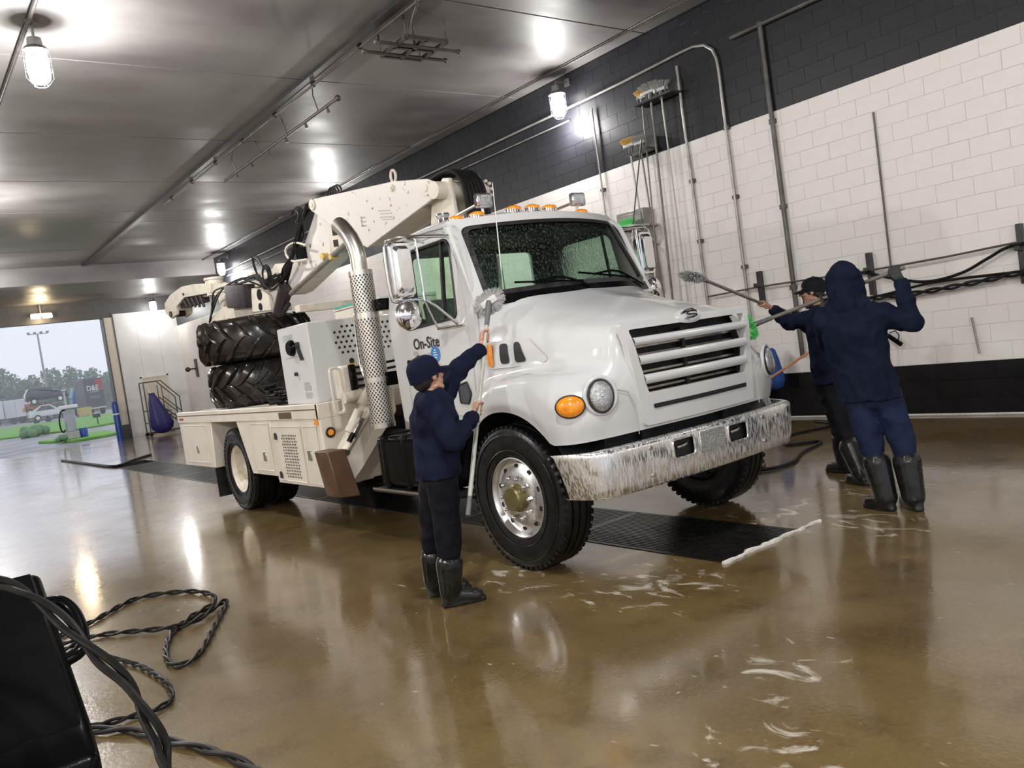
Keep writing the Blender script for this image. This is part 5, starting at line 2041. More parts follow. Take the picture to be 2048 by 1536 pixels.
# second boom, hanging back from the tail pin
B2 = [(2.40, 3.50), (2.28, 3.48), (2.12, 3.31), (2.20, 2.95), (2.31, 2.88), (3.22, 2.63), (3.44, 2.62), (3.50, 2.85), (3.05, 3.02), (2.76, 3.19)]
m = MB()
cplate(m, B2, 0.06, 0.33)
S2 = part('second_boom', m, 'crane_white', TK, bevel=0.008)
m = MB()
cplate(m, [(2.115, 3.31), (1.83, 3.16), (1.88, 2.97), (2.18, 2.95)], 0.05, 0.08)
cplate(m, [(2.115, 3.31), (1.83, 3.16), (1.88, 2.97), (2.18, 2.95)], 0.31, 0.34)
pl = part('side_plate', m, 'crane_clean', S2)
m = MB()
for (s, z) in ((2.02, 3.17), (2.03, 3.04)):
    cplate(m, [(s-0.05, z-0.045), (s+0.05, z-0.035), (s+0.05, z+0.045), (s-0.05, z+0.035)], 0.045, 0.052)
part('square_hole', m, 'dark_recess', TK)
m = MB()
a_, b_ = cp(1.55, 3.04, 0.02), cp(3.25, 2.62, 0.02)
m.cyl(a_, b_, 0.032, 0.032, 14)
m.cyl(cp(1.2, 3.06, 0.02), cp(1.56, 3.04, 0.02), 0.02)
part('boom_cylinder', m, 'pole_dark', S2)
m = MB()
cpin(m, 2.28, 2.93, -0.02, 0.08, 0.04)
cpin(m, 2.10, 2.89, -0.02, 0.08, 0.03)
part('cylinder_pin', m, 'brush_yellow', S2)
m = MB()
m.tube([cp(2.56, 3.12, -0.05), cp(2.8, 3.19, -0.06), cp(3.02, 3.17, -0.06), cp(3.05, 3.08, -0.06), cp(2.9, 2.98, -0.06), cp(2.58, 2.95, -0.05)], 0.014, 7, smooth=4)
part('hose_hoop', m, 'crane_clean', S2)
m = MB()
m.lohi(cp(2.90, 3.0, -0.05)-Vector((0.03, 0.14, 0.02)), cp(2.72, 3.1, 0.05)+Vector((0.0, 0.02, 0.03)))
part('valve_box', m, 'black_plastic', S2)
random.seed(3)
for k in range(7):
    m = MB()
    o = -0.04+0.03*(k % 3)
    j = lambda a: random.uniform(-a, a)
    m.tube([cp(2.42+j(.03), 3.56+j(.03), o), cp(2.58+j(.05), 3.42+j(.04), o-0.03), cp(2.68+j(.04), 3.28+j(.03), o-0.02), cp(2.92+j(.05), 3.05+j(.03), o-0.03), cp(3.15+j(.06), 2.90+j(.04), o-0.02), cp(3.32+j(.05), 2.78+j(.03), o)], 0.013, 6, smooth=4)
    part('crane_hose', m, 'hose_rubber', S2)
m = MB()
for k in range(3):
    r = 0.09+0.02*k
    m.tube([cp(2.70+r*math.cos(t), 3.50+r*0.8*math.sin(t), -0.05+0.02*k) for t in [0.4+4.6*q/14 for q in range(15)]], 0.011, 6)
    m.tube([cp(1.92+0.06*k+0.10*math.cos(t), 3.60+0.09*math.sin(t), 0.1) for t in [PI*q/9 for q in range(10)]], 0.010, 6)
part('hose_loop', m, 'hose_rubber', S2)
# tyre-handler beam and claw
m = MB()
cplate(m, [(3.30, 3.02), (3.60, 3.06), (3.70, 3.01), (4.30, 2.98), (4.42, 3.02), (4.52, 2.97), (5.67, 3.10), (5.67, 2.97), (4.5, 2.84), (3.5, 2.85)], 0.04, 0.26)
HB = part('handler_beam', m, 'crane_clean', TK, bevel=0.01)
for (s, z0, z1) in ((5.83, 2.95, 3.20), (4.34, 2.85, 3.04)):
    m = MB()
    m.cyl(cp(s, z0, 0.15), cp(s, z1, 0.15), 0.13, 0.13, 20)
    m.cyl(cp(s, z1-0.02, 0.15), cp(s, z1+0.015, 0.15), 0.145, 0.145, 20)
    part('beam_collar', m, 'crane_clean', HB)
m = MB()
CLAW = [(5.70, 3.12), (6.34, 3.20), (6.82, 3.23), (7.35, 3.17), (7.65, 3.07), (7.68, 2.91), (7.45, 2.79), (7.20, 2.83), (7.16, 2.95), (6.76, 3.05), (6.05, 3.0), (5.70, 2.98)]
cplate(m, CLAW, 0.02, 0.07)
cplate(m, CLAW, 0.24, 0.29)
cplate(m, [(5.75, 3.11), (6.8, 3.20), (7.33, 3.14), (7.6, 3.05), (7.6, 3.0), (7.3, 3.09), (6.8, 3.15), (5.75, 3.05)], 0.07, 0.24)
CW = part('claw', m, 'crane_clean', HB, bevel=0.006)
m = MB()
m.bar(cp(6.15, 2.93, 0.12), cp(7.1, 2.95, 0.12), 0.10, 0.08)
part('claw_slide', m, 'winch_dark', CW)
for k in range(5):
    s = 6.2+k*0.17
    m = MB()
    m.cyl(cp(s, 2.99+0.01*k, 0.05), cp(s-0.03, 2.82+0.02*k, 0.08), 0.035, 0.02, 8)
    part('claw_tooth', m, 'winch_dark', CW)
for (s, z, r) in ((7.42, 2.86, 0.05), (6.75, 3.10, 0.02)):
    m = MB()
    cpin(m, s, z, 0.0, 0.3, r)
    part('claw_pin', m, 'winch_dark', CW)
m = MB()
cplate(m, [(4.92, 2.98), (4.26, 2.90), (4.32, 2.58), (4.92, 2.65)], -0.12, 0.20)
MT = part('rotator_motor', m, 'winch_dark', HB, bevel=0.03, seg=2)
m = MB()
cplate(m, [(4.26, 2.84), (3.95, 2.80), (3.80, 2.66), (3.78, 2.48), (4.36, 2.52)], -0.02, 0.05)
FP = part('rotator_frame', m, 'crane_clean', HB, bevel=0.005)
m = MB()
cpin(m, 4.04, 2.72, -0.025, 0.0, 0.075)
cpin(m, 4.06, 2.56, -0.03, 0.0, 0.05)
part('frame_hole', m, 'dark_recess', TK)
m = MB()
cplate(m, [(5.83, 2.60), (5.33, 2.72), (4.96, 2.67), (4.94, 2.62), (3.8, 2.53), (3.8, 2.46), (5.80, 2.55)], 0.0, 0.30)
cplate(m, [(5.73, 2.96), (5.35, 2.95), (5.30, 2.88), (5.42, 2.70), (5.52, 2.70), (5.55, 2.88)], 0.05, 0.12)
part('handler_frame', m, 'crane_clean', HB, bevel=0.006)
m = MB()
m.cyl(cp(3.30, 2.72, 0.0), cp(3.62, 2.42, 0.0), 0.10, 0.08, 16)
part('linkage', m, 'winch_dark', HB)
for k in range(8):
    m = MB()
    j = lambda a: random.uniform(-a, a)
    m.tube([cp(3.35+j(.1), 2.85+j(.05), -0.05+j(.03)), cp(3.62+j(.1), 2.78+j(.1), -0.10), cp(3.9+j(.1), 2.93+j(.07), -0.10), cp(4.3+j(.1), 2.96+j(.04), -0.1), cp(4.9+j(.2), 2.97+j(.03), -0.10), cp(5.3+j(.1), 2.88+j(.06), -0.08), cp(5.6+j(.1), 2.72+j(.06), -0.05), cp(5.85+j(.05), 2.58+j(.05), 0.0)][:(4 if k % 2 else 8)], 0.013, 6, smooth=4)
    part('crane_hose', m, 'hose_rubber', HB)
m = MB()
for k in range(3):
    r = 0.12-0.02*k
    m.tube([cp(3.62+r*math.cos(t), 2.92+r*1.1*math.sin(t), -0.08-0.01*k) for t in [2*PI*q/18 for q in range(18)]], 0.012, 6, closed=True)
for k in range(3):
    m.tube([cp(4.05, 2.98, 0.0), cp(4.08, 3.15+0.03*k, -0.02), cp(3.95+0.05*k, 3.22, -0.02), cp(3.75, 3.05, -0.05)], 0.012, 6, smooth=4)
part('hose_loop', m, 'hose_rubber', HB)
m = MB()
m.tube([cp(3.3, 2.5, 0.0), cp(3.5, 2.40, 0.0)], 0.03, 8)
part('link_rod', m, 'black_metal', HB)

# ================================================================== TYRES CARRIED ON THE DECK
def cargo_tyre(c, rad, h, label, ph, flip):
    t = thing('tractor_tyre_casing', c, label, 'tyre', 'big lugged tyres stacked on the truck bed')
    c = Vector(c)
    m = MB()
    R0 = rad-0.05
    prof = [(0.36, 0.12*h), (0.40, 0.03*h), (0.52, 0.0), (0.62, 0.03*h), (R0-0.02, 0.13*h), (R0, 0.25*h), (R0+0.015, 0.5*h), (R0, 0.75*h), (R0-0.02, 0.87*h), (0.62, 0.97*h), (0.52, h), (0.40, 0.97*h), (0.36, 0.88*h), (0.34, 0.5*h)]
    m.lathe(prof, c, (0, 0, 1), 64, close=True)
    part('carcass', m, 'cargo_rubber', t, sharp=50)
    n = 18
    for k in range(n):
        for half_ in (0, 1):
            a0 = ph+2*PI*(k+0.5*half_)/n
            path = []
            for q in range(7):
                u = q/6
                zz = (0.52 - 0.46*u) if half_ == 0 else (0.48+0.46*u)
                aa = a0 + flip*(0.05 + 0.34*u**0.75)
                bulge = R0 - 0.02 - (0.05*max(0, u-0.65)/0.35)
                path.append((aa, zz*h, bulge, 0.036+0.03*u))
            rows = []
            for (aa, zz, rr_, w_) in path:
                d = Vector((math.cos(aa), math.sin(aa), 0))
                tt = Vector((-math.sin(aa), math.cos(aa), 0))
                hi = 0.075
                sl = Vector((0, 0, 0.5*w_))*(1 if half_ == 0 else -1)
                rows.append([c+Vector((0, 0, zz))+d*rr_-tt*w_-sl, c+Vector((0, 0, zz))+d*(rr_+hi)-tt*w_*0.72-sl*0.7, c+Vector((0, 0, zz))+d*(rr_+hi)+tt*w_*0.72+sl*0.7, c+Vector((0, 0, zz))+d*rr_+tt*w_+sl])
            m = MB()
            m.grid(rows)
            m.add(rows[0], [(0, 1, 2, 3)])
            m.add(rows[-1], [(3, 2, 1, 0)])
            part('tread_lug', m, 'cargo_rubber', t, bevel=0.008)
    return t
cargo_tyre((4.25, 11.15, 1.272), 0.73, 0.585, 'lower of two big lugged black tyres on the truck bed', 0.1, 1)
cargo_tyre((4.22, 11.15, 1.860), 0.76, 0.585, 'upper of two big lugged black tyres on the truck bed', 0.35, -1)

# ================================================================== OUTSIDE, THROUGH THE FAR DOORWAY
m = MB()
m.lohi((-80, BY+1.2, -0.12), (120, 220, -0.02))
m.lohi((-80, -60, -0.12), (120, FY-0.0, -0.02))
single('ground', m, 'asphalt', 'wet grey asphalt yard outside', kind='structure')
def slab(name, poly, z0, z1, mt, label, **k):
    m = MB()
    m.prism(poly, 2, z0, z1)
    return single(name, m, mt, label, kind='structure', bevel=0.02)
slab('ground_verge', [(-40, 60), (6.2, 63.5), (9.5, 57), (14, 60), (40, 66), (40, 84), (10, 110), (-40, 130)], -0.02, 0.10, 'grass', 'green grass verge')
slab('ground_island', rounded([(5.7, 46), (6.5, 39.8), (8.4, 40.2), (8.9, 46.5)], 0.8), -0.02, 0.10, 'grass', 'grass island under the vacuum post')
# bollard
t = thing('bollard', (7.05, 34.05, 0), 'blue plastic bollard beside the far door jamb', 'bollard')
m = MB()
m.lathe([(0.001, 1.52), (0.06, 1.51), (0.10, 1.46), (0.115, 1.38), (0.115, 0.0), (0.001, 0.0)], (7.05, 34.05, 0), n=20)
part('sleeve', m, 'bollard_blue', t)
m = MB()
m.cyl((7.05, 34.05, 1.0), (7.05, 34.05, 1.05), 0.118, 0.118, 20)
part('reflective_band', m, 'text_white', t)
# vacuum / pump post
t = thing('vacuum_post', (6.65, 41.6, 0.1), 'grey vacuum post with hose on the grass island', 'vacuum')
m = MB()
m.lohi((6.38, 41.3, 0.10), (6.92, 41.9, 0.42))
part('plinth', m, 'concrete_pale', t, bevel=0.02)
m = MB()
m.prism([(6.45, 0.42), (6.86, 0.42), (6.90, 1.46), (6.48, 1.46)], 1, 41.4, 41.8)
part('body', m, 'pump_grey', t, bevel=0.03)
m = MB()
m.lohi((6.34, 41.3, 1.46), (7.04, 41.9, 1.62))
part('hood', m, 'metal_panel_white', t, bevel=0.03)
m = MB()
m.cyl((6.62, 41.6, 1.6), (6.62, 41.6, 2.25), 0.05)
m.sphere((6.62, 41.6, 2.28), (0.10, 0.10, 0.07))
part('pylon', m, 'pump_grey', t)
m = MB()
m.tube([(6.50, 41.35, 1.45), (6.32, 41.3, 1.35), (6.22, 41.3, 1.0), (6.22, 41.3, 0.62), (6.30, 41.3, 0.45), (6.40, 41.3, 0.55)], 0.035, 8, smooth=4)
part('hose', m, 'hose_rubber', t)
m = MB()
m.lathe([(0.16, 0.1), (0.18, 0.5), (0.17, 0.52), (0.001, 0.52)], (7.12, 41.4, 0), n=16)
single('litter_bin', m, 'bollard_blue', 'small blue bin next to the grey vacuum post', 'bin')
m = MB()
for k in range(14):
    a = k*2.4
    m.sphere((6.15+0.2*math.cos(a)*(k/14), 41.3+0.2*math.sin(a)*(k/14), 0.16+0.05*(k % 3)), 0.11, 7, 5)
single('shrub', m, 'tree_leaf', 'dark low shrub left of the vacuum post', 'shrub')
m = MB()
for k in range(16):
    a = k*2.4
    m.sphere((7.3+0.8*math.cos(a)*(k/16), 58.6+0.5*math.sin(a)*(k/16), 0.2+0.1*(k % 3)), 0.3, 7, 5)
single('shrub', m, 'tree_leaf', 'low shrub on the grass verge edge', 'shrub')
t = thing('sign_post', (11.3, 60, 0.1), 'short sign stake in the grass by the doorway', 'sign')
m = MB()
m.cyl((11.25, 60, 0.1), (11.25, 60, 0.75), 0.04)
part('stake', m, 'conduit_dark', t)
m = MB()
m.lohi((11.0, 59.97, 0.55), (11.45, 60.0, 0.8))
part('board', m, 'sign_dark', t)
# tall light mast
t = thing('light_mast', (21.3, 150, 0), 'tall floodlight mast beyond the trees', 'light mast')
m = MB()
m.cyl((21.6, 150, 0), (21.6, 150, 13.6), 0.22, 0.14, 10)
part('mast', m, 'conduit', t)
m = MB()
m.bar((20.2, 150, 13.55), (23.1, 150, 13.55), 0.12, 0.12)
part('crossarm', m, 'conduit', t)
for k in range(4):
    m = MB()
    x = 20.3+k*0.9
    m.box((x, 149.8, 13.75), (0.42, 0.5, 0.28))
    part('flood_head', m, 'conduit', t, bevel=0.04)
# trailers and vehicles
def trailer(name, x0, x1, y, z0, z1, label, mt='trailer_white'):
    t = thing(name, ((x0+x1)/2, y, 0), label, 'trailer')
    m = MB()
    m.lohi((x0, y, z0), (x1, y+2.5, z1))
    part('box_body', m, mt, t, bevel=0.06)
    k = 0
    x = x0+1.4
    while x < x1-0.4:
        m = MB()
        m.lohi((x-0.02, y-0.02, z0+0.05), (x+0.02, y, z1-0.05))
        part('panel_seam', m, 'conduit', t)
        x += 1.4
    m = MB()
    m.lohi((x0, y+0.1, z0-0.18), (x1, y+0.3, z0))
    part('side_rail', m, 'sign_dark', t)
    for x in (x0+1.0, x0+2.2, x1-1.0):
        m = MB()
        m.cyl((x, y+0.05, 0.48), (x, y+0.35, 0.48), 0.5, 0.5, 16)
        part('wheel', m, 'tyre_rubber', t)
    return t
trailer('box_trailer', 3.0, 14.0, 138, 0.95, 3.55, 'long white trailer parked at the left of the yard')
trailer('box_trailer', 14.2, 17.2, 139, 0.9, 3.5, 'short white trailer end next to the long one')
def car(name, c, L, H, wd, mt, label, profile):
    x, y, z = c
    t = thing(name, c, label, 'car')
    m = MB()
    m.prism([(x+a*L, z+b*H) for a, b in profile], 1, y, y+wd)
    part('body', m, mt, t, bevel=0.06, seg=2)
    m = MB()
    win = [p for p in profile if p[1] > 0.55]
    cxx = sum(p[0] for p in win)/len(win)
    m.prism([(x+(cxx+(a-cxx)*0.84)*L, z+(0.56 if b < 0.62 else (b-0.07))*H) for a, b in win], 1, y-0.02, y+0.1)
    part('side_window', m, 'far_glass', t)
    for a in (-0.32, 0.30):
        m = MB()
        m.cyl((x+a*L, y-0.03, z+0.02), (x+a*L, y+0.25, z+0.02), 0.36, 0.36, 18)
        w_ = part('wheel', m, 'tyre_rubber', t)
        m = MB()
        m.cyl((x+a*L, y-0.05, z+0.02), (x+a*L, y, z+0.02), 0.21, 0.21, 14)
        part('wheel_rim', m, 'aluminium', w_)
    return t
SUV = [(-0.5, 0.08), (0.5, 0.08), (0.5, 0.5), (0.46, 0.58), (0.20, 0.62), (0.08, 0.98), (-0.40, 1.0), (-0.48, 0.62), (-0.5, 0.5)]
SED = [(-0.5, 0.1), (0.5, 0.1), (0.49, 0.45), (0.30, 0.58), (0.14, 0.64), (0.0, 0.98), (-0.22, 1.0), (-0.38, 0.64), (-0.5, 0.56)]
YC = 108.0
car('car', (15.45, YC, 2.55), 4.3, 1.55, 1.8, 'car_black', 'black car on the upper deck of the car carrier', SUV)
car('car', (15.6, YC, 0.62), 4.5, 1.45, 1.8, 'car_white', 'white car low on the car carrier deck', SED)
car('car', (14.9, YC+3.0, 1.42), 3.2, 1.25, 1.7, 'car_orange', 'orange car glimpsed between the carrier decks', SED)
t = thing('car_carrier', (15.5, YC, 0), 'open steel frame of the car carrier trailer', 'trailer')
m = MB()
for x in (13.4, 15.4, 17.6):
    m.bar((x, YC+1.9, 0.3), (x, YC+1.9, 2.4), 0.12, 0.12)
m.bar((13.2, YC+0.9, 2.30), (18.0, YC+0.9, 2.30), 1.9, 0.10)
m.bar((13.2, YC+0.9, 0.32), (18.0, YC+0.9, 0.36), 1.9, 0.14)
for x in (13.4, 16.4):
    m.bar((x, YC+3.9, 0.3), (x, YC+3.9, 1.08), 0.12, 0.12)
m.bar((13.0, YC+3.9, 1.03), (16.8, YC+3.9, 1.03), 1.9, 0.10)
part('frame', m, 'sign_dark', t)
for x in (14.0, 15.2, 17.0):
    m = MB()
    m.cyl((x, YC+0.1, 0.3), (x, YC+0.4, 0.3), 0.32, 0.32, 14)
    part('wheel', m, 'tyre_rubber', t)
t = thing('tractor_unit', (20.2, 115, 0), 'blue lorry cab behind the dark lettered trailer', 'truck')
m = MB()
m.prism([(19.1, 0.9), (21.4, 0.9), (21.4, 3.6), (19.5, 3.6), (19.15, 2.5)], 1, 115, 117.3)
part('cab', m, 'truck_blue', t, bevel=0.08)
m = MB()
m.lohi((19.9, 114.95, 2.6), (20.5, 115.05, 3.25))
part('cab_window', m, 'trailer_white', t)
m = MB()
m.lohi((19.7, 114.93, 1.6), (20.3, 115.0, 2.1))
part('door_emblem', m, 'sign_red', t)
for x in (19.6, 20.9):
    m = MB()
    m.cyl((x, 115.0, 0.5), (x, 115.4, 0.5), 0.5, 0.5, 16)
    part('wheel', m, 'tyre_rubber', t)
t = thing('lettered_trailer', (20.4, 108, 0), 'dark trailer back with white letters and a red corner', 'trailer')
s_ = 108/95.0
def lt(x, z):
    return (x*s_, 108.0, CAMH+(z-CAMH)*s_)
m = MB()
m.prism([(lt(17.05, 0)[0], lt(0, 0.9)[2]), (lt(18.85, 0)[0], lt(0, 0.9)[2]), (lt(18.85, 0)[0], lt(0, 4.02)[2]), (lt(17.05, 0)[0], lt(0, 4.02)[2])], 1, 108, 114)
part('box_body', m, 'sign_dark', t)
x0, x1 = 17.05*s_, 18.85*s_
m = MB()
m.add([(x1-0.9, 107.985, 4.26), (x1-0.02, 107.985, 4.26), (x1-0.02, 107.985, 2.9), (x1-0.35, 107.985, 2.9)], [(0, 1, 2, 3)])
part('red_corner', m, 'sign_red', t)
m = text_mb('D&E', 0.85, lambda x, y: Vector((x0+0.25+x*0.82, 107.97, 2.95+y)), 0.02)
part('trailer_lettering', m, 'text_white', t, label='white letters D&E')
m = MB()
for (a, b, w_, h_) in ((0.5, 2.72, 1.0, 0.10), (0.5, 2.2, 1.1, 0.06), (0.5, 2.02, 1.1, 0.06)):
    m.add([(x0+a, 107.97, b), (x0+a+w_, 107.97, b), (x0+a+w_, 107.97, b+h_), (x0+a, 107.97, b+h_)], [(0, 1, 2, 3)])
part('small_print', m, 'text_grey', t)
for x in (x0+0.35, x1-0.35):
    m = MB()
    m.cyl((x-0.2, 108.6, 0.5), (x+0.2, 108.6, 0.5), 0.5, 0.5, 14)
    part('wheel', m, 'tyre_rubber', t)
m = MB()
m.lohi((x0, 107.95, 0.75), (x1, 108.1, 0.92))
part('rear_bar', m, 'steel', t)
m = MB()
m.lohi((18.05, 106, 0.25), (19.45, 107, 1.1))
m.cyl((18.3, 105.98, 0.22), (18.3, 106.2, 0.22), 0.24)
m.cyl((19.2, 105.98, 0.22), (19.2, 106.2, 0.22), 0.24)
single('equipment_skid', m, 'yellow_box', 'low yellow equipment box in front of the blue lorry', 'equipment', bevel=0.03)
# trees along the far side of the yard
def tree(x, y, h, w_, label, mt, seed):
    random.seed(seed)
    t = thing('tree', (x, y, 0), label, 'tree', 'trees beyond the yard')
    m = MB()
    m.cyl((x, y, 0), (x, y, h*0.55), 0.22, 0.12, 8)
    for k in range(4):
        a = k*1.6
        m.cyl((x, y, h*0.4), (x+w_*0.3*math.cos(a), y+w_*0.2*math.sin(a), h*0.7), 0.1, 0.05, 6)
    part('trunk', m, 'bark', t)
    vs, fs = [], []
    for k in range(900):
        u, v_ = random.random(), random.random()
        r = random.random()**0.35
        th = 2*PI*u
        ph = math.acos(2*v_-1)
        lob = 1+0.25*math.sin(3*th+seed)+0.2*math.sin(5*ph+seed)
        c = Vector((x+w_*0.5*r*lob*math.sin(ph)*math.cos(th), y+w_*0.4*r*math.sin(ph)*math.sin(th), h*0.58+h*0.42*r*math.cos(ph)))
        s = random.uniform(0.18, 0.42)
        d1 = Vector((random.gauss(0, 1), random.gauss(0, 1), random.gauss(0, 1))).normalized()*s
        d2 = d1.orthogonal().normalized()*s*0.7
        n = len(vs)
        vs += [c-d1, c+d2, c+d1, c-d2]
        fs.append((n, n+1, n+2, n+3))
    m = MB()
    m.add(vs, fs)
    o = part('foliage', m, mt, t, merge=0)
    o['kind'] = 'stuff'
    return t
TL = ['tall dark tree at the left edge of the doorway view', 'tree with a low crown right of the leftmost tree', 'small rounded tree left of the light mast', 'broad tree right behind the light mast',
      'wide tree above the blue lorry', 'bushy tree above the lettered trailer', 'pale tree next to the door jamb', 'low pale bush line tree below the mast', 'low pale tree above the black car']
for k, (x, y, h, w_, mt) in enumerate(((17.0, 160, 9.3, 4.0, 'tree_leaf'), (19.3, 162, 7.4, 4.0, 'tree_leaf'), (21.0, 160, 7.6, 3.6, 'tree_leaf'), (24.0, 160, 8.4, 4.4, 'tree_leaf'),
                                     (27.2, 160, 8.3, 4.6, 'tree_leaf'), (30.2, 160, 7.5, 4.4, 'tree_leaf'), (33.2, 162, 6.6, 4.4, 'tree_leaf_pale'), (22.3, 150, 4.6, 4.4, 'tree_leaf_pale'), (26.0, 150, 4.6, 5.0, 'tree_leaf_pale'))):
    tree(x, y, h, w_, TL[k], mt, k+3)
m = MB()
m.lohi((-60, 170, 0), (90, 172, 3.6))
for k in range(60):
    m.sphere((-60+k*2.5, 169.5, 3.2+0.8*math.sin(k*1.9)), (2.2, 1.5, 1.8), 8, 6)
single('hedge_row', m, 'tree_leaf', 'far dark green hedge line behind the parked trailers', 'hedge')

# rain haze over the yard
hz = bpy.data.materials.new('rain_haze')
hz.use_nodes = True
_n = hz.node_tree
_n.nodes.remove(_n.nodes['Principled BSDF'])
_v = _n.nodes.new('ShaderNodeVolumeScatter')
_v.inputs['Color'].default_value = (0.93, 0.96, 1.0, 1)
_v.inputs['Density'].default_value = 0.0042
_n.links.new(_v.outputs[0], _n.nodes['Material Output'].inputs['Volume'])
M['rain_haze'] = hz
m = MB()
m.lohi((-70, 44, 0.0), (110, 200, 45))
single('haze', m, 'rain_haze', 'pale rain haze hanging over the yard', kind='structure')

# ================================================================== THINGS IN THE HALL
# rolling steps with a blue bag at the back wall
t = thing('rolling_stairs', (8.6, 33.2, 0), 'grey tubular rolling stairs by the white metal panel', 'stairs')
m = MB()
for y in (33.0, 33.6):
    m.cyl((7.92, y, 0.1), (7.92, y, 2.05), 0.025, 0.025, 8)
    m.cyl((8.55, y, 0.1), (8.55, y, 1.9), 0.02, 0.02, 8)
    m.tube([(7.92, y, 2.05), (8.55, y, 2.05), (9.15, y, 1.35), (9.15, y, 0.5)], 0.022, 8)
    m.tube([(8.05, y, 0.95), (8.6, y, 0.95), (9.4, y, 0.15)], 0.022, 8)
    m.tube([(7.92, y, 0.12), (9.4, y, 0.12)], 0.022, 8)
    m.tube([(8.55, y, 1.45), (9.15, y, 0.8)], 0.018, 8)
m.cyl((7.92, 33.0, 2.05), (7.92, 33.6, 2.05), 0.022, 0.022, 8)
m.cyl((7.92, 33.0, 0.5), (7.92, 33.6, 0.5), 0.02, 0.02, 8)
part('tube_frame', m, 'conduit_dark', t)
for k in range(5):
    m = MB()
    m.lohi((8.60+k*0.16, 33.0, 0.86-k*0.16), (8.80+k*0.16, 33.6, 0.89-k*0.16))
    part('tread', m, 'conduit_dark', t)
m = MB()
m.lohi((7.95, 33.0, 0.94), (8.6, 33.6, 0.98))
part('platform', m, 'conduit_dark', t)
for (x, y) in ((7.92, 33.0), (7.92, 33.6), (9.35, 33.0), (9.35, 33.6)):
    m = MB()
    m.cyl((x, y-0.03, 0.07), (x, y+0.03, 0.07), 0.07, 0.07, 12)
    part('caster', m, 'tyre_rubber', t)
t = thing('laundry_bag', (8.5, 32.85, 0.05), 'dark blue cloth bag hanging from the rolling stairs', 'bag')
m = MB()
rows = []
for (z, r, dx) in ((1.62, 0.13, -0.16), (1.58, 0.10, -0.15), (1.5, 0.13, -0.13), (1.2, 0.22, -0.08), (0.8, 0.32, 0.0), (0.45, 0.40, 0.05), (0.25, 0.36, 0.05), (0.10, 0.18, 0.06), (0.06, 0.02, 0.06)):
    rows.append([Vector((8.25+dx+r*(1+0.10*math.sin(6*a+z*3))*math.cos(a), 32.75+0.6*r*(1+0.1*math.sin(5*a))*math.sin(a), z)) for a in [2*PI*k/28 for k in range(28)]])
m.grid(rows, wrap=True)
part('sack', m, 'bag_blue', t, sharp=80)
m = MB()
m.tube([(8.09, 32.8, 1.6), (8.04, 32.95, 1.85), (8.0, 33.0, 2.02)], 0.012, 6)
part('cord', m, 'text_white', t)
# wall reel bracket by the corner
m = MB()
m.lohi((WX-0.32, 33.1, 2.3), (WX-0.007, 33.15, 2.36))
m.lohi((WX-0.05, 33.0, 2.0), (WX-0.007, 33.25, 2.7))
m.sphere((WX-0.36, 33.12, 2.33), 0.10)
single('wall_bracket', m, 'black_metal', 'black knob bracket on the far corner of the block wall', 'bracket')

# brush racks high on the wall, with long brushes standing in them
def rack(y0, y1, z, label):
    t = thing('brush_rack', (WX-0.2, (y0+y1)/2, z), label, 'rack', 'brush racks on the wall')
    m = MB()
    m.lohi((WX-0.06, y0, z-0.05), (WX-0.007, y1, z+0.16))
    part('back_board', m, 'dark_steel_trim', t, bevel=0.006)
    m = MB()
    m.lohi((WX-0.30, y0, z-0.05), (WX-0.02, y1, z-0.02))
    part('shelf', m, 'dark_steel_trim', t)
    for k in range(4):
        y = y0+(y1-y0)*(k+0.5)/4
        m = MB()
        m.cyl((WX-0.30, y, z-0.03), (WX-0.30, y, z+0.06), 0.012, 0.012, 6)
        part('peg', m, 'conduit_dark', t)
    return t
rack(7.95, 8.68, 4.95, 'upper dark brush rack on the wall beside the curved conduit')
rack(8.55, 9.02, 4.28, 'lower dark brush rack on the wall nearer the truck')
def brush_rows(mb, c, ax, up, nrm, a, b, L, n, seed, spread=0.5):
    """bristles: thin tapering tufts on an oval block"""
    rnd = random.Random(seed)
    for k in range(n):
        t = 2*PI*rnd.random()
        q = rnd.random()**0.5
        p = c + ax*a*q*math.cos(t) + up*b*q*math.sin(t)
        d = (nrm + (ax*math.cos(t)*q*1.2 + up*math.sin(t)*q*1.2)*spread*2 + Vector((rnd.gauss(0, .08), rnd.gauss(0, .08), rnd.gauss(0, .08)))).normalized()
        mb.cyl(p, p+d*L*rnd.uniform(0.85, 1.1), 0.0045, 0.003, 4)
    return mb
def long_brush(head, foot, label, head_m, pole_m, r=0.014, size=(0.16, 0.06, 0.09), group=None, seed=1):
    """brush standing or leaning: pole from foot to head, oval head across the top"""
    head, foot = Vector(head), Vector(foot)
    t = thing('wash_brush', foot, label, 'brush', group)
    m = MB()
    m.cyl(foot, head, r, r, 10)
    part('pole', m, pole_m, t)
    d = (head-foot).normalized()
    m = MB()
    m.cyl(head-d*0.10, head+d*0.02, r*1.9, r*2.2, 10)
    part('socket', m, 'brush_socket', t)
    m = MB()
    m.box(head+d*0.03, (size[1], size[0]*1.7, 0.05))
    blk = part('brush_block', m, 'brush_block', t, bevel=0.015, seg=2)
    m = MB()
    brush_rows(m, head+d*0.05, Vector((0, 1, 0)), Vector((1, 0, 0)), d, size[0]*0.85, size[1]*0.5, size[2], 260, seed, 0.4)
    o = part('bristles', m, head_m, t, merge=0)
    o['kind'] = 'stuff'
    return t
WB = 'long brushes hung on the wall racks'
long_brush((WX-0.20, 8.42, 5.02), (WX-0.16, 8.56, 1.6), 'worn grey brush hung on the upper wall rack', 'bristle_grey', 'pole_dark', 0.018, (0.20, 0.10, 0.12), WB, 5)
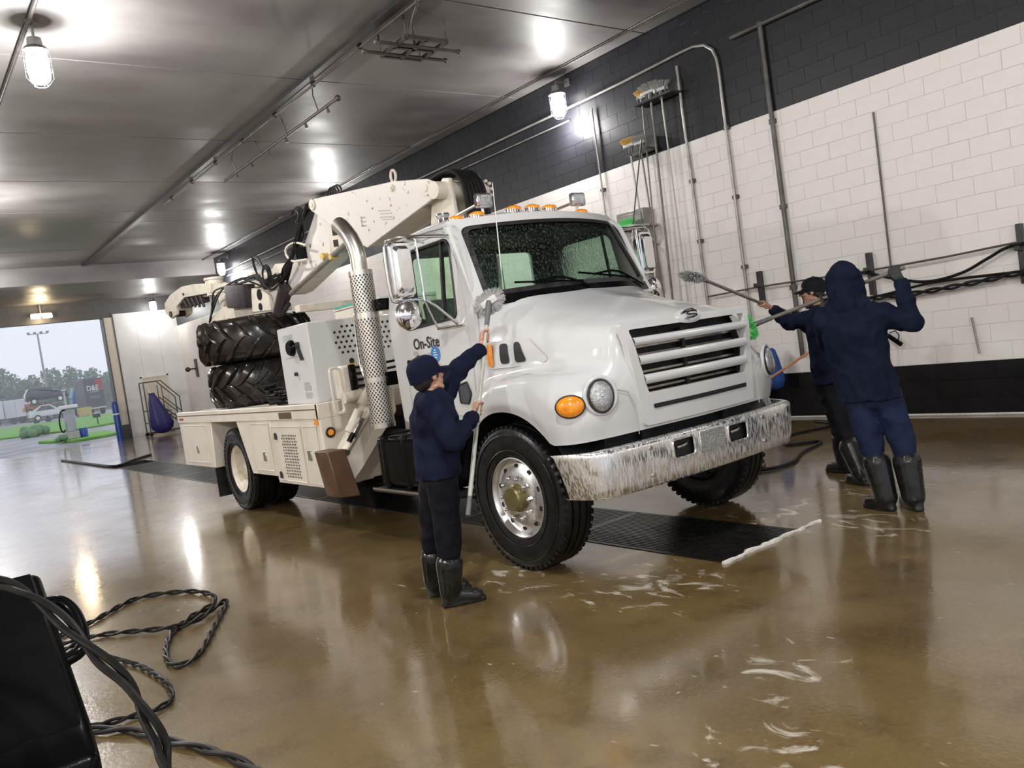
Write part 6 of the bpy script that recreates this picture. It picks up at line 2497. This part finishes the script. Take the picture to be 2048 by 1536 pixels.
long_brush((WX-0.20, 8.60, 5.00), (WX-0.30, 8.64, 2.5), 'yellowed brush at the left of the upper wall rack', 'brush_yellow', 'pole_dark', 0.012, (0.10, 0.06, 0.09), WB, 6)
long_brush((WX-0.22, 8.20, 4.98), (WX-0.14, 8.27, 1.6), 'slim brush at the right of the upper wall rack', 'bristle_grey', 'pole_grey', 0.013, (0.14, 0.08, 0.10), WB, 7)
long_brush((WX-0.22, 8.96, 4.36), (WX-0.16, 8.92, 1.6), 'yellow bristled brush on the lower wall rack', 'brush_yellow', 'pole_grey', 0.016, (0.13, 0.07, 0.10), WB, 8)
long_brush((WX-0.22, 8.74, 4.34), (WX-0.14, 8.72, 1.6), 'dark bristled brush on the lower wall rack', 'bristle_grey', 'pole_dark', 0.013, (0.12, 0.07, 0.09), WB, 9)
# utility cabinet and shelf on the wall behind the cab
t = thing('wall_cabinet', (WX-0.15, 9.15, 2.2), 'grey utility cabinet on the wall behind the cab mirror', 'cabinet')
m = MB()
m.lohi((WX-0.22, 8.85, 2.1), (WX-0.007, 9.45, 3.40))
part('body', m, 'conduit', t, bevel=0.01)
m = MB()
m.lohi((WX-0.235, 8.9, 2.15), (WX-0.222, 9.4, 3.35))
part('door', m, 'conduit', t, bevel=0.005)
t = thing('wall_shelf', (8.6, 8.0, 2.8), 'thin metal shelf arm carrying the green brush', 'shelf')
m = MB()
m.lohi((WX-0.60, 8.75, 3.10), (WX-0.007, 9.35, 3.125))
part('board', m, 'steel', t)
m = MB()
for y in (8.8, 9.3):
    m.bar((WX-0.55, y, 3.10), (WX-0.01, y, 2.8), 0.03, 0.03)
part('brace', m, 'steel', t)
t = thing('wash_brush', (WX-0.5, 9.0, 3.13), 'green scrub brush lying on the wall shelf with a leaning dark rod', 'brush')
m = MB()
m.box((WX-0.40, 9.06, 3.155), (0.12, 0.26, 0.04))
part('brush_block', m, 'brush_green', t, bevel=0.015)
m = MB()
brush_rows(m, Vector((WX-0.40, 9.06, 3.17)), Vector((0, 1, 0)), Vector((1, 0, 0)), Vector((0, 0, 1)), 0.12, 0.05, 0.09, 220, 12, 0.3)
o = part('bristles', m, 'brush_green', t, merge=0)
o['kind'] = 'stuff'
m = MB()
m.cyl((WX-0.42, 8.92, 3.15), (WX-0.30, 8.62, 4.40), 0.010, 0.010, 8)
part('pole', m, 'black_metal', t)
m = MB()
m.tube([(WX-0.5, 8.85, 3.10), (WX-0.5, 8.9, 2.9), (WX-0.45, 8.8, 2.75), (WX-0.45, 8.95, 2.6), (WX-0.45, 8.9, 2.4)], 0.008, 6, smooth=5)
single('cord', m, 'text_white', 'white cord dangling from the wall shelf', 'cord')
# blue bucket cloth and orange broom by the wall, low
m = MB()
rows = []
for (z, r) in ((1.02, 0.02), (0.99, 0.05), (0.88, 0.08), (0.72, 0.11), (0.58, 0.13), (0.48, 0.10), (0.44, 0.02)):
    rows.append([Vector((WX-0.28+0.8*r*math.cos(a)*(1+0.1*math.sin(4*a)), 6.82+r*math.sin(a)*(1+0.08*math.sin(5*a+z)), z)) for a in [2*PI*k/24 for k in range(24)]])
m.grid(rows, wrap=True)
single('blue_cloth', m, 'cloth_blue', 'bright blue cloth hanging on the wall behind the truck nose', 'cloth', sharp=80)
t = thing('wash_brush', (8.6, 6.0, 0.2), 'orange handled broom leaning on the wall behind the workers', 'broom')
m = MB()
m.cyl((8.9, 6.45, 0.62), (WX-0.10, 5.55, 1.30), 0.016, 0.016, 8)
part('pole', m, 'orange_pole', t)
m = MB()
m.box((8.86, 6.48, 0.60), (0.10, 0.30, 0.06))
part('brush_block', m, 'brush_socket', t, bevel=0.01)
m = MB()
brush_rows(m, Vector((8.86, 6.48, 0.57)), Vector((0, 1, 0)), Vector((1, 0, 0)), Vector((-0.3, 0, -1)), 0.13, 0.04, 0.5, 240, 17, 0.15)
o = part('bristles', m, 'bristle_grey', t, merge=0)
o['kind'] = 'stuff'
# pump stand at the wall behind the workers
t = thing('pump_stand', (9.5, 7.3, 0), 'dark pump stand with small bottles against the wall', 'stand')
m = MB()
m.lohi((WX-0.45, 7.15, 0.0), (WX-0.10, 7.6, 0.75))
part('cabinet', m, 'black_metal', t, bevel=0.02)
m = MB()
m.lohi((WX-0.47, 7.12, 0.75), (WX-0.08, 7.63, 0.79))
part('top', m, 'dark_steel_trim', t)
for k in range(3):
    m = MB()
    m.lathe([(0.05, 0.79), (0.055, 0.95), (0.03, 1.03), (0.018, 1.08), (0.001, 1.08)], (WX-0.25, 7.22+k*0.14, 0), n=12)
    single('bottle', m, ['black_plastic', 'black_metal', 'pump_grey'][k], ['left dark bottle', 'middle dark bottle', 'right grey bottle'][k]+' on the pump stand behind the workers', 'bottle', 'bottles on the pump stand')

# hose on the floor behind the workers
hose([(6.55, 5.3, 0.02), (6.75, 4.95, 0.02), (7.1, 4.9, 0.02), (7.6, 5.1, 0.02), (8.2, 5.25, 0.02), (8.0, 5.55, 0.02), (8.6, 5.9, 0.02), (9.3, 5.75, 0.02), (9.6, 6.2, 0.02)], 0.018, 'dark hose looping over the floor behind the workers')
hose([(6.0, 4.95, 0.02), (6.5, 5.0, 0.02), (7.0, 5.15, 0.02), (7.15, 5.55, 0.02), (7.0, 6.2, 0.02)], 0.014, 'thin brown hose running out from under the truck nose', 'rust_plate')

hose([(4.05, 27.7, 0.03), (4.1, 24.0, 0.03), (4.2, 21.4, 0.03), (4.7, 22.1, 0.03), (5.45, 23.1, 0.03)], 0.03, 'black hose lying across the far floor near the doorway')
# ------------------------------------------------------------------ foreground: black equipment case and twin hose
fc = thing('equipment_case', (0.1, 1.6, 0.0), 'glossy black equipment case with handle at the lower left', 'case')
m = MB()
m.prism([(2.552, 1.187), (2.11, 0.905), (2.045, 0.84), (2.03, 0.14), (2.62, 0.14), (2.62, 1.17)], 0, -0.62, 0.278)
part('shell', m, 'black_plastic', fc, bevel=0.028, seg=4)
m = MB()
m.prism([(2.558, 1.194), (2.125, 0.922), (2.10, 0.90), (2.11, 0.885), (2.13, 0.90), (2.55, 1.165)], 0, -0.60, 0.262)
part('lid', m, 'black_plastic', fc, bevel=0.01)
m = MB()
m.lohi((-0.60, 2.06, 0.05), (0.26, 2.60, 0.14))
part('base_frame', m, 'black_metal', fc, bevel=0.01)
for (x, y) in ((-0.5, 2.15), (0.17, 2.15), (-0.5, 2.5), (0.17, 2.5)):
    m = MB()
    m.cyl((x-0.03, y, 0.06), (x+0.03, y, 0.06), 0.06, 0.06, 14)
    part('caster', m, 'tyre_rubber', fc)
m = MB()
m.tube([(0.27, 2.49, 1.115), (0.305, 2.47, 1.11), (0.325, 2.43, 1.08), (0.325, 2.36, 1.03), (0.305, 2.31, 1.01), (0.27, 2.30, 1.0)], 0.016, 10, smooth=4)
part('carry_handle', m, 'black_plastic', fc)
m = MB()
m.sphere((0.085, 2.235, 1.035), (0.032, 0.045, 0.045), 16, 10)
part('knob', m, 'red_plastic', fc, label='red plastic knob')
m = MB()
m.tube([(-0.02, 2.0, 0.98), (0.06, 1.97, 0.90), (0.12, 1.93, 0.80), (0.14, 1.92, 0.55)], 0.016, 8, smooth=4)
part('cable', m, 'hose_rubber', fc)
twisted([(-0.15, 2.32, 1.27), (0.06, 2.30, 1.25), (0.16, 2.26, 1.235), (0.21, 2.20, 1.20), (0.25, 2.13, 1.15), (0.29, 2.01, 1.08), (0.33, 1.93, 1.02), (0.34, 1.86, 0.97), (0.35, 1.79, 0.92), (0.34, 1.72, 0.88), (0.36, 1.6, 0.70), (0.42, 1.5, 0.35), (0.55, 1.4, 0.05), (0.8, 1.3, 0.02)],
        0.0085, 0.0095, 6, 8, 'thick twisted pair of black hoses draped over the black case')
twisted([(0.55, 6.55, 0.02), (0.95, 6.73, 0.02), (1.38, 7.10, 0.02), (1.70, 6.87, 0.02), (1.80, 6.52, 0.02), (1.72, 6.24, 0.02), (1.51, 6.06, 0.02), (1.30, 5.78, 0.02), (1.16, 5.36, 0.02), (1.15, 5.10, 0.02), (1.30, 5.18, 0.02), (1.56, 5.68, 0.02), (1.80, 6.17, 0.02), (1.74, 6.14, 0.03), (1.49, 5.89, 0.03), (1.31, 5.94, 0.03), (0.97, 6.32, 0.02), (0.6, 6.4, 0.02)],
        0.0095, 0.011, 18, 10, 'twisted pair of black hoses looped on the wet floor')
twisted([(0.5, 6.0, 0.02), (0.84, 6.28, 0.02), (0.87, 5.92, 0.02), (0.99, 5.38, 0.02), (1.02, 5.12, 0.02), (1.03, 4.84, 0.02), (0.98, 4.59, 0.02), (0.88, 4.52, 0.02), (0.73, 4.56, 0.02), (0.50, 4.62, 0.02), (0.2, 4.5, 0.02)],
        0.0085, 0.010, 13, 10, 'thin twisted hose pair curling beside the black case on the floor')
twisted([(0.25, 4.75, 0.02), (0.50, 4.62, 0.03), (0.71, 4.40, 0.02), (0.82, 4.09, 0.02), (0.93, 3.78, 0.02), (1.0, 3.46, 0.02), (1.02, 3.0, 0.02)],
        0.0115, 0.0125, 4, 10, 'black twin hose running off the bottom edge across the floor')

# ================================================================== PEOPLE
def V3(p):
    return Vector(p)

def head_skin(mb, c, fwd, up, k=1.0):
    """skull, jaw, nose, ears, brow, lips; c = centre of the skull"""
    f = Vector(fwd).normalized()
    u = (Vector(up) - f*f.dot(Vector(up))).normalized()
    s = f.cross(u)
    rot = Matrix((s, f, u)).transposed()
    P = lambda a, b, d: c + (s*a + f*b + u*d)*k
    mb.sphere(P(0, 0.0, 0.02), (0.074*k, 0.094*k, 0.092*k), 18, 12, rot)
    mb.sphere(P(0, 0.026, -0.045), (0.060*k, 0.066*k, 0.078*k), 16, 10, rot)
    mb.sphere(P(0, 0.066, -0.100), (0.030*k, 0.024*k, 0.022*k), 12, 8, rot)     # chin
    capsule(mb, P(-0.045, 0.0, -0.075), P(-0.018, 0.062, -0.102), 0.024*k, 0.020*k)
    capsule(mb, P(0.045, 0.0, -0.075), P(0.018, 0.062, -0.102), 0.024*k, 0.020*k)
    capsule(mb, P(0, 0.088, 0.012), P(0, 0.110, -0.032), 0.011*k, 0.015*k)       # nose
    for sg in (-1, 1):
        mb.sphere(P(sg*0.014, 0.096, -0.036), 0.011*k, 8, 6)
        mb.sphere(P(sg*0.034, 0.080, 0.024), (0.024*k, 0.014*k, 0.010*k), 10, 6, rot)   # brow
        mb.sphere(P(sg*0.042, 0.066, -0.030), (0.022*k, 0.02*k, 0.022*k), 10, 6, rot)   # cheek
        mb.sphere(P(sg*0.076, -0.004, -0.014), (0.009*k, 0.019*k, 0.032*k), 10, 8, rot)  # ear
    capsule(mb, P(-0.019, 0.086, -0.062), P(0.019, 0.086, -0.062), 0.0095*k, 0.0095*k)
    capsule(mb, P(-0.015, 0.085, -0.074), P(0.015, 0.085, -0.074), 0.0095*k, 0.0095*k)
    return P, rot

def grip_hand(mb, g, wrist, axis, rp, side, k=1.0):
    """hand closed round a pole: palm, four fingers of different length, thumb the other way round"""
    g, w, a = Vector(g), Vector(wrist), Vector(axis).normalized()
    d = (g-w)
    d = (d - a*d.dot(a)).normalized()
    e = a.cross(d)*side
    base = g - d*(rp+0.020*k)
    for off in (-0.026, -0.009, 0.009, 0.026):
        capsule(mb, w + a*off*0.5, base + a*off*k + e*0.012*k, 0.017*k, 0.0135*k)
    Rg = rp+0.0095*k
    for i, off in enumerate((-0.033, -0.011, 0.011, 0.032)):
        th = [R_(x) for x in ((25, 95, 165, 235), (25, 95, 170, 245), (25, 92, 165, 240), (25, 88, 150, 212))[i]]
        pts = [g + a*off*k + (-d*math.cos(t)+e*math.sin(t))*(Rg if j else Rg+0.008*k) for j, t in enumerate(th)]
        for j in range(3):
            capsule(mb, pts[j], pts[j+1], (0.0098-0.0010*j)*k, (0.0090-0.0010*j)*k, 10)
    th = [R_(x) for x in (-20, -75, -130)]
    pts = [w + (base-w)*0.45 + a*0.030*k - e*0.012*k] + [g + a*(0.036+0.006*j)*k + (-d*math.cos(t)+e*math.sin(t))*(Rg+0.002) for j, t in enumerate(th)]
    for j in range(3):
        capsule(mb, pts[j], pts[j+1], (0.0135-0.0015*j)*k, (0.0115-0.0012*j)*k, 10)

def boot(mb, ankle, heel, toe, top, r=0.066):
    """wellington: shaft, foot, sole"""
    ankle, heel, toe, top = Vector(ankle), Vector(heel), Vector(toe), Vector(top)
    d = (toe-heel)
    d.z = 0
    d.normalize()
    s = Vector((d.y, -d.x, 0))
    capsule(mb, top, ankle, r*1.05, r*0.86)
    capsule(mb, ankle, heel+d*0.055+Vector((0, 0, 0.045)), r*0.84, 0.046)
    capsule(mb, heel+d*0.05+Vector((0, 0, 0.048)), toe-d*0.06+Vector((0, 0, 0.044)), 0.046, 0.046, flat=(s, 1.0, 0.95))
    capsule(mb, ankle+d*0.02-Vector((0, 0, 0.03)), toe-d*0.09+Vector((0, 0, 0.05)), r*0.66, 0.044)
    out = rounded([(heel+s*0.034).xy[:], (heel-s*0.034).xy[:], (heel+d*0.14-s*0.046).xy[:], (toe-s*0.03).xy[:], (toe+s*0.03).xy[:], (heel+d*0.14+s*0.046).xy[:]], 0.03, 3)
    z0 = heel.z
    n = len(out)
    mb.add([(p[0], p[1], z0+0.001) for p in out]+[(p[0], p[1], z0+0.03) for p in out],
           [tuple(reversed(range(n))), tuple(range(n, 2*n))]+[(i, (i+1) % n, n+(i+1) % n, n+i) for i in range(n)])

def torso(mb, neck, shL, shR, waist, hip, k, side, deep=0.82):
    """upper body volume: chest, belly, shoulders"""
    sd = Vector(side)
    fl = (sd, 1.28, deep)
    chest = neck.lerp(waist, 0.42)
    capsule(mb, neck.lerp(waist, 0.26), chest, 0.125*k, 0.142*k, 18, fl)
    capsule(mb, chest, waist, 0.142*k, 0.130*k, 18, fl)
    capsule(mb, waist, hip, 0.130*k, 0.140*k, 18, fl)
    for sh in (shL, shR):
        capsule(mb, neck-Vector((0, 0, 0.035)), sh, 0.058*k, 0.068*k)
        capsule(mb, sh, chest.lerp(sh, 0.45), 0.072*k, 0.10*k)

def make_person(J, label, mats, hands, cap=True, hood=False, fwd=(1, 0, 0), up=(0, 0, 1), k=1.0, side=(1, 0, 0), group=None, hk=None):
    J = {n: Vector(p) for n, p in J.items()}
    base = (J['heelL']+J['heelR'])/2
    base.z = 0
    t = thing('person', base, label, 'person', group)
    # one continuous body
    b = MB()
    hk = hk or k
    P, rot = head_skin(b, J['head'], fwd, up, hk)
    capsule(b, J['neck']-Vector((0, 0, 0.03)), P(0, -0.015, -0.06), 0.056*k, 0.052*k)
    torso(b, J['neck'], J['shL'], J['shR'], J['waist'], J['hip'], 0.9*k, side)
    for q in 'LR':
        capsule(b, J['sh'+q], J['el'+q], 0.050*k, 0.042*k)
        capsule(b, J['el'+q], J['wr'+q], 0.041*k, 0.028*k)
        capsule(b, J['hip'+q], J['kn'+q], 0.082*k, 0.058*k)
        capsule(b, J['kn'+q], J['an'+q], 0.056*k, 0.040*k)
        capsule(b, J['an'+q]+Vector((0, 0, 0.01)), J['heel'+q].lerp(J['toe'+q], 0.6)+Vector((0, 0, 0.045)), 0.034*k, 0.024)
    for (q, axis, rp, sg) in hands:
        grip_hand(b, J['gr'+q], J['wr'+q], axis, rp, sg, k)
    body = part('body', remesh(b, 0.0055, 3), mats['skin'], t, sharp=180)
    # eyes
    for sg in (-1, 1):
        e = MB()
        e.sphere(P(sg*0.031, 0.079, 0.004), 0.0125*hk, 10, 8)
        eo = part('eye', e, 'eye_white', t)
        e = MB()
        e.sphere(P(sg*0.031, 0.0875, 0.004), 0.0058*hk, 8, 6)
        part('pupil', e, 'hair', eo)
    # hair
    if not hood:
        h = MB()
        h.sphere(P(0, -0.012, 0.022), (0.079*hk, 0.094*hk, 0.094*hk), 18, 12, rot)
        h.sphere(P(0, -0.045, -0.03), (0.066*hk, 0.052*hk, 0.062*hk), 14, 10, rot)
        for sg in (-1, 1):
            h.sphere(P(sg*0.068, 0.022, -0.004), (0.012*hk, 0.018*hk, 0.034*hk), 10, 8, rot)
        part('hair', remesh(h, 0.006, 2), 'hair', t, sharp=180)
        h = MB()
    # jacket
    jk = MB()
    torso(jk, J['neck'], J['shL'], J['shR'], J['waist'], J['hem']-Vector((0, 0, 0.10)), mats.get('bulk', 1.16)*k, side, 0.92)
    for q in 'LR':
        capsule(jk, J['sh'+q], J['el'+q], 0.080*k, 0.066*k)
        cuff = J['el'+q].lerp(J['wr'+q], 0.86)
        capsule(jk, J['el'+q], cuff, 0.066*k, 0.047*k)
    if not hood:
        for i in range(10):
            a = 2*PI*i/10
            c0 = J['neck']+Vector((0.056*math.cos(a), 0.056*math.sin(a), 0.005))*k
            jk.sphere(c0, 0.026*k, 8, 6)
    jr = remesh(jk, 0.010, 4, folds=0.020, fscale=8.5)
    hz = J['hem'].z - 0.055
    jr.v = [(p[0], p[1], max(p[2], hz + 0.006*math.sin(p[0]*60)*math.cos(p[1]*50))) for p in jr.v]
    JO = part('jacket', jr, mats['top'], t, sharp=180)
    for q in 'LR':
        cf = MB()
        c0, c1 = J['el'+q].lerp(J['wr'+q], 0.84), J['el'+q].lerp(J['wr'+q], 0.98)
        cf.lathe([(0.040*k, 0), (0.047*k, 0.01), (0.048*k, (c1-c0).length*0.5), (0.043*k, (c1-c0).length), (0.036*k, (c1-c0).length)], c0, (c1-c0), 20)
        part('cuff', cf, mats['top'], JO)
    # trousers
    tr = MB()
    sd = Vector(side)
    capsule(tr, J['hip']+Vector((0, 0, 0.06)), J['hip']-Vector((0, 0, 0.04)), 0.130*k, 0.128*k, 18, (sd, 1.20, 0.88))
    for q in 'LR':
        capsule(tr, J['hip'+q], J['kn'+q], 0.103*k, 0.085*k)
        bt_ = mats.get('boot_top', 0.30)
        capsule(tr, J['kn'+q], J['kn'+q].lerp(J['an'+q], bt_+0.05), 0.085*k, 0.072*k)
        capsule(tr, J['kn'+q].lerp(J['an'+q], bt_+0.05), J['kn'+q].lerp(J['an'+q], bt_+0.3), 0.066*k, 0.05*k)
    part('trousers', remesh(tr, 0.010, 4, folds=0.013, fscale=9.0), mats['bottom'], t, sharp=180)
    for q in 'LR':
        bt = MB()
        boot(bt, J['an'+q], J['heel'+q], J['toe'+q], J['kn'+q].lerp(J['an'+q], mats.get('boot_top', 0.30)+0.2), 0.088*k)
        part('boot', remesh(bt, 0.007, 3), 'boot_rubber', t, sharp=180)
    if cap:
        c = MB()
        rows = []
        for i in range(9):
            ph = PI/2*i/8
            zz = 0.030+0.082*math.sin(ph)
            q = math.cos(ph)**0.75 if i < 8 else 0.02
            rows.append([P(0.085*q*math.cos(a), -0.008+0.105*q*math.sin(a), zz) for a in [2*PI*j/28 for j in range(28)]])
        low = [P(0.086*math.cos(a), -0.008+0.106*math.sin(a), -0.012-0.016*max(0, -math.sin(a))) for a in [2*PI*j/28 for j in range(28)]]
        c.grid([low]+rows, wrap=True)
        co = part('cap', c, mats['cap'], t, sharp=80, solid=0.004)
        c = MB()
        rr = []
        for i in range(7):
            v = i/6
            row = []
            for j in range(13):
                a = R_(25+130*j/12)
                row.append(P(0.085*math.cos(a)*(1-0.06*v), -0.008+0.104*math.sin(a)+0.072*v*math.sin(a)**0.8, 0.010-0.020*v-0.022*v*abs(math.cos(a))**1.5+0.004))
            rr.append(row)
        c.grid(rr)
        part('visor', c, mats['cap'], co, sharp=80, solid=0.005)
        c = MB()
        c.sphere(P(0, -0.008, 0.112), 0.009, 8, 6)
        part('cap_button', c, mats['cap'], co)
    if hood:
        h = MB()
        h.sphere(P(0, -0.012, 0.022), (0.115*hk, 0.130*hk, 0.132*hk), 20, 14, rot)
        sdv = Vector(side).normalized()
        capsule(h, P(0, -0.025, -0.02), J['neck']+Vector((0, 0, 0.01)), 0.122*k, 0.120*k)
        for sg in (-1, 1):
            capsule(h, J['neck']+Vector((0, 0, 0.05))+sdv*0.03*sg, J['neck']+sdv*0.15*sg-Vector((0, 0, 0.05)), 0.085*k, 0.06*k)
        capsule(h, J['neck']-Vector((0, 0, 0.0)), J['neck'].lerp(J['waist'], 0.16)-Vector(fwd)*0.07, 0.11*k, 0.07*k)
        capsule(h, P(0, 0.07, -0.10), J['neck']+Vector(fwd)*0.05, 0.07*k, 0.08*k)
        part('hood', remesh(h, 0.009, 4, folds=0.022, fscale=10.0), mats['top'], JO, sharp=180)
    return t, J, P

# brushes the people hold ---------------------------------------------------
def held_brush(head, foot, nrm, label, head_m, pole_m, r, size, L, seed, block_m='brush_block', axis=None, n=420):
    head, foot, nrm = Vector(head), Vector(foot), Vector(nrm).normalized()
    d = (head-foot).normalized()
    t = thing('wash_brush', foot, label, 'brush', 'wash brushes held by the workers')
    m = MB()
    m.cyl(foot, head-d*0.08, r, r, 14)
    part('pole', m, pole_m, t)
    m = MB()
    m.cyl(foot-d*0.005, foot+d*0.12, r*1.12, r*1.12, 14)
    part('pole_grip', m, 'brush_socket', t)
    m = MB()
    m.cyl(head-d*0.20, head-d*0.04, r*1.2, r*1.5, 12)
    m.cyl(head-d*0.07, head+nrm*0.0, r*1.5, r*1.7, 12)
    part('socket', m, 'brush_socket', t)
    ax = Vector(axis) if axis is not None else nrm.cross(d)
    ax = (ax - nrm*ax.dot(nrm)).normalized()
    up = nrm.cross(ax)
    rot = Matrix((ax, up, nrm)).transposed()
    m = MB()
    m.box(head, (size[0]*1.5, size[1]*1.2, 0.035), rot)
    part('brush_block', m, block_m, t, bevel=0.014, seg=2)
    m = MB()
    rnd = random.Random(seed)
    for k in range(n):
        a = 2*PI*rnd.random()
        q = 0.35+0.65*rnd.random()**0.5
        p = head + ax*size[0]*0.8*q*math.cos(a) + up*size[1]*0.65*q*math.sin(a)
        out = (ax*math.cos(a) + up*math.sin(a))
        dd = (nrm*0.75*(1.25-q) + out*q*1.25 + Vector((rnd.gauss(0, .06), rnd.gauss(0, .06), rnd.gauss(0, .06)))).normalized()
        m.cyl(p, p+dd*L*rnd.uniform(0.85, 1.1), 0.0042, 0.0032, 4)
    o = part('bristles', m, head_m, t, merge=0)
    o['kind'] = 'stuff'
    return t

# worker beside the front wheel, seen from behind, reaching up with a brush
poleA, poleB = Vector((2.735, 4.210, 0.606)), Vector((3.488, 4.697, 1.918))
def on_pole(t):
    return poleA.lerp(poleB, t)
gR, gL = on_pole(0.462), on_pole(0.815)
axis1 = (poleB-poleA).normalized()
held_brush(poleB, poleA, Vector((0.55, 0.55, -0.1)), 'grey bristled brush on a pale pole held by the worker at the front wheel', 'bristle_grey', 'pole_grey', 0.0145, (0.085, 0.045), 0.062, 21, axis=(0.80, -0.55, 0.45))
gRw = gR + Vector((-0.065, -0.03, -0.035))
gLw = gL + Vector((-0.055, -0.02, -0.075))
make_person(dict(head=(2.725, 4.440, 1.492), neck=(2.745, 4.425, 1.352), shL=(2.865, 4.535, 1.318), shR=(2.655, 4.330, 1.300),
                 elL=(3.045, 4.545, 1.490), wrL=gLw, elR=(2.705, 4.190, 1.070), wrR=gRw, grL=gL, grR=gR,
                 waist=(2.715, 4.44, 1.02), hip=(2.71, 4.445, 0.86), hem=(2.71, 4.445, 0.905), hipL=(2.735, 4.54, 0.83), hipR=(2.685, 4.365, 0.83),
                 knL=(2.735, 4.66, 0.46), knR=(2.70, 4.42, 0.46), anL=(2.755, 4.765, 0.10), anR=(2.70, 4.485, 0.10),
                 heelL=(2.709, 4.792, 0.0), toeL=(2.975, 4.665, 0.0), heelR=(2.633, 4.513, 0.0), toeR=(2.895, 4.385, 0.0)),
            'worker in navy jacket and cap reaching up with a brush beside the front wheel',
            dict(skin='skin', top='navy_jacket', bottom='black_trouser', cap='navy_jacket'),
            [('R', axis1, 0.0145, 1), ('L', axis1, 0.0145, 1)], fwd=(1.0, 0.08, 0.24), up=(-0.24, 0, 1), k=0.97, side=(0.32, 0.95, 0), hk=1.08)

# worker in the hooded top, back to the viewer
pA, pB = Vector((5.975, 2.985, 1.745)), Vector((5.730, 4.192, 1.462))
ax3 = (pB-pA).normalized()
g3R, g3L = pA.lerp(pB, 0.05), pA.lerp(pB, 0.46)
held_brush(pB, pA, Vector((-0.9, 0.1, -0.2)), 'green brush on a grey pole held by the hooded worker', 'brush_green', 'pole_dark', 0.015, (0.075, 0.045), 0.06, 22, 'brush_green', axis=(0, 0.25, 1))
make_person(dict(head=(5.735, 3.330, 1.695), neck=(5.70, 3.285, 1.510), shL=(5.655, 3.455, 1.440), shR=(5.770, 3.075, 1.430),
                 elL=(5.86, 3.60, 1.25), wrL=g3L+Vector((-0.03, 0.03, -0.075)), elR=(5.845, 2.905, 1.345), wrR=g3R+Vector((-0.03, -0.045, -0.07)), grL=g3L, grR=g3R,
                 waist=(5.695, 3.25, 1.10), hip=(5.715, 3.20, 0.90), hem=(5.715, 3.205, 0.885), hipL=(5.68, 3.285, 0.86), hipR=(5.755, 3.12, 0.86),
                 knL=(5.715, 3.245, 0.47), knR=(5.79, 3.045, 0.47), anL=(5.70, 3.175, 0.10), anR=(5.755, 3.0, 0.10),
                 heelL=(5.680, 3.105, 0.0), toeL=(5.739, 3.380, 0.0), heelR=(5.714, 2.935, 0.0), toeR=(5.885, 3.16, 0.0)),
            'worker in a navy hooded sweatshirt seen from behind with a long brush',
            dict(skin='glove', top='navy_hoodie', bottom='navy_trouser', cap='navy_hoodie', boot_top=0.12),
            [('R', ax3, 0.015, -1), ('L', ax3, 0.015, 1)], cap=False, hood=True, fwd=(0.55, 0.80, -0.05), up=(0, 0, 1), k=1.06, side=(0.32, -0.95, 0))

# worker in a cap, in profile behind the hooded one
qA, qB = Vector((6.708, 4.450, 1.495)), Vector((5.369, 4.413, 1.946))
ax2 = (qB-qA).normalized()
g2L, g2R = qA.lerp(qB, 0.295), qA.lerp(qB, 0.10)
held_brush(qB, qA, Vector((-0.45, 0.1, -0.8)), 'grey bristled brush laid on the hood by the capped worker', 'bristle_grey', 'pole_dark', 0.014, (0.09, 0.05), 0.065, 23, 'brush_socket', axis=(0.1, -1, 0.0))
W2, _J2, P2 = make_person(dict(head=(6.640, 4.145, 1.690), neck=(6.655, 4.08, 1.530), shL=(6.56, 4.12, 1.440), shR=(6.76, 4.05, 1.430),
                 elL=(6.53, 4.36, 1.43), wrL=g2L+Vector((0.05, -0.045, -0.05)), elR=(6.80, 4.30, 1.33), wrR=g2R+Vector((0.05, -0.06, -0.03)), grL=g2L, grR=g2R,
                 waist=(6.65, 4.08, 1.12), hip=(6.65, 4.08, 0.94), hem=(6.65, 4.08, 0.92), hipL=(6.57, 4.08, 0.88), hipR=(6.73, 4.06, 0.88),
                 knL=(6.55, 3.98, 0.48), knR=(6.79, 4.14, 0.48), anL=(6.42, 3.77, 0.10), anR=(6.835, 4.16, 0.10),
                 heelL=(6.388, 3.688, 0.0), toeL=(6.47, 3.95, 0.0), heelR=(6.828, 4.09, 0.0), toeR=(6.852, 4.37, 0.0)),
            'worker in navy top and dark cap, in profile, brushing the hood',
            dict(skin='skin_dark', top='navy_jacket', bottom='black_trouser', cap='black_trouser', boot_top=0.25),
            [('L', ax2, 0.014, -1), ('R', ax2, 0.014, -1)], fwd=(-0.35, 0.93, 0.02), up=(0, 0, 1), k=1.02, side=(0.95, 0.2, 0))

bd = MB()
bd.sphere(P2(0, 0.074, -0.102), (0.026, 0.022, 0.020), 12, 8)
for sg in (-1, 1):
    capsule(bd, P2(sg*0.024, 0.088, -0.054), P2(0, 0.097, -0.048), 0.006, 0.007)
    capsule(bd, P2(sg*0.026, 0.084, -0.058), P2(sg*0.02, 0.080, -0.095), 0.006, 0.008)
part('beard', remesh(bd, 0.004, 1), 'hair', W2, sharp=180)
